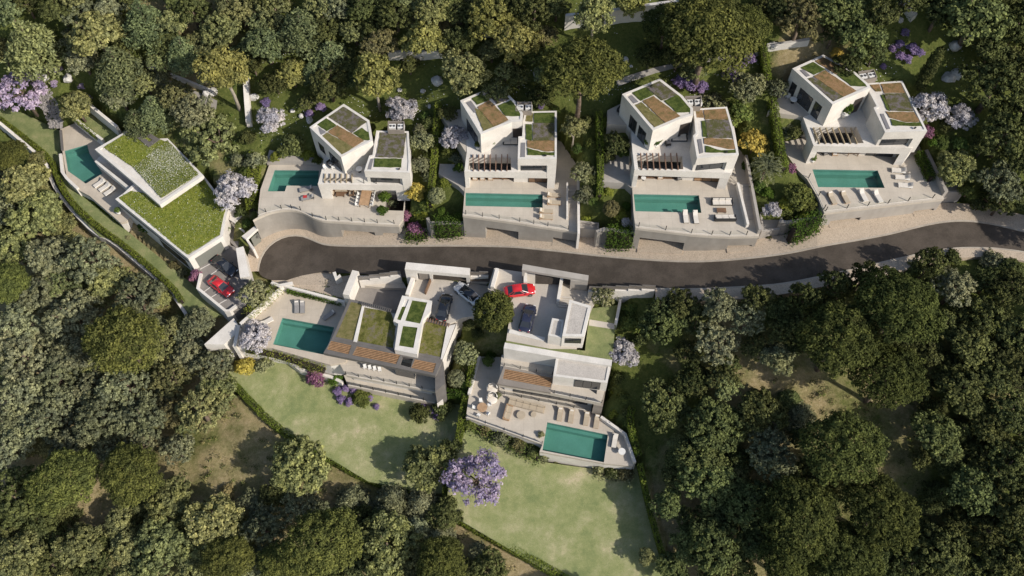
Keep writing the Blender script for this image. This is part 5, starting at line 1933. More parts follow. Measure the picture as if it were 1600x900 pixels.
wood('wood behind third road-top villa', 'trees of the wood above the right villas', fill([
    (985, 4, 28, O_, 'oak_yellow'), (1016, 84, 24, F_, 'dark'), (1040, 35, 38, N_, 'pine_dark'), (1060, 86, 30, F_, 'dark'), (1165, 40, 40, N_, 'pine'), (1085, 108, 22, O_, 'oak')], [(960, -20), (1210, -20), (1190, 70), (1050, 110), (1000, 100), (1010, 60)], 6, (20, 30), [F_, O_], ['dark', 'oakd'], .45, [(970, 60, 45), (1050, 20, 15)]))
wood('wood behind the rightmost villa', 'trees of the wood above the rightmost villa', fill([
    (1252, 28, 46, F_, 'brown'), (1300, 14, 36, F_, 'oakd'), (1345, 52, 42, O_, 'oakd'), (1222, 8, 30, F_, 'dark'), (1525, 24, 60, O_, 'oakd'), (1470, 14, 38, F_, 'dark'), (1558, 128, 58, F_, 'dark'), (1590, 40, 40, F_, 'dark'), (1588, 180, 44, F_, 'dark'), (1571, 212, 44, F_, 'dark'), (1550, 75, 34, O_, 'dark'), (1365, 84, 22, F_, 'oakd'), (1590, 250, 30, F_, 'dark'), (1600, 105, 40, F_, 'dark'), (1320, 100, 24, F_, 'dark'), (1540, 225, 26, F_, 'dark')], [(1210, -20), (1620, -20), (1620, 330), (1560, 330), (1530, 200), (1540, 100), (1400, -5), (1380, 40), (1220, 60)], 12, (24, 36), [F_, O_], ['dark', 'oakd', 'dark'], .5, [(1500, 100, 45), (1420, 60, 40), (1230, 90, 30)]))
wood('the wood at the left edge', 'trees of the wood left of the boundary wall', fill([
    (13, 243, 30, N_, 'pine'), (33, 285, 42, O_, 'oak_light'), (13, 330, 34, F_, 'grey'), (57, 334, 42, O_, 'oak_light'), (20, 388, 38, O_, 'oak_light'), (83, 400, 42, O_, 'grey'), (143, 405, 46, F_, 'grey'), (13, 442, 36, N_, 'pine'),
    (70, 455, 38, O_, 'grey'), (165, 440, 32, O_, 'oak_light'), (213, 463, 46, F_, 'grey'), (105, 440, 34, F_, 'oak'), (200, 440, 24, O_, 'oak_light'), (95, 350, 24, O_, 'oak_light'), (60, 250, 16, O_, 'oak_light')], [(-10, 220), (50, 240), (80, 300), (150, 385), (260, 470), (200, 490), (0, 480)], 9, (18, 28), [F_, O_, C_], ['grey', 'oak_light', 'oak'], .5, [(100, 310, 30), (70, 270, 18), (130, 360, 18), (190, 420, 14)]))
wood('the lower left wood', 'trees of the wood at the lower left', fill([
    (195, 535, 60, N_, 'pine'), (117, 492, 46, F_, 'grey'), (25, 507, 48, F_, 'grey'), (37, 555, 52, F_, 'grey'), (122, 545, 38, O_, 'grey'), (90, 590, 42, F_, 'grey'), (297, 552, 30, O_, 'grey'), (332, 568, 34, F_, 'grey'), (310, 505, 28, O_, 'grey'),
    (200, 602, 44, F_, 'grey'), (270, 590, 36, F_, 'oak'), (20, 620, 46, F_, 'grey'), (83, 642, 42, F_, 'grey'), (160, 650, 48, F_, 'grey'), (312, 638, 48, F_, 'oak'), (220, 655, 42, F_, 'grey'), (15, 668, 34, O_, 'grey'), (60, 668, 36, F_, 'grey'),
    (105, 692, 36, F_, 'grey'), (255, 545, 30, F_, 'oak'), (270, 640, 30, F_, 'brown'), (145, 600, 34, F_, 'grey'), (60, 610, 30, O_, 'grey'), (275, 700, 30, F_, 'grey'), (225, 695, 36, F_, 'grey'), (15, 700, 42, F_, 'grey'), (165, 700, 32, F_, 'grey'), (255, 620, 24, F_, 'grey')], [(0, 480), (260, 490), (340, 560), (345, 640), (300, 700), (0, 720)], 16, (20, 32), [F_, O_, C_, S_], ['grey', 'oak', 'oak_light'], .46, [(335, 690, 45), (160, 490, 16)]))
wood('the bottom left wood', 'trees of the wood along the bottom at the left', fill([
    (100, 752, 54, N_, 'pine'), (205, 742, 50, N_, 'pine'), (25, 778, 48, F_, 'dark'), (62, 818, 32, O_, 'dark'), (32, 862, 42, F_, 'oak'), (125, 852, 40, O_, 'oak'), (190, 815, 28, O_, 'oak'), (265, 782, 36, O_, 'oak_light'), (250, 855, 44, O_, 'oak'),
    (335, 815, 48, O_, 'oak_light'), (200, 852, 32, O_, 'oak'), (357, 874, 40, N_, 'pine'), (148, 888, 32, F_, 'dark'), (300, 860, 34, O_, 'oak_light'), (80, 880, 36, F_, 'dark'), (10, 830, 34, F_, 'dark'), (390, 782, 22, F_, 'grey'), (300, 890, 34, O_, 'oak'), (225, 890, 32, F_, 'oak'), (85, 840, 24, F_, 'dark')], [(0, 740), (60, 760), (240, 760), (380, 790), (400, 910), (0, 910)], 14, (20, 32), [F_, O_, C_, S_], ['oak', 'dark', 'oak_light'], .48, [(160, 790, 40), (110, 810, 25), (330, 740, 40)]))
wood('the bottom middle wood', 'trees of the wood below the two lawns', fill([
    (466, 727, 48, O_, 'oak_light'), (470, 786, 34, F_, 'grey'), (547, 780, 34, S_, 'grey'), (612, 778, 36, S_, 'grey'), (660, 783, 32, S_, 'grey'), (505, 850, 60, N_, 'pine'), (605, 850, 50, O_, 'oak_light'), (415, 828, 44, F_, 'grey'), (652, 824, 34, S_, 'grey'), (688, 836, 28, S_, 'grey'),
    (690, 882, 42, N_, 'pine'), (747, 862, 18, O_, 'grey'), (765, 886, 30, F_, 'dark'), (407, 878, 36, F_, 'grey'), (440, 880, 36, N_, 'pine'), (560, 812, 30, F_, 'dark'), (570, 885, 36, O_, 'oak'), (645, 880, 34, O_, 'oak'), (430, 770, 26, F_, 'dark'), (700, 860, 26, F_, 'dark'), (735, 892, 24, F_, 'dark')], [(400, 790), (700, 800), (780, 910), (390, 910)], 10, (20, 32), [F_, O_], ['grey', 'dark', 'oak'], .48, [(740, 830, 30), (720, 845, 20), (790, 890, 18)]))
wood('the wood below the road', 'trees of the wood between the road and the stone pines', fill([
    (1036, 506, 38, O_, 'oakd'), (1124, 476, 32, F_, 'grey'), (1168, 494, 34, F_, 'grey'), (1124, 534, 42, F_, 'grey'), (1074, 548, 24, F_, 'dark'), (1226, 482, 28, O_, 'oakd'), (1216, 556, 30, O_, 'olive'), (1310, 530, 64, N_, 'pine_dark'), (1404, 480, 66, N_, 'pine_dark'), (1492, 450, 40, F_, 'grey'),
    (1546, 494, 36, F_, 'dark'), (1516, 538, 40, O_, 'oakd'), (1388, 588, 58, N_, 'pine_dark'), (1580, 452, 38, F_, 'dark'), (1592, 520, 38, F_, 'dark'), (1090, 500, 28, F_, 'dark'), (1250, 530, 26, F_, 'dark'), (1180, 540, 26, F_, 'dark'), (1085, 590, 30, F_, 'dark'), (1130, 590, 28, F_, 'dark'), (1450, 545, 28, F_, 'dark'), (1545, 440, 30, F_, 'dark')], [(1050, 475), (1300, 455), (1600, 420), (1600, 560), (1440, 560), (1270, 500), (1180, 560), (1060, 580)], 16, (20, 32), [F_, O_], ['dark', 'oakd', 'dark'], .5, [(1290, 580, 45), (1030, 560, 26), (1180, 580, 26), (1350, 620, 40)]))
wood('wood right of the right lawn', 'trees of the wood beside the right lawn', fill([
    (1040, 630, 44, O_, 'oakd'), (1120, 664, 46, O_, 'oakd'), (1192, 642, 38, O_, 'oakd'), (1254, 644, 32, S_, 'grey'), (1204, 708, 44, F_, 'grey'), (1100, 716, 42, O_, 'oakd'), (1104, 748, 44, O_, 'oakd'), (1170, 788, 46, O_, 'oakd'), (1046, 788, 28, O_, 'oakd'), (1118, 848, 46, O_, 'oakd'),
    (1078, 850, 34, O_, 'oakd'), (1178, 846, 32, O_, 'oakd'), (1054, 884, 26, O_, 'oakd'), (1250, 812, 64, N_, 'pine_dark'), (1315, 702, 64, N_, 'pine_dark'), (1376, 800, 60, N_, 'pine_dark'), (1324, 872, 56, N_, 'pine_dark'), (1060, 745, 26, F_, 'dark'), (1150, 880, 34, O_, 'oakd'), (1230, 880, 44, N_, 'pine_dark'), (1270, 740, 34, F_, 'dark'), (1130, 800, 30, O_, 'oakd'), (1150, 720, 26, O_, 'dark'), (1085, 680, 24, F_, 'dark')], [(1050, 590), (1240, 600), (1290, 650), (1400, 760), (1420, 910), (1060, 910), (1040, 760)], 18, (20, 32), [F_, O_, C_, S_], ['dark', 'oakd', 'oak'], .47, [(1300, 610, 45), (1085, 860, 14)]))
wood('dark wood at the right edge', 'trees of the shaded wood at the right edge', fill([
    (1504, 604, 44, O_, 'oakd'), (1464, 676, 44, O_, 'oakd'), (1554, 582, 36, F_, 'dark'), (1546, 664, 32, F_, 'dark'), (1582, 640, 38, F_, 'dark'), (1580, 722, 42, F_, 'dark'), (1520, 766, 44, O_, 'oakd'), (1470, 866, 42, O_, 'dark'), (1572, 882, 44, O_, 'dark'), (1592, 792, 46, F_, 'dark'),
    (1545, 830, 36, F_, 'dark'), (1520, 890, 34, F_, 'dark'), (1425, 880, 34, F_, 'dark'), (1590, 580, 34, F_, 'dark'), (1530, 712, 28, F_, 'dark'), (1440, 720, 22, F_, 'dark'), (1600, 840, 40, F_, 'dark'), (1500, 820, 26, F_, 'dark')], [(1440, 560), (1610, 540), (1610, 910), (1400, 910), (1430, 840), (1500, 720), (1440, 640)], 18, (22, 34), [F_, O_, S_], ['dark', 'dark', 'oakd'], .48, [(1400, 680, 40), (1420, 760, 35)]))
# the same woods go on past the picture's edges
for k in range(52):
    for _ in range(30):
        side = k % 4
        if side < 2:
            x, y = random.uniform(1650, 2050), random.uniform(330, 1250)
        elif side == 2:
            x, y = random.uniform(700, 1700), random.uniform(960, 1250)
        else:
            x, y = random.choice([random.uniform(-330, -60), random.uniform(-300, 1700)]), random.uniform(-140, -60)
        p = land_at(x, y)
        if all((p[0] - t[0].location[0]) ** 2 + (p[1] - t[0].location[1]) ** 2 > 30 for t in TREES):
            break
    tree(random.choice(['oak', 'fine', 'pine', 'fine']), x, y, random.uniform(38, 55), random.choice(['dark', 'oak', 'pine_dark']), 'tree of the woods that go on outside the picture', 'tree', 'trees outside the picture', name='woodland_tree')

for x_, y_, r_, w_ in ((1255, 462, 28, 'leftmost'), (1302, 446, 30, 'second'), (1352, 430, 28, 'third'), (1455, 408, 26, 'rightmost')):
    tree('fine', x_, y_, r_, 'dark', f'tall dark tree shading the lower pavement, {w_} of four', 'tree', 'tall trees shading the lower pavement', squash=1.7)
tree('fine', 338, 215, 58, 'oak', 'broad bushy tree behind the daisy-meadow roofs', base=1.0, squash=.85)
# garden trees that stand out
tree('jacaranda', 30, 140, 44, 'jacaranda', 'big mauve jacaranda at the left edge above the strip lawn')
tree('jacaranda', 745, 745, 50, 'jacaranda', 'large violet jacaranda on the right lawn beside the hedge')
tree('fluff', 365, 296, 34, 'lilac', 'pale lilac blossom tree beside the daisy roof and slat pergola', name='blossom_tree')
tree('fluff', 421, 187, 24, 'lilac', 'pale lilac tree on the grass left of the leftmost road-top villa')
tree('fluff', 628, 170, 25, 'lilac', 'pale lilac tree behind the leftmost road-top villa')
tree('fluff', 709, 210, 25, 'lilac', 'pale lilac tree left of the second road-top villa')
tree('fluff', 400, 524, 27, 'lilac', 'pale lilac tree at the corner of the left pool deck', base=-1.2)
tree('fluff', 975, 552, 27, 'lilac', 'pale lilac tree right of the gravel-roofed villa')
tree('fluff', 1457, 166, 30, 'lilac', 'larger pale blossom tree beside the rightmost villa')
tree('fluff', 1502, 180, 24, 'lilac', 'smaller pale blossom tree right of the rightmost villa, farther from it')
tree('fluff', 1206, 328, 15, 'lilac', 'small pinkish tree in the walled planter between the third and rightmost villas')
tree('pine', 908, 112, 64, 'pine', 'great umbrella pine between the second and third road-top villas')
tree('pine', 1106, 56, 78, 'pine', 'giant umbrella pine behind the third road-top villa', squash=.9)
tree('tallpale', 348, 104, 44, 'oak_yellow', 'tall yellow-green tree with a long pale trunk by the narrow wall')
tree('tallpale', 583, 112, 38, 'oak_yellow', 'tall yellow-green tree with pale trunk behind the leftmost road-top villa')
tree('tallpale', 929, 18, 34, 'oak_light', 'light green tall tree before the white hilltop wall')
tree('oak', 117, 164, 28, 'oak_light', 'small light tree beside the scree above the left pool')
tree('fine', 398, 456, 29, 'olive', 'silvery olive tree between the red car and the turning circle', base=0.)
tree('dome', 773, 485, 40, 'pine', 'big round dark tree between the two lower driveways', base=2.2, squash=1.1)
tree('fine', 944, 464, 22, 'olive', 'silvery olive tree on the lawn behind the road fence', base=5.9)
tree('fine', 727, 552, 21, 'olive', 'small grey-green tree in the gap between the lower villas')
tree('ball', 712, 590, 18, 'grey', 'clipped round bush in the gap between the lower villas')
tree('oak', 667, 727, 38, 'oak_light', 'broad light green tree at the corner where the lawns meet')
tree('fine', 704, 700, 20, 'dark', 'slim dark tree by the hedge between the lawns')
tree('oak', 1010, 870, 14, 'oak', 'small round tree on the lower right corner of the right lawn')
tree('cypress', 1453, 108, 46, 'dark', 'slender dark cypress behind the rightmost villa')
tree('ball', 1475, 216, 16, 'shrub', 'clipped dark bush against the right side of the rightmost villa')
tree('oak', 1494, 262, 33, 'oak_light', 'bright round tree in the planter right of the rightmost pool', base=15.2, squash=.9)
tree('fine', 1562, 284, 36, 'grey', 'grey-green tree by the upper pavement at the right edge')
tree('palm', 1199, 258, 27, 'olive', 'palm tree right of the third road-top villa')
tree('fine', 1115, 146, 28, 'olive', 'pale olive tree behind the air units of the third villa')
tree('fine', 1167, 134, 30, 'olive', 'silvery round tree behind the right block of the third villa')
tree('shrub', 1154, 176, 26, 'shrub', 'leafy green bush below the silvery tree behind the third villa', 'shrub')
tree('fine', 1217, 130, 21, 'grey', 'grey-green tree at the left corner of the rightmost villa')
tree('tallpale', 897, 200, 21, 'oak', 'slender tree standing right of the second road-top villa')
tree('fine', 911, 257, 25, 'olive', 'silvery tree right of the second villa pool')
tree('fine', 912, 300, 18, 'grey', 'small grey tree below the silvery tree right of the second villa')
tree('fine', 962, 224, 24, 'dark', 'dark tree in the court left of the third villa')
tree('fine', 658, 220, 21, 'olive', 'upright silvery tree right of the leftmost road-top villa')
tree('fine', 657, 256, 19, 'grey', 'grey bush right of the leftmost road-top villa', 'tree')
tree('ball', 682, 306, 17, 'olive', 'round grey bush on the terrace left of the lap pool', base=8.0)
tree('ball', 955, 326, 17, 'brown', 'round brownish bush on the terrace left of the third villa pool', base=11.2)
tree('fine', 655, 202, 14, 'grey', 'small grey tree behind the upright silvery tree')
tree('fine', 1238, 186, 18, 'olive', 'pale olive tree in the side court of the rightmost villa')
tree('oak', 1248, 303, 25, 'pine', 'larger round dark bush left of the rightmost pool', base=13.5)
tree('oak', 1262, 318, 15, 'pine', 'smaller round dark bush left of the rightmost pool', base=13.5)
tree('shrub', 1184, 210, 25, 'yellow', 'bright yellow flowering bush between the third and rightmost villas', 'shrub', squash=1.2)
tree('shrub', 650, 297, 17, 'yellow', 'golden flowering bush beside the sunken court', 'shrub', squash=1.2)
tree('shrub', 382, 572, 18, 'yellow', 'golden bush at the top left corner of the left lawn', 'shrub', base=-5.)
tree('shrub', 1307, 82, 11, 'yellow', 'small golden bush behind the roof of the rightmost villa', 'shrub')
tree('shrub', 414, 570, 14, 'olive', 'blue-grey bush beside the golden bush on the left lawn', 'shrub', base=-5.)
tree('shrub', 495, 587, 19, 'magenta', 'magenta bush at the top of the left lawn', 'shrub', base=-5.)
tree('shrub', 524, 593, 12, 'ivy', 'dark green bush beside the magenta bush on the left lawn', 'shrub', base=-5.)
tree('shrub', 306, 431, 13, 'magenta', 'dark pink bush at the corner of the daisy villa', 'shrub', base=-1.)
tree('shrub', 634, 336, 11, 'magenta', 'upper purple bush on the ivy bank left of the second villa', 'shrub', base=4.2)
tree('shrub', 649, 357, 14, 'magenta', 'lower purple bush on the ivy bank left of the second villa', 'shrub', base=3.4)
tree('shrub', 656, 335, 12, 'lime', 'lime green bush above the lower purple bush', 'shrub', base=4.2)
tree('shrub', 1232, 264, 12, 'magenta', 'dark pink bush at the left edge of the rightmost terrace', 'shrub', base=15.)
tree('shrub', 1446, 206, 14, 'magenta', 'dark pink bush at the right side of the rightmost villa', 'shrub')
tree('shrub', 1216, 152, 9, 'magenta', 'small reddish bush by the patio of the rightmost villa', 'shrub', base=18.5)
tree('shrub', 1205, 350, 12, 'brown', 'reddish bush in the walled planter beside the pavement', 'shrub')
tree('shrub', 1256, 338, 13, 'lime', 'lime green bush above the third ivy bank', 'shrub', base=13.)
tree('shrub', 918, 345, 13, 'lime', 'lime green bush in the walled planter right of the second villa', 'shrub', base=8.)
tree('shrub', 979, 347, 9, 'lilac', 'small pinkish bush in the dark corner by the third pool', 'shrub', base=11.5)
tree('shrub', 690, 330, 7, 'ivy', 'small clipped green bush above the first ivy bank', 'shrub', base=8.2)
tree('shrub', 1275, 335, 9, 'grey', 'small grey flowering bush at the corner of the rightmost terrace', 'shrub', base=13.)
tree('shrub', 614, 318, 12, 'grey', 'grey-green bush inside the sunken court', 'shrub', base=2.6)
tree('shrub', 600, 308, 11, 'ivy', 'upper dark bush along the sunken court', 'shrub', base=5.6)
tree('shrub', 597, 328, 10, 'ivy', 'lower dark bush along the sunken court', 'shrub', base=5.6)
tree('shrub', 546, 262, 6, 'ivy', 'potted bush at the corner of the leftmost upper terrace', 'shrub', base=9.3)
tree('oak', 228, 353, 12, 'ivy', 'dark round bush below the end of the left lounger terrace', 'shrub', base=-1.6)
tree('shrub', 200, 372, 7, 'olive', 'small grey plant on the steps of the strip lawn', 'shrub')
tree('shrub', 270, 412, 10, 'brown', 'small brownish bush under the wall of the daisy villa', 'shrub')
tree('shrub', 284, 424, 9, 'grey', 'small grey bush under the wall of the daisy villa', 'shrub')
tree('shrub', 1355 - 1000, 768, 13, 'dry', 'dry pale bush in the shade of the bottom left wood', 'shrub')
tree('shrub', 655, 647, 18, 'dark', 'dark bush under the end of the lower left villa', 'shrub', base=-5.2)
tree('shrub', 690, 640, 18, 'dark', 'dark bush beside the hedge at the top of the left lawn', 'shrub', base=-5.2)
tree('shrub', 760, 668, 15, 'brown', 'first bush of the planted bank under the right terrace', 'shrub', base=-3.6)
tree('shrub', 784, 684, 15, 'grey', 'second bush of the planted bank under the right terrace', 'shrub', base=-3.6)
tree('shrub', 808, 694, 15, 'brown', 'third bush of the planted bank under the right terrace', 'shrub', base=-3.6)
tree('shrub', 832, 706, 13, 'dark', 'fourth bush of the planted bank under the right terrace', 'shrub', base=-3.6)
tree('shrub', 850, 716, 9, 'olive', 'last small bush of the planted bank under the right terrace', 'shrub', base=-3.6)
tree('shrub', 735, 660, 13, 'shrub', 'green bush where the hedge meets the right terrace', 'shrub', base=-3.4)
tree('shrub', 936, 734, 11, 'olive', 'silvery plant under the right end of the large pool', 'shrub', base=-3.9)
tree('shrub', 955, 738, 12, 'dark', 'dark bush at the foot of the right terrace corner', 'shrub', base=-3.9)
tree('shrub', 978, 740, 13, 'brown', 'brownish bush at the foot of the right terrace corner', 'shrub', base=-3.9)
tree('shrub', 778, 618, 6, 'olive', 'small silvery potted plant by the long outdoor sofa', 'shrub', base=-1.2)
tree('shrub', 845, 679, 6, 'olive', 'small potted plant at the left corner of the large pool', 'shrub', base=-1.2)
tree('shrub', 762, 565, 10, 'shrub', 'green shrub on the shaded patio of the gravel-roofed villa', 'shrub', base=-1.2)
tree('shrub', 960, 610, 9, 'lime', 'lime shrub right of the gravel-roofed villa', 'shrub')
tree('shrub', 985, 505, 18, 'shrub', 'leafy green bush above the lilac tree right of the gravel-roofed villa', 'shrub')
tree('shrub', 1432, 417, 17, 'dark', 'dark bush on the lower pavement, leftmost of three', 'shrub')
tree('shrub', 1488, 401, 17, 'dark', 'dark bush on the lower pavement, middle of three', 'shrub')
tree('shrub', 1554, 408, 20, 'grey', 'bush on the lower pavement, rightmost of three', 'shrub')
tree('shrub', 1170, 458, 10, 'shrub', 'small green bush leaning over the lower pavement', 'shrub')
tree('shrub', 400, 250, 18, 'grey', 'grey bush at the top of the hedge left of the first pool', 'shrub')
tree('shrub', 455, 222, 22, 'dark', 'dark bush left of the leftmost upper villa wing', 'shrub')
tree('shrub', 478, 236, 11, 'lime', 'lime bush beside the leftmost upper villa wing', 'shrub')
tree('fine', 700, 178, 16, 'dark', 'dark tree hugging the left wing of the second villa')
VIOLETS = [(480, 160, 8), (502, 168, 9), (483, 177, 8), (416, 160, 9), (1064, 124, 13), (1080, 130, 15), (1098, 134, 12), (1170, 92, 12), (1156, 100, 10), (1140, 112, 13), (1152, 120, 10), (1406, 68, 9), (1428, 74, 11), (1436, 82, 9), (1408, 86, 9), (1418, 92, 9), (1414, 50, 8), (1395, 76, 7), (1382, 101, 6), (88, 84, 10), (90, 108, 9), (126, 126, 9), (84, 130, 8), (130, 140, 8), (528, 612, 8), (540, 606, 8), (532, 624, 8), (546, 628, 8), (554, 610, 7), (578, 621, 6), (588, 635, 6), (660, 636, 8), (676, 640, 7), (684, 650, 8), (848, 218, 6), (845, 165, 7)]


def clump_of(x, y):
    return 'on the left lawn' if 500 < x < 720 and y > 500 else ('above the daisy villa' if x < 200 else 'behind leftmost road-top villa' if x < 600 else 'behind second road-top villa' if x < 900 else 'behind third road-top villa' if x < 1200 else 'behind rightmost villa')


for side in sorted({clump_of(x, y) for x, y, r in VIOLETS}):
    for ci, (x, y, r) in enumerate(sorted(t for t in VIOLETS if clump_of(t[0], t[1]) == side)):
        tree('shrub', x, y, r, 'violet' if x > 300 else 'jacaranda', f'violet flowering shrub, {ORD[ci]} in the clump {side}', 'shrub', f'violet shrubs {side}', base=-5.2 if side == 'on the left lawn' else None, name='flowering_shrub')
tree('shrub', 562, 622, 17, 'shrub', 'low green bush among violet flowers on the left lawn', 'shrub', base=-5.3, squash=.7)

GARDEN = [(668, 245, 12, 'shrub'), (668, 275, 12, 'olive'), (696, 285, 10, 'lime'), (700, 232, 14, 'shrub'), (712, 244, 11, 'grey'), (664, 318, 11, 'shrub'), (672, 190, 13, 'dark'), (665, 180, 10, 'shrub'), (716, 262, 9, 'ivy'),
          (925, 225, 12, 'shrub'), (922, 280, 13, 'dark'), (925, 315, 11, 'shrub'), (950, 245, 13, 'dark'), (975, 238, 11, 'shrub'), (950, 300, 9, 'lime'), (968, 335, 12, 'lime'), (980, 320, 9, 'ivy'), (902, 232, 10, 'shrub'), (918, 190, 12, 'dark'), (948, 190, 10, 'lime'),
          (1176, 238, 12, 'shrub'), (1188, 285, 13, 'shrub'), (1200, 300, 11, 'ivy'), (1218, 215, 12, 'dark'), (1228, 200, 10, 'shrub'), (1242, 208, 12, 'dark'), (1170, 195, 13, 'shrub'), (1166, 225, 10, 'dark'), (1228, 320, 12, 'lime'), (1236, 335, 11, 'shrub'),
          (1440, 190, 10, 'shrub'), (1466, 235, 12, 'dark'), (1480, 196, 14, 'dark'), (1458, 222, 9, 'ivy'), (1500, 225, 14, 'shrub'), (1512, 300, 14, 'shrub'), (1530, 322, 14, 'dark'), (1575, 325, 14, 'dark'),
          (385, 215, 14, 'dark'), (372, 250, 13, 'grey'), (385, 270, 12, 'shrub'), (375, 330, 12, 'dark'), (386, 345, 9, 'shrub'), (445, 238, 12, 'shrub'), (430, 245, 10, 'lime'), (495, 250, 9, 'shrub'),
          (745, 520, 11, 'dark'), (722, 525, 12, 'shrub'), (735, 505, 12, 'dark'), (765, 545, 10, 'ivy'), (728, 600, 10, 'shrub'), (965, 590, 12, 'dark'), (972, 620, 11, 'shrub'), (960, 640, 10, 'lime'), (978, 645, 9, 'dark'), (985, 480, 13, 'shrub'), (1000, 530, 14, 'dark')]
WHERE = [(0, 600, 'left of the leftmost road-top villa'), (600, 730, 'between leftmost and second road-top villas'), (730, 890, ''), (890, 1000, 'between second and third road-top villas'), (1000, 1260, 'between third and rightmost villas'), (1260, 1600, 'right of the rightmost villa')]
BUSH = {'shrub': 'green bush', 'olive': 'silvery bush', 'lime': 'lime bush', 'grey': 'grey bush', 'dark': 'dark bush', 'ivy': 'deep green bush'}


def bush_place(x, y):
    if y > 450:
        return 'between the two lower villas' if x < 800 else 'right of the gravel-roofed villa'
    return [w for a, b, w in WHERE if a <= x < b][0]


for w_ in sorted({bush_place(t[0], t[1]) for t in GARDEN}):
    for ci, (x, y, r, mt) in enumerate(sorted((t for t in GARDEN if bush_place(t[0], t[1]) == w_), key=lambda t: t[1])):
        tree('shrub', x, y, r, mt, f'{BUSH[mt]}, {ORD[ci].replace("left", "top") if ci else "topmost"} of the garden bushes {w_}'.replace('topmost', 'topmost'), 'shrub', f'garden bushes {w_}')

# ------------------------------------------------------------------ hedges and climbers
def hedge(label, pts, w, h, mat='hedge', base=None, rough=.07, cat='hedge', name='hedge', size=.2, dens=210):
    line = [land_at(x, y) if base is None else P(x, y, base) for x, y in smooth_line(pts, 1)]
    C, N = [], []
    core = MB()
    for a, b in zip(line[:-1], line[1:]):
        d = b - a
        Ls = float(np.hypot(d[0], d[1]))
        if Ls < .05:
            continue
        u = np.array([d[0] / Ls, d[1] / Ls, 0])
        s = np.array([-u[1], u[0], 0])
        per = 2 * h + w
        n = int(Ls * per * dens / 2.2) + 4
        t = RNG.uniform(0, 1, n)
        q = RNG.uniform(0, per, n)
        side = np.where(q < h, -1, np.where(q < h + w, 0, 1))
        off = np.where(side == 0, q - h - w / 2, side * w / 2)
        hh = np.where(side == 0, h, np.where(side < 0, q, q - h - w))
        p = a + t[:, None] * d + off[:, None] * s + np.stack([np.zeros(n), np.zeros(n), hh], 1)
        p += RNG.normal(0, rough, (n, 3))
        nr = np.where(side[:, None] == 0, [0, 0, 1.], side[:, None] * s) + RNG.normal(0, .5, (n, 3))
        C.append(p); N.append(nr)
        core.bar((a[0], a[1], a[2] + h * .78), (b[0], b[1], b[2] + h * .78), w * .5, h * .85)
    C, N = np.concatenate(C), np.concatenate(N)
    o = thing(name, label, cat, tuple(line[0]))
    leaf_obj('foliage', C, N, RNG.uniform(.6, 1.3, len(C)) * size, mat, o)
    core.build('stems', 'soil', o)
    return o


hedge('low green hedge inside the snaking white boundary wall', [(0, 188), (45, 222), (84, 254), (94, 284), (106, 308), (124, 330), (158, 360), (195, 386), (235, 420), (272, 452), (286, 474)], .75, 1.0, base=-1.7)
hedge('dark clipped hedge along the terrace edge below the left loungers', [(110, 290), (135, 307), (165, 331), (198, 355)], .9, 1.0, 'ivy')
hedge('clipped hedge behind the left pool', [(118, 188), (136, 203), (154, 218)], .6, 1.0, 'hedge')
hedge('broad bright hedge left of the first road-top pool', [(402, 246), (399, 280), (396, 310), (397, 336)], 1.7, 1.6, size=.22)
hedge('tall hedge between the leftmost and second road-top villas', [(686, 172), (683, 205), (681, 240), (678, 275), (675, 300), (673, 330)], .8, 1.9)
hedge('tall hedge between the second and third road-top villas', [(935, 186), (936, 230), (937, 280), (936, 316)], .8, 1.9)
hedge('upper hedge row between the third and rightmost villas', [(1189, 80), (1192, 110), (1196, 140)], .9, 2.0)
hedge('lower hedge row between the third and rightmost villas', [(1203, 165), (1208, 195), (1213, 230), (1221, 275)], 1.0, 1.9)
hedge('narrow hedge between the two lower villas', [(740, 562), (737, 585), (733, 612)], .8, 1.6)
hedge('hedge strip between the two lawns', [(729, 624), (724, 650), (719, 680), (716, 700)], .9, 1.5)
hedge('short dark hedge at the right end of the lower left villa', [(694, 617), (712, 618), (730, 622)], 1.0, 1.2, 'ivy')
hedge('long hedge along the lower left edge of the left lawn', [(354, 588), (385, 622), (430, 668), (475, 697), (520, 722), (575, 752), (640, 772)], .9, 1.1)
hedge('hedge on the left edge of the right lawn', [(702, 735), (698, 770), (696, 802)], .9, 1.2)
hedge('long hedge along the lower edge of the right lawn', [(697, 802), (740, 826), (800, 860), (868, 898), (910, 922)], 1.0, 1.2)
hedge('curved hedge right of the large pool terrace', [(986, 640), (983, 662), (989, 690), (997, 716)], .8, 1.3)
hedge('thin hedge on the right edge of the right lawn', [(999, 728), (1010, 780), (1024, 835), (1040, 885)], .6, 1.0)
hedge('dark hedge on the right edge of the rightmost terrace', [(1432, 243), (1441, 262), (1452, 284)], 1.0, 1.3, 'ivy', base=15.8)
hedge('green planting along the back wall of the left pool deck', [(450, 455), (480, 462), (510, 469), (536, 475)], .9, .9, 'ivy', base=0.)
hedge('loose creeper spilling over the left pool deck wall', [(388, 497), (405, 482), (422, 467), (438, 453)], 1.4, 1.3, 'lime', base=.2, rough=.2, cat='climber', name='creeper', dens=90)
hedge('yellow-green planting strip below the left pool', [(386, 548), (424, 554), (465, 566), (508, 580)], 1.5, .7, 'lime', base=-1.1, rough=.16, cat='planting', name='planting', dens=80)
hedge('mixed low planting along the foot of the large terrace', [(738, 664), (770, 680), (806, 699), (842, 716)], 1.8, .9, 'shrub', base=-3.5, rough=.3, cat='planting', name='planting', size=.28, dens=70)
hedge('low planting below the right end of the large pool', [(928, 736), (955, 742), (988, 746)], 1.6, .8, 'olive', base=-4.0, rough=.3, cat='planting', name='planting', size=.28, dens=70)
IVY = dict(cat='climber', name='ivy', size=.26, rough=.26, dens=120)
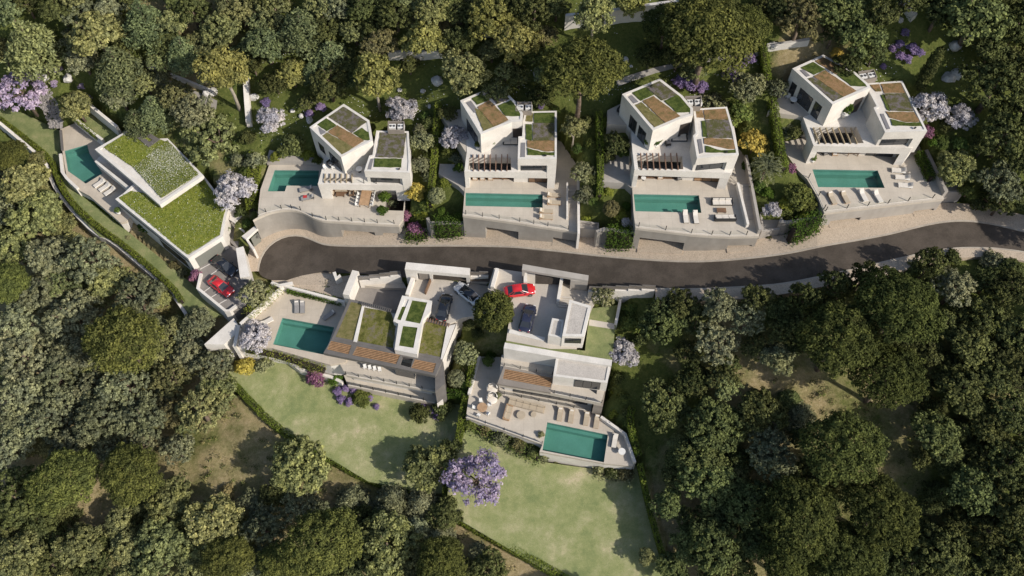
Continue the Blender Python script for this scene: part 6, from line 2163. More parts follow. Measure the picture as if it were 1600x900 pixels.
hedge('dark ivy bank hanging over the wall left of the second villa', [(681, 368), (700, 369), (722, 367)], 1.6, 4.2, 'ivy', base=3.9, **IVY)
hedge('dark ivy bank hanging over the wall left of the third villa', [(946, 384), (964, 386), (984, 388)], 1.6, 4.3, 'ivy', base=7.9, **IVY)
hedge('dark ivy bank hanging over the wall left of the rightmost villa', [(1230, 378), (1250, 372), (1272, 360)], 1.6, 4.0, 'ivy', base=11.9, **IVY)
hedge('green ground cover under the purple bushes', [(634, 370), (650, 371), (668, 371)], 2.0, .9, 'ivy', base=3.3, **IVY)

# ------------------------------------------------------------------ undergrowth, tufts, daisies, scree
def free_spots(n, x0, x1, y0, y1):
    out = []
    c = np.stack([RNG.uniform(x0, x1, n), RNG.uniform(y0, y1, n)], 1)
    bad = np.zeros(n, bool)
    for r, z in PLATFORMS:
        bad |= inside(c[:, 0], c[:, 1], r)
    c = c[~bad]
    gi = np.clip(np.searchsorted(gx, c[:, 0]), 1, nx - 1)
    gj = np.clip(np.searchsorted(gy, c[:, 1]), 1, ny - 1)
    zz = GZ[gj, gi]
    return np.column_stack([c, zz]), GG[gj, gi]


def scatter(name, spots, rad, n_each, size, mat, label, flat=.6):
    i = np.repeat(np.arange(len(spots)), n_each)
    N = len(i)
    d = sphere_dirs(N, 0)
    rr = rad[i] * RNG.uniform(.3, 1.05, N)
    p = d * rr[:, None]
    p[:, 2] *= flat
    c = spots[i] + p
    nr = d + RNG.normal(0, .6, (N, 3))
    nr[:, 2] += .3
    o = leaf_obj(name, c, nr, RNG.uniform(.6, 1.3, N) * size, mat)
    return tag(o, label, kind='stuff')


s, g = free_spots(5200, -100, 100, -58, 75)
dry_s, grn_s = s[g < .45][:1700], s[g >= .3][:1500]
scatter('scrub', dry_s, RNG.uniform(.25, .8, len(dry_s)), 22, .2, 'dry', 'dry pale scrub and grass tufts over the woodland floor')
scatter('undergrowth', grn_s, RNG.uniform(.3, 1.0, len(grn_s)), 30, .2, 'shrub', 'low green undergrowth between the trees')
s, g = free_spots(1500, -100, 100, -58, 75)
scatter('undergrowth', s, RNG.uniform(.5, 1.4, len(s)), 40, .22, 'dark', 'dark low bushes under the trees', .7)
s, g = free_spots(26000, -70, 95, 18, 70)
s = s[g > .6]
k_ = np.sin(s[:, 0] * .5 + 1) + np.sin(s[:, 1] * .6) + RNG.normal(0, .6, len(s))
s = s[k_ > .6][:5200]
o = leaf_obj('daisies', s + [0, 0, .15], np.tile([0, 0, 1.], (len(s), 1)) + RNG.normal(0, .3, (len(s), 3)), RNG.uniform(.08, .2, len(s)), 'lilac', aspect=.9)
o.material_slots[0].material = M['white_plastic']
tag(o, 'white daisies scattered over the upper gardens', kind='stuff')
# flowers and grass standing on the two meadow roofs
tufts(v1, g1, zL + .05, 'lime', 30, .16)
tufts(v1, g2a, zU1 + .05, 'lime', 30, .16)
tufts(v1, g2b, zU1 + .05, 'lime', 26, .16)
fl = tufts(v1, g2b, zU1 + .15, 'lilac', 9, .12, 'daisy_heads'); fl.material_slots[0].link = 'DATA'; fl.data.materials[0] = M['white_plastic']
fl = tufts(v1, g1, zL + .15, 'lilac', 2.5, .12, 'daisy_heads'); fl.data.materials[0] = M['white_plastic']
fl = tufts(v1, g2a, zU1 + .15, 'lilac', 2.5, .12, 'daisy_heads'); fl.data.materials[0] = M['white_plastic']

# boulders, each its own
def boulder(x, y, d, label):
    p = land_at(x, y)
    n, m_ = 9, 6
    v = []
    rr = random.Random(int(x * 7 + y))
    ax = [rr.uniform(.75, 1.2) for _ in range(3)]
    mm = MB()
    prof = []
    for i in range(m_ + 1):
        th = PI * i / m_
        for j in range(n):
            ph = 2 * PI * j / n
            k = rr.uniform(.8, 1.1)
            v.append((math.sin(th) * math.cos(ph) * ax[0] * k * d, math.sin(th) * math.sin(ph) * ax[1] * k * d, math.cos(th) * ax[2] * .75 * (k if 0 < i < m_ else 1) * d))
    for i in range(m_):
        for j in range(n):
            a, b_ = i * n + j, i * n + (j + 1) % n
            mm.f.append((a, a + n, b_ + n, b_))
    mm.v = [(p[0] + q[0], p[1] + q[1], p[2] + .25 * d + q[2]) for q in v]
    return tag(mm.build('boulder', 'stone'), label, 'boulder', 'pale boulders on the hillside')


for x, y, d, lb in [(397, 153, .85, 'large pale boulder beside the narrow white wall'), (457, 174, .45, 'pale boulder on the grass between the violet shrubs'), (471, 182, .5, 'middle pale boulder of the row towards the leftmost villa wing'),
                    (484, 188, .7, 'larger pale boulder nearest the leftmost villa wing'), (443, 179, .25, 'tiny pale boulder nearest the lilac tree'), (671, 167, .4, 'pale boulder right of the lilac tree behind the leftmost villa'), (625, 141, .4, 'pale boulder on the daisy slope above that lilac tree'),
                    (839, 117, .8, 'pale boulder left of the great umbrella pine'), (661, 143, .4, 'pale boulder in the shade left of the second villa trees'), (683, 128, .9, 'large brown-white boulder at the foot of the round tree'), (978, 94, .5, 'pale boulder right of the great umbrella pine'),
                    (1208, 73, .8, 'angular pale boulder on the wall behind the rightmost villa'), (986, 104, .3, 'small pale boulder on the grass below the shaded slope'), (1492, 74, .9, 'pale boulder at the foot of the leaning trunk'), (1517, 59, .8, 'pale boulder farthest up the right slope'),
                    (1482, 123, 1.0, 'left pale boulder of the pair beside the cypress'), (1494, 117, .9, 'right pale boulder of the pair beside the cypress'), (1406, 32, .45, 'small boulder at the top by the pale wall strip'), (67, 108, .6, 'pale boulder above the mauve jacaranda'),
                    (69, 123, .9, 'flat white boulder right of the mauve jacaranda'), (107, 124, 1.0, 'jagged white boulder among the violet shrubs'), (116, 109, .4, 'small boulder under the big conifer'), (325, 149, 1.0, 'white rock pile end boulder beside the path'), (334, 145, .8, 'white boulder at the foot of the tall yellow-green tree')]:
    boulder(x, y, d, lb)
m = MB()
for k in range(900):
    x, y = random.uniform(52, 98), random.uniform(140, 200)
    cx_ = 52 + (y - 140) * .45
    if not (cx_ < x < cx_ + 28):
        continue
    p = land_at(x, y)
    sz = random.uniform(.12, .4)
    m.box((p[0], p[1], p[2] + sz * .2), (sz, sz * random.uniform(.6, 1), sz * .7), random.uniform(0, 3), random.uniform(-.4, .4))
tag(m.build('scree', 'scree'), 'grey scree of broken stones between the jacaranda and the left pool', kind='stuff')

# ------------------------------------------------------------------ furniture (built once each, then copied)
def root(name, cat):
    return thing(name, '', cat)


def part(m_, name, mat, parent, smooth=False):
    return m_.build(name, mat, parent, smooth, local=True)


def make_lounger(frame_mat, cushion, name='sun_lounger'):
    r = root(name, 'sun lounger')
    part(MB().box((0, 0, .26), (2.0, .72, .07)), 'frame', frame_mat, r)
    part(MB().box((.35, 0, .345), (1.28, .66, .1)), 'mattress', cushion, r)
    b = part(MB().box((-.62, 0, .52), (.8, .66, .1), 0, .5), 'backrest', cushion, r)
    part(MB().box((-.78, 0, .68), (.22, .5, .1), 0, .5), 'head_pillow', 'cushion', b)
    for sx in (-.85, .85):
        for sy in (-.3, .3):
            part(MB().box((sx, sy, .11), (.06, .06, .225)), 'leg', frame_mat, r)
    return r


def make_sofa(length, frame_mat, cushion, name='outdoor_sofa', arms=True):
    r = root(name, 'sofa')
    h = length / 2
    part(MB().box((0, 0, .18), (length, .95, .22)), 'base', frame_mat, r)
    part(MB().box((0, .42, .48), (length, .13, .5)), 'backrest', frame_mat, r)
    if arms:
        for s in (-1, 1):
            part(MB().box((s * (h - .06), -.03, .4), (.12, .78, .3)), 'armrest', frame_mat, r)
    n = max(2, round(length / 1.0))
    w = (length - .3) / n
    for k in range(n):
        x = -h + .15 + w * (k + .5)
        c = part(MB().box((x, -.08, .36), (w * .96, .78, .16)), 'seat_cushion', cushion, r)
        part(MB().box((x, .28, .58), (w * .9, .16, .36), 0, 0), 'back_cushion', cushion, r)
    for sx in (-1, 1):
        for sy in (-.4, .4):
            part(MB().box((sx * (h - .1), sy, .04), (.07, .07, .08)), 'foot', 'black', r)
    return r


def make_armchair(frame_mat, cushion, name='armchair'):
    r = root(name, 'armchair')
    part(MB().box((0, 0, .22), (.78, .78, .14)), 'base', frame_mat, r)
    part(MB().box((0, .34, .52), (.78, .1, .5)), 'backrest', frame_mat, r)
    for s in (-1, 1):
        part(MB().box((s * .35, 0, .42), (.08, .6, .26)), 'armrest', frame_mat, r)
        for t in (-1, 1):
            part(MB().box((s * .33, t * .33, .075), (.06, .06, .15)), 'leg', frame_mat, r)
    part(MB().box((0, -.04, .36), (.6, .66, .14)), 'seat_cushion', cushion, r)
    return r


def make_chair(mat, name='dining_chair'):
    r = root(name, 'chair')
    part(MB().box((0, 0, .45), (.46, .46, .06)), 'seat', mat, r)
    part(MB().box((0, .22, .7), (.46, .05, .46), 0, 0), 'backrest', mat, r)
    for sx in (-.19, .19):
        for sy in (-.19, .19):
            part(MB().box((sx, sy, .21), (.04, .04, .42)), 'leg', mat, r)
    return r


def make_table(lx, ly, h, top, leg, name='dining_table'):
    r = root(name, 'table')
    part(MB().box((0, 0, h), (lx, ly, .07)), 'table_top', top, r)
    for sx in (-1, 1):
        for sy in (-1, 1):
            part(MB().box((sx * (lx / 2 - .1), sy * (ly / 2 - .1), h / 2 - .02), (.08, .08, h - .04)), 'leg', leg, r)
    return r


def make_round_table(rad, h, top, name='round_table'):
    r = root(name, 'table')
    part(MB().lathe([(rad, 0), (rad, .06)], 20, (0, 0, h - .03)), 'table_top', top, r)
    part(MB().lathe([(rad * .5, 0), (rad * .45, .05), (.07, .1), (.07, h - .031)], 14), 'pedestal', 'black', r)
    return r


def make_pot(plant, rad=.4, name='potted_plant'):
    r = root(name, 'plant')
    part(MB().lathe([(rad * .6, 0), (rad * .95, rad * 1.1), (rad, rad * 1.5), (rad * .85, rad * 1.5)], 14), 'pot', 'white_pot', r, True)
    c, nr, s_, _c = crown_oak(16, .3, 34, .22, .9)
    me = leaf_mesh('leaves', c * .55 + [0, 0, rad * 1.5 + .4], nr, s_ * .8)
    me.materials.append(L[plant])
    o = bpy.data.objects.new('leaves', me)
    COL.objects.link(o)
    o.parent = r
    return r


def make_wing_chair(name='lounge_seat'):
    """tall white shell seat"""
    r = root(name, 'lounge seat')
    m_ = MB()
    n = 12
    for k in range(n):
        a0, a1 = PI * (-.08 + 1.16 * k / n), PI * (-.08 + 1.16 * (k + 1) / n)
        for (ra, za, rb_, zb_) in ((.98, .1, 1.02, 1.1), (1.02, 1.1, .8, 1.55)):
            m_.quad((ra * math.cos(a0), ra * math.sin(a0), za), (ra * math.cos(a1), ra * math.sin(a1), za), (rb_ * math.cos(a1), rb_ * math.sin(a1), zb_), (rb_ * math.cos(a0), rb_ * math.sin(a0), zb_))
    part(m_, 'shell', 'white_plastic', r, True)
    part(MB().lathe([(.9, 0), (.95, .1), (.95, .38), (.86, .46)], 18), 'seat', 'cushion', r, True)
    part(MB().box((0, .55, .75), (1.1, .25, .5)), 'back_cushion', 'cushion', r)
    return r


def at(pt, z):
    return tuple(P(pt[0], pt[1], z))


def turn(a, b, z):
    """angle of the plan direction from photo point a to b at level z"""
    pa, pb = P(*a, z), P(*b, z)
    return math.atan2(pb[1] - pa[1], pb[0] - pa[0])


lg_white = make_lounger('white_plastic', 'cushion')
lg_tan = make_lounger('wood_table', 'cushion_tan')
lg_grey = make_lounger('steel', 'cushion_grey')


def lounger(proto_, head, foot, z, label, group):
    mid = ((head[0] + foot[0]) / 2, (head[1] + foot[1]) / 2)
    place(proto_, at(mid, z + .012), turn(head, foot, z), label, group)


G = 'sun loungers on the daisy villa terrace'
for k, w_ in enumerate(['nearest the pool', 'middle', 'nearest the house end']):
    h, f = Zb((172 + 41 * k, 514 + 31 * k), (92 + 41 * k, 566 + 31 * k))
    lounger(lg_white, h, f, 0, f'pale sun lounger on the daisy villa pool terrace, {w_} of three', G)
T2_, T3_, T4_, T5_ = H2['T'], H3['T'], H4['T'], H5['T']
G = 'grey loungers beside the first road-top pool'
lounger(lg_grey, *Ze((548, 326), (440, 348)), T2_, 'grey sun lounger nearest the first road-top pool', G)
lounger(lg_grey, *Ze((562, 392), (450, 414)), T2_, 'grey sun lounger with a red towel near the first road-top pool', G)
tp = P(*Ze((487, 398))[0], T2_)
tag(MB().box((tp[0], tp[1], T2_ + .42), (.6, .5, .03), .2).build('towel', 'red_cloth'), 'red towel lying on the grey sun lounger', 'towel')
G = 'tan loungers at the end of the lap pool'
for k, (y0, w_) in enumerate([(432, 'farthest back'), (490, 'second from back'), (557, 'third from back'), (604, 'nearest the road wall')]):
    lounger(lg_tan, *Zg((1062 - (55 if k > 1 else 0), y0), (1190 - (65 if k > 1 else 0), y0 + 4)), T3_, f'tan sun lounger at the end of the lap pool, {w_}', G)
G = 'loungers in front of the third road-top pool'
lg_dark = make_lounger('black', 'cushion')
lounger(lg_dark, *Zi((848, 568), (858, 640)), T4_, 'black-framed lounger before the third pool, left of the two', G)
lounger(lg_dark, *Zi((926, 572), (938, 644)), T4_, 'black-framed lounger before the third pool, right of the two', G)
G = 'loungers round the rightmost pool'
for k, (h, f, w_) in enumerate([((1045, 308), (938, 298), 'right of the rightmost pool, farthest from the road'), ((1072, 356), (962, 346), 'right of the rightmost pool, middle of three'), ((1092, 410), (984, 402), 'right of the rightmost pool, nearest the road'),
                                ((508, 458), (550, 536), 'before the rightmost pool, leftmost of four'), ((598, 452), (640, 528), 'before the rightmost pool, second of four'), ((728, 446), (762, 508), 'before the rightmost pool, third of four'), ((826, 452), (868, 518), 'before the rightmost pool, rightmost of four')]):
    lounger(lg_white if k < 3 or k > 4 else lg_tan, *Zk(h, f), T5_, f'sun lounger {w_}', G)
G = 'grey loungers behind the left pool'
lounger(lg_grey, *Zl((822, 362), (822, 455)), 0, 'left one of the paired grey loungers behind the left pool', G)
lounger(lg_grey, *Zl((866, 362), (866, 455)), 0, 'right one of the paired grey loungers behind the left pool', G)
lounger(lg_grey, *Zl((1118, 440), (1030, 500)), 0, 'grey lounger in the roof shadow behind the left pool', G)
lounger(lg_white, *Zl((548, 540), (625, 500)), 0, 'pale lounger beside the lilac tree on the left pool deck', G)
G = 'tan loungers above the large lower pool'
for k, (x, y, w_) in enumerate([(872, 495, 'leftmost'), (960, 510, 'second'), (1078, 530, 'third'), (1158, 552, 'rightmost')]):
    lounger(lg_tan, *Zp((x + 8, y - 48), (x - 6, y + 46)), T7, f'tan sun lounger above the large lower pool, {w_} of four', G)
lounger(lg_dark, *Zp((1310, 650), (1292, 752)), T7, 'dark sun lounger alone right of the large lower pool', G)

sofa_b = make_sofa(3.0, 'black', 'cushion')
place(sofa_b, at(Zi((1137, 488))[0], T4_ + .012), 0, 'black-framed pale sofa farther from the road on the third terrace', 'sofas on the third terrace')
place(sofa_b, at(Zi((1162, 612))[0], T4_ + .012), PI, 'black-framed pale sofa nearer the road on the third terrace', 'sofas on the third terrace')
ct = make_table(1.3, .75, .35, 'wood_dark', 'black', 'coffee_table')
place(ct, at(Zi((1133, 553))[0], T4_ + .012), 0, 'dark coffee table between the two black-framed sofas', 'coffee tables')
place(ct, at(Ze((762, 378))[0], T2_ + .012), 0, 'dark coffee table between the armchairs of the leftmost terrace', 'coffee tables')
sofa_t = make_sofa(5.4, 'cushion_tan', 'cushion_tan', 'outdoor_sofa', False)
place(sofa_t, at(Zp((610, 425))[0], T7 + .012), turn(*Zp((470, 390), (750, 460)), T7), 'long tan sofa along the veranda of the gravel-roofed villa')
sofa_w = make_sofa(2.3, 'wood_table', 'cushion_tan', 'outdoor_sofa')
place(sofa_w, at(Zp((468, 480))[0], T7 + .012), turn(*Zp((470, 390), (750, 460)), T7) + PI / 2, 'short wood-backed tan sofa facing right on the large terrace')
rt = make_round_table(.62, .38, 'cushion_tan', 'pouf_table')
place(rt, at(Zp((570, 500))[0], T7 + .012), 0, 'larger round tan coffee table on the large terrace', 'round tables of the large terrace')
place(rt, at(Zp((668, 492))[0], T7 + .012), 0, 'smaller round tan coffee table near the loungers', 'round tables of the large terrace', .65)
rt2 = make_round_table(.72, .74, 'wood_table')
place(rt2, at(Zp((268, 448))[0], T7 + .012), 0, 'round wooden dining table at the left of the large terrace', 'round dining tables')
rt3 = make_round_table(.5, .7, 'white_plastic')
place(rt3, at(Zd((910, 640))[0], H2['U'] + .02), 0, 'round pale table on the upper deck of the leftmost villa', 'round side tables')
place(rt3, at(Zj((290, 452))[0], 19.76), 0, 'round pale table on the patio of the rightmost villa', 'round side tables')
place(rt3, at(Zp((1355, 790))[0], T7 + .012), 0, 'round pale side table at the right corner of the large terrace', 'round side tables')
place(rt3, at(Zi((525, 305))[0], T4_ + .012), 0, 'small round table under the deck of the third villa', 'round side tables', .7)
ch_w = make_chair('white_plastic')
for k in range(5):
    a = 2 * PI * k / 5 + .5
    c0 = P(*Zp((268, 448))[0], T7)
    place(ch_w, (c0[0] + 1.15 * math.cos(a), c0[1] + 1.15 * math.sin(a), T7 + .012), a - PI / 2, 'white chair at the round wooden table, ' + ['right side', 'back right side', 'back left side', 'front left side', 'front right side'][k], 'chairs around the round wooden table')
wc = make_wing_chair()
place(wc, at(Zp((345, 300))[0], T7 + .012), .2, 'tall white shell seat farther back on the large terrace', 'white shell seats', .8)
place(wc, at(Zp((345, 372))[0], T7 + .012), .2, 'tall white shell seat nearer the railing on the large terrace', 'white shell seats', .8)
dt = make_table(1.5, 2.7, .74, 'wood_table', 'wood_dark')
place(dt, at(Ze((958, 418))[0], T2_ + .012), -.1, 'long wooden dining table on the leftmost road-top terrace')
dc = P(*Ze((958, 418))[0], T2_)
for s in (-1, 1):
    for k in range(4):
        place(ch_w, (dc[0] + s * 1.1 + .1 * (k - 1.5) * .65, dc[1] + (k - 1.5) * .65, T2_ + .012), -s * PI / 2 - .1, 'white chair on the ' + ('right' if s > 0 else 'left') + ' side of the long wooden table, ' + ['nearest the road', 'second from the road', 'third from the road', 'farthest from the road'][k], 'chairs of the long wooden table')
ar = make_armchair('wood_dark', 'cushion_tan')
G = 'armchairs under the deck of the leftmost villa'
place(ar, at(Ze((693, 368))[0], T2_ + .012), PI / 2, 'brown armchair at the left of the lounge group, leftmost terrace', G)
place(ar, at(Ze((848, 372))[0], T2_ + .012), -PI / 2, 'brown armchair at the right of the lounge group, leftmost terrace', G)
sofa_s = make_sofa(2.2, 'wood_dark', 'cushion_tan')
place(sofa_s, at(Ze((770, 336))[0], T2_ + .012), 0, 'brown sofa under the deck edge of the leftmost villa')
ar2 = make_armchair('wood_table', 'cushion')
G = 'armchairs under the deck of the second villa'
for k, x in enumerate((512, 570, 632)):
    place(ar2, at(Zg((x, 296))[0], T3_ + .012), 0, f'wood-framed armchair under the second villa deck, {["leftmost", "middle", "rightmost"][k]} of three', G)
tb = make_table(1.6, .9, .74, 'wood_table', 'wood_dark')
place(tb, at(Zg((768, 292))[0], T3_ + .012), 0, 'wooden table under the deck of the second villa')
G = 'seats under the deck of the third villa'
place(ar2, at(Zi((655, 288))[0], T4_ + .012), 0, 'pale armchair under the deck of the third villa', G)
ar3 = make_armchair('black', 'cushion_grey')
place(ar3, at(Zi((800, 295))[0], T4_ + .012), .3, 'dark armchair under the deck of the third villa', G)
G = 'seats under the deck of the rightmost villa'
place(ar2, at(Zk((548, 182))[0], T5_ + .012), 0, 'pale armchair under the deck of the rightmost villa', G)
place(ar3, at(Zk((478, 178))[0], T5_ + .012), .4, 'dark armchair under the deck of the rightmost villa', G)
place(tb, at(Zk((672, 182))[0], T5_ + .012), 0, 'wooden table under the deck of the rightmost villa', 'wooden tables')
G = 'seats on the upper decks'
sofa_d = make_sofa(2.3, 'cushion_dark', 'cushion')
place(sofa_d, at(Zh((803, 588))[0], H4['U'] + .02), 0, 'dark sofa on the upper deck of the third villa', G)
place(sofa_d, at(Zf((790, 566))[0], H3['U'] + .02), 0, 'dark sofa on the upper deck of the second villa', G)
place(ar3, at(Zh((715, 628))[0], H4['U'] + .02), 1.8, 'dark armchair on the upper deck of the third villa', G)
place(ar3, at(Zh((345, 372))[0], 17.86), .9, 'dark armchair on the side patio of the third villa, farther back', G)
place(ar3, at(Zh((392, 408))[0], 17.86), .9, 'dark armchair on the side patio of the third villa, nearer the deck', G)
place(ar3, at(Zd((680, 588))[0], H2['U'] + .02), .8, 'dark armchair on the upper deck of the leftmost villa', G)
place(ch_w, at(Zd((645, 622))[0], H2['U'] + .02), .8, 'left white chair on the upper deck of the leftmost villa', 'white chairs on the upper decks')
place(ch_w, at(Zd((705, 618))[0], H2['U'] + .02), 2.0, 'right white chair on the upper deck of the leftmost villa', 'white chairs on the upper decks')
place(ch_w, at(Zj((352, 448))[0], 19.76), 2.0, 'white chair by the wall on the patio of the rightmost villa', 'white chairs on the upper decks')
place(ch_w, at(Zj((248, 420))[0], 19.76), -1, 'white chair by the hedge on the patio of the rightmost villa', 'white chairs on the upper decks')
place(ar3, at(Zj((945, 668))[0], H5['U'] + .02), -1.2, 'dark armchair on the upper deck of the rightmost villa', G)
for k in range(4):
    place(ch_w, at(Zn((455 + 38 * k, 376 + 7 * k))[0], -.28), .2, f'white chair under the timber eaves, {["leftmost", "second", "third", "rightmost"][k]} of four', 'chairs under the timber eaves')
pot = make_pot('shrub')
G = 'white potted plants'
for pt, z, w_ in [(Zf((536, 612))[0], H3['U'], 'left of the wing corner on the second villa'), (Zf((607, 602))[0], H3['U'], 'in the middle on the second villa upper deck'), (Zf((648, 588))[0], H3['U'], 'right of the wing corner on the second villa'),
                  (Zh((551, 642))[0], H4['U'], 'left of the wing corner on the third villa'), (Zh((618, 645))[0], H4['U'], 'in the middle on the third villa upper deck'), (Zh((640, 630))[0], H4['U'], 'right of the wing corner on the third villa'),
                  (Zk((986, 235))[0], T5_, 'on the terrace right of the rightmost villa'), (Zk((392, 236))[0], T5_, 'at the left fin of the rightmost villa'), (Zb((285, 770))[0], 0, 'at the end of the daisy villa lounger terrace')]:
    place(pot, at(pt, z + .015), random.uniform(0, 6), f'white potted plant {w_}', G)
pot2 = make_pot('ivy', .45)
place(pot2, at(Zj((690, 560))[0], H5['U'] + .02), 0, 'large leafy pot in the courtyard of the rightmost villa', G, 1.6)

# ------------------------------------------------------------------ cars
def make_car(paint, name='parked_car'):
    r = root(name, 'car')
    st = [(-2.28, .60, .42, .74), (-2.2, .78, .30, .86), (-1.9, .88, .22, .95), (-1.35, .92, .20, .99), (-.5, .925, .19, .97), (.4, .925, .19, .95), (1.1, .92, .20, .92), (1.65, .88, .22, .83), (2.05, .80, .28, .72), (2.26, .62, .38, .58)]
    m_ = MB()
    rings = []
    for x, w, zb_, zt_ in st:
        zm = zb_ + (zt_ - zb_) * .55
        ring = [(x, -w * .86, zb_), (x, -w, zb_ + .14), (x, -w, zm), (x, -w * .93, zt_ - .05), (x, -w * .72, zt_), (x, 0, zt_ + .025), (x, w * .72, zt_), (x, w * .93, zt_ - .05), (x, w, zm), (x, w, zb_ + .14), (x, w * .86, zb_)]
        rings.append(len(m_.v))
        m_.v += ring
    n = 11
    for a, b in zip(rings[:-1], rings[1:]):
        for k in range(n):
            q = (k + 1) % n
            m_.f.append((a + k, b + k, b + q, a + q))
    m_.f.append(tuple(rings[0] + k for k in range(n)))
    m_.f.append(tuple(rings[-1] + n - 1 - k for k in range(n)))
    body = part(m_, 'body', paint, r, True)
    # greenhouse: belt ring -> roof ring
    belt = [(-1.75, .70), (-1.2, .82), (.55, .82), (1.15, .74)]
    roof = [(-1.05, .56), (-.75, .62), (.0, .62), (.28, .57)]
    zb_, zr_ = .955, 1.42
    rf = MB()
    rr = [(x, -y, zr_) for x, y in roof] + [(x, y, zr_) for x, y in roof[::-1]]
    i = len(rf.v)
    rf.v += rr
    rf.v += [(x * .98, y * .6, z + .035) for x, y, z in rr]
    for k in range(8):
        q = (k + 1) % 8
        rf.f.append((k, q, 8 + q, 8 + k))
    rf.f.append(tuple(range(8, 16)))
    part(rf, 'roof', paint, r, True)

    def pane(nm, pts):
        g_ = MB()
        g_.quad(*pts)
        part(g_, nm, 'window', r)
    B = lambda k, s: (belt[k][0], s * belt[k][1], zb_)
    Rf = lambda k, s: (roof[k][0], s * roof[k][1], zr_ - .002)
    pane('windscreen', [B(3, -1), B(3, 1), Rf(3, 1), Rf(3, -1)])
    pane('rear_window', [B(0, 1), B(0, -1), Rf(0, -1), Rf(0, 1)])
    for s in (-1, 1):
        for k in range(3):
            pane('side_window', [B(k, s), B(k + 1, s), Rf(k + 1, s), Rf(k, s)])
        pl = MB()
        for k in (0, 1, 2, 3):
            a, b = Vector(B(k, s)), Vector(Rf(k, s))
            pl.tube([a * 1.004, b * 1.004], [.04, .035], 5)
        part(pl, 'pillars', paint, r)
        part(MB().box((.75, s * 1.0, .98), (.16, .2, .12)), 'wing_mirror', paint, r)
        part(MB().box((2.12, s * .55, .64), (.16, .34, .1), 0, .3), 'headlight', 'white_plastic', r)
        part(MB().box((-2.2, s * .58, .78), (.1, .3, .1)), 'tail_light', 'red_cloth', r)
        for x in (-1.4, 1.38):
            w_ = MB()
            nn = 16
            for yy in (.76, .945):
                for q in range(nn):
                    t = 2 * PI * q / nn
                    w_.v.append((x + .34 * math.cos(t), s * yy, .34 + .34 * math.sin(t)))
            for q in range(nn):
                w_.f.append((q, (q + 1) % nn, nn + (q + 1) % nn, nn + q))
            w_.f.append(tuple(range(nn)))
            w_.f.append(tuple(range(nn, 2 * nn)))
            wh = part(w_, 'wheel', 'black', r)
            h_ = MB()
            for q in range(nn):
                t = 2 * PI * q / nn
                h_.v.append((x + .21 * math.cos(t), s * .952, .34 + .21 * math.sin(t)))
            h_.f.append(tuple(range(nn)))
            part(h_, 'rim', 'steel', wh)
    part(MB().box((2.24, 0, .45), (.06, .7, .14)), 'grille', 'black', r)
    part(MB().box((-2.29, 0, .6), (.03, .5, .12)), 'number_plate', 'white_plastic', r)
    return r


def car_paint(name, c):
    m_, nt_, b_ = nodes_of(name)
    b_.inputs['Base Color'].default_value = (*c, 1)
    b_.inputs['Roughness'].default_value = .25
    b_.inputs['Coat Weight'].default_value = 1.0
    b_.inputs['Coat Roughness'].default_value = .05
    fl_ = noise(nt_, wpos(nt_), 40, 2)
    rp = ramp(nt_, fl_, [(.3, tuple(x * .92 for x in c)), (.7, tuple(min(1, x * 1.08) for x in c))])
    nt_.links.new(rp.outputs[0], b_.inputs['Base Color'])
    M[name] = m_
    return name


def car(colour, rear, front, z, label):
    o = make_car(colour)
    c = ((rear[0] + front[0]) / 2, (rear[1] + front[1]) / 2)
    o.location = at(c, z + .45)
    o.location.z = z + .005
    o.rotation_euler = (0, 0, turn(rear, front, z))
    o['label'] = label
    o['group'] = 'parked cars'
    if colour == 'white_paint':
        for c_ in o.children:
            if c_.name.startswith('roof'):
                c_.data.materials[0] = M['window']


car_paint('red_paint', (.52, .018, .02))
car_paint('black_paint', (.012, .013, .016))
car_paint('navy_paint', (.022, .024, .045))
car_paint('white_paint', (.62, .62, .62))
car('black_paint', *Zc((772, 518), (945, 645)), .02, 'black car beside the grey garage door of the daisy villa')
car('red_paint', *Zc((738, 675), (918, 805)), .02, 'red car on the marked bays of the daisy villa car court')
car('black_paint', *Zm((1048, 392), (1092, 215)), LOT6, 'black car on the pale driveway beside the moss roof')
car('white_paint', *Zm((1308, 240), (1195, 150)), LOT6, 'white car with black roof half hidden under the big round dark tree')
car('red_paint', *Zo((392, 232), (528, 214)), LOT7, 'red car on the drive of the gravel-roofed villa')
car('navy_paint', *Zo((498, 532), (545, 345)), LOT7, 'dark blue car on the drive of the gravel-roofed villa')

# side stairs between terraces and street
def side_stairs(pv, a, b, z, n, zz0, zz1, w_, mat='terrace'):
    stairs(pv, P(*a, z)[:2], P(*b, z)[:2], w_, n, zz0, zz1, mat)


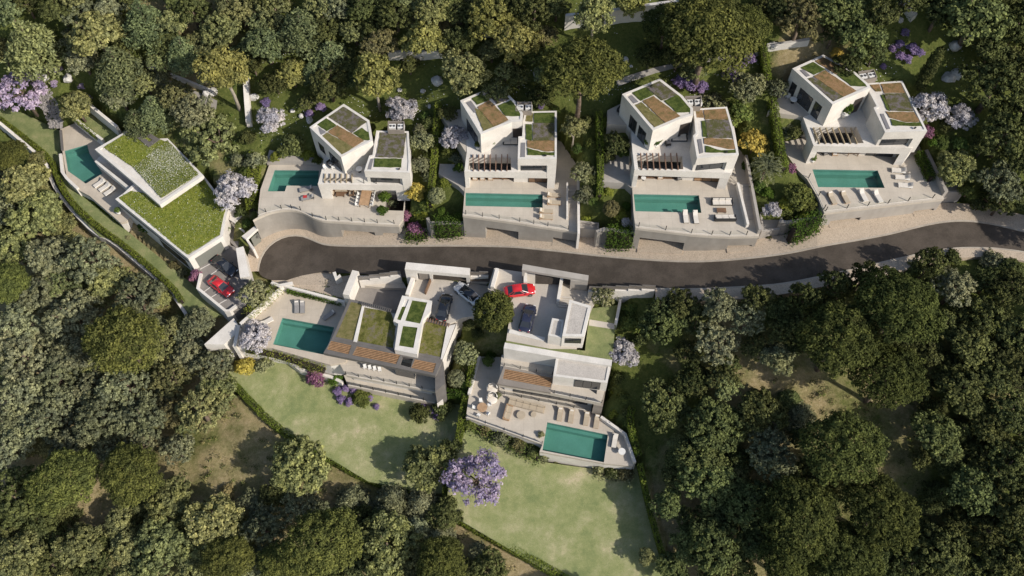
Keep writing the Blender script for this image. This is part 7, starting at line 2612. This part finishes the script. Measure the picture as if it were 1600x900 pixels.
for pv, za, zb, (a, b), w_, n in ((H3['obj'], T3_, T3_ - 2.4, Zg((1272, 360), (1268, 575)), 1.5, 9), (H4['obj'], T4_, T4_ - 2.6, Zi((1305, 350), (1380, 615)), 1.4, 11)):
    side_stairs(pv, a, b, za, n, za + .5, za + .05, w_, 'retaining_pale')
boxy_wall('stair_wall', None, Zg((1232, 320), (1232, 590)), T3_ - .2, T3_ + .9, .25, 'white_wall', parent=H3['obj'])
boxy_wall('side_wall', None, Zg((1318, 285), (1322, 725)), 6, T3_ + 1.0, .35, 'white_wall', parent=H3['obj'])
boxy_wall('stair_wall', None, Zi((1266, 325), (1345, 650)), T4_ - .2, T4_ + 1.0, .35, 'white_wall', parent=H4['obj'])
boxy_wall('side_wall', None, Zi((1330, 110), (1440, 690)), 9, T4_ + 1.2, .4, 'retaining_pale', parent=H4['obj'])
boxy_wall('side_wall', None, Zk((1190, 150), (1330, 440)), 12, T5_ + 1.0, .5, 'retaining_pale', parent=H5['obj'])
# street-front planters between the villas
for label, pts, zt, zb in (('grey street-front planter right of the second villa', Zg((1318, 690), (1330, 680), (1480, 700), (1480, 640), (1322, 620)), 9.6, 5),
                           ('grey street-front planter right of the third villa', Zu_ if False else [(1190, 362), (1219, 358), (1224, 345), (1215, 300), (1186, 305)], 13.2, 9),
                           ('grey street-front planter right of the rightmost villa', Zk((1335, 450), (1455, 440), (1430, 340), (1300, 300)), 15.4, 11)):
    ring = XY(pts, zt)
    m = MB()
    m.prism(ring, zt, zb, holes=[(inset(ring, .3), .4)])
    m.f.append(tuple(range(len(m.v), len(m.v) + len(ring))))
    m.v += [(x, y, zt - .38) for x, y in ring]
    tag(m.build('planter', 'retaining_pale'), label, 'planter')
for label, line, zt, zb in (('low grey wall behind the first ivy bank', [(668, 340), (672, 348), (726, 348)], 7.4, 2.5), ('low grey wall behind the second ivy bank', [(932, 362), (944, 357), (990, 363)], 11.4, 6.5), ('low grey wall behind the third ivy bank', [(1218, 345), (1230, 347), (1278, 340)], 14.6, 10)):
    boxy_wall('garden_wall', label, line, zb, zt, .5, 'retaining')
for o in bpy.data.objects:
    if '_used' in o:
        del o['_used']
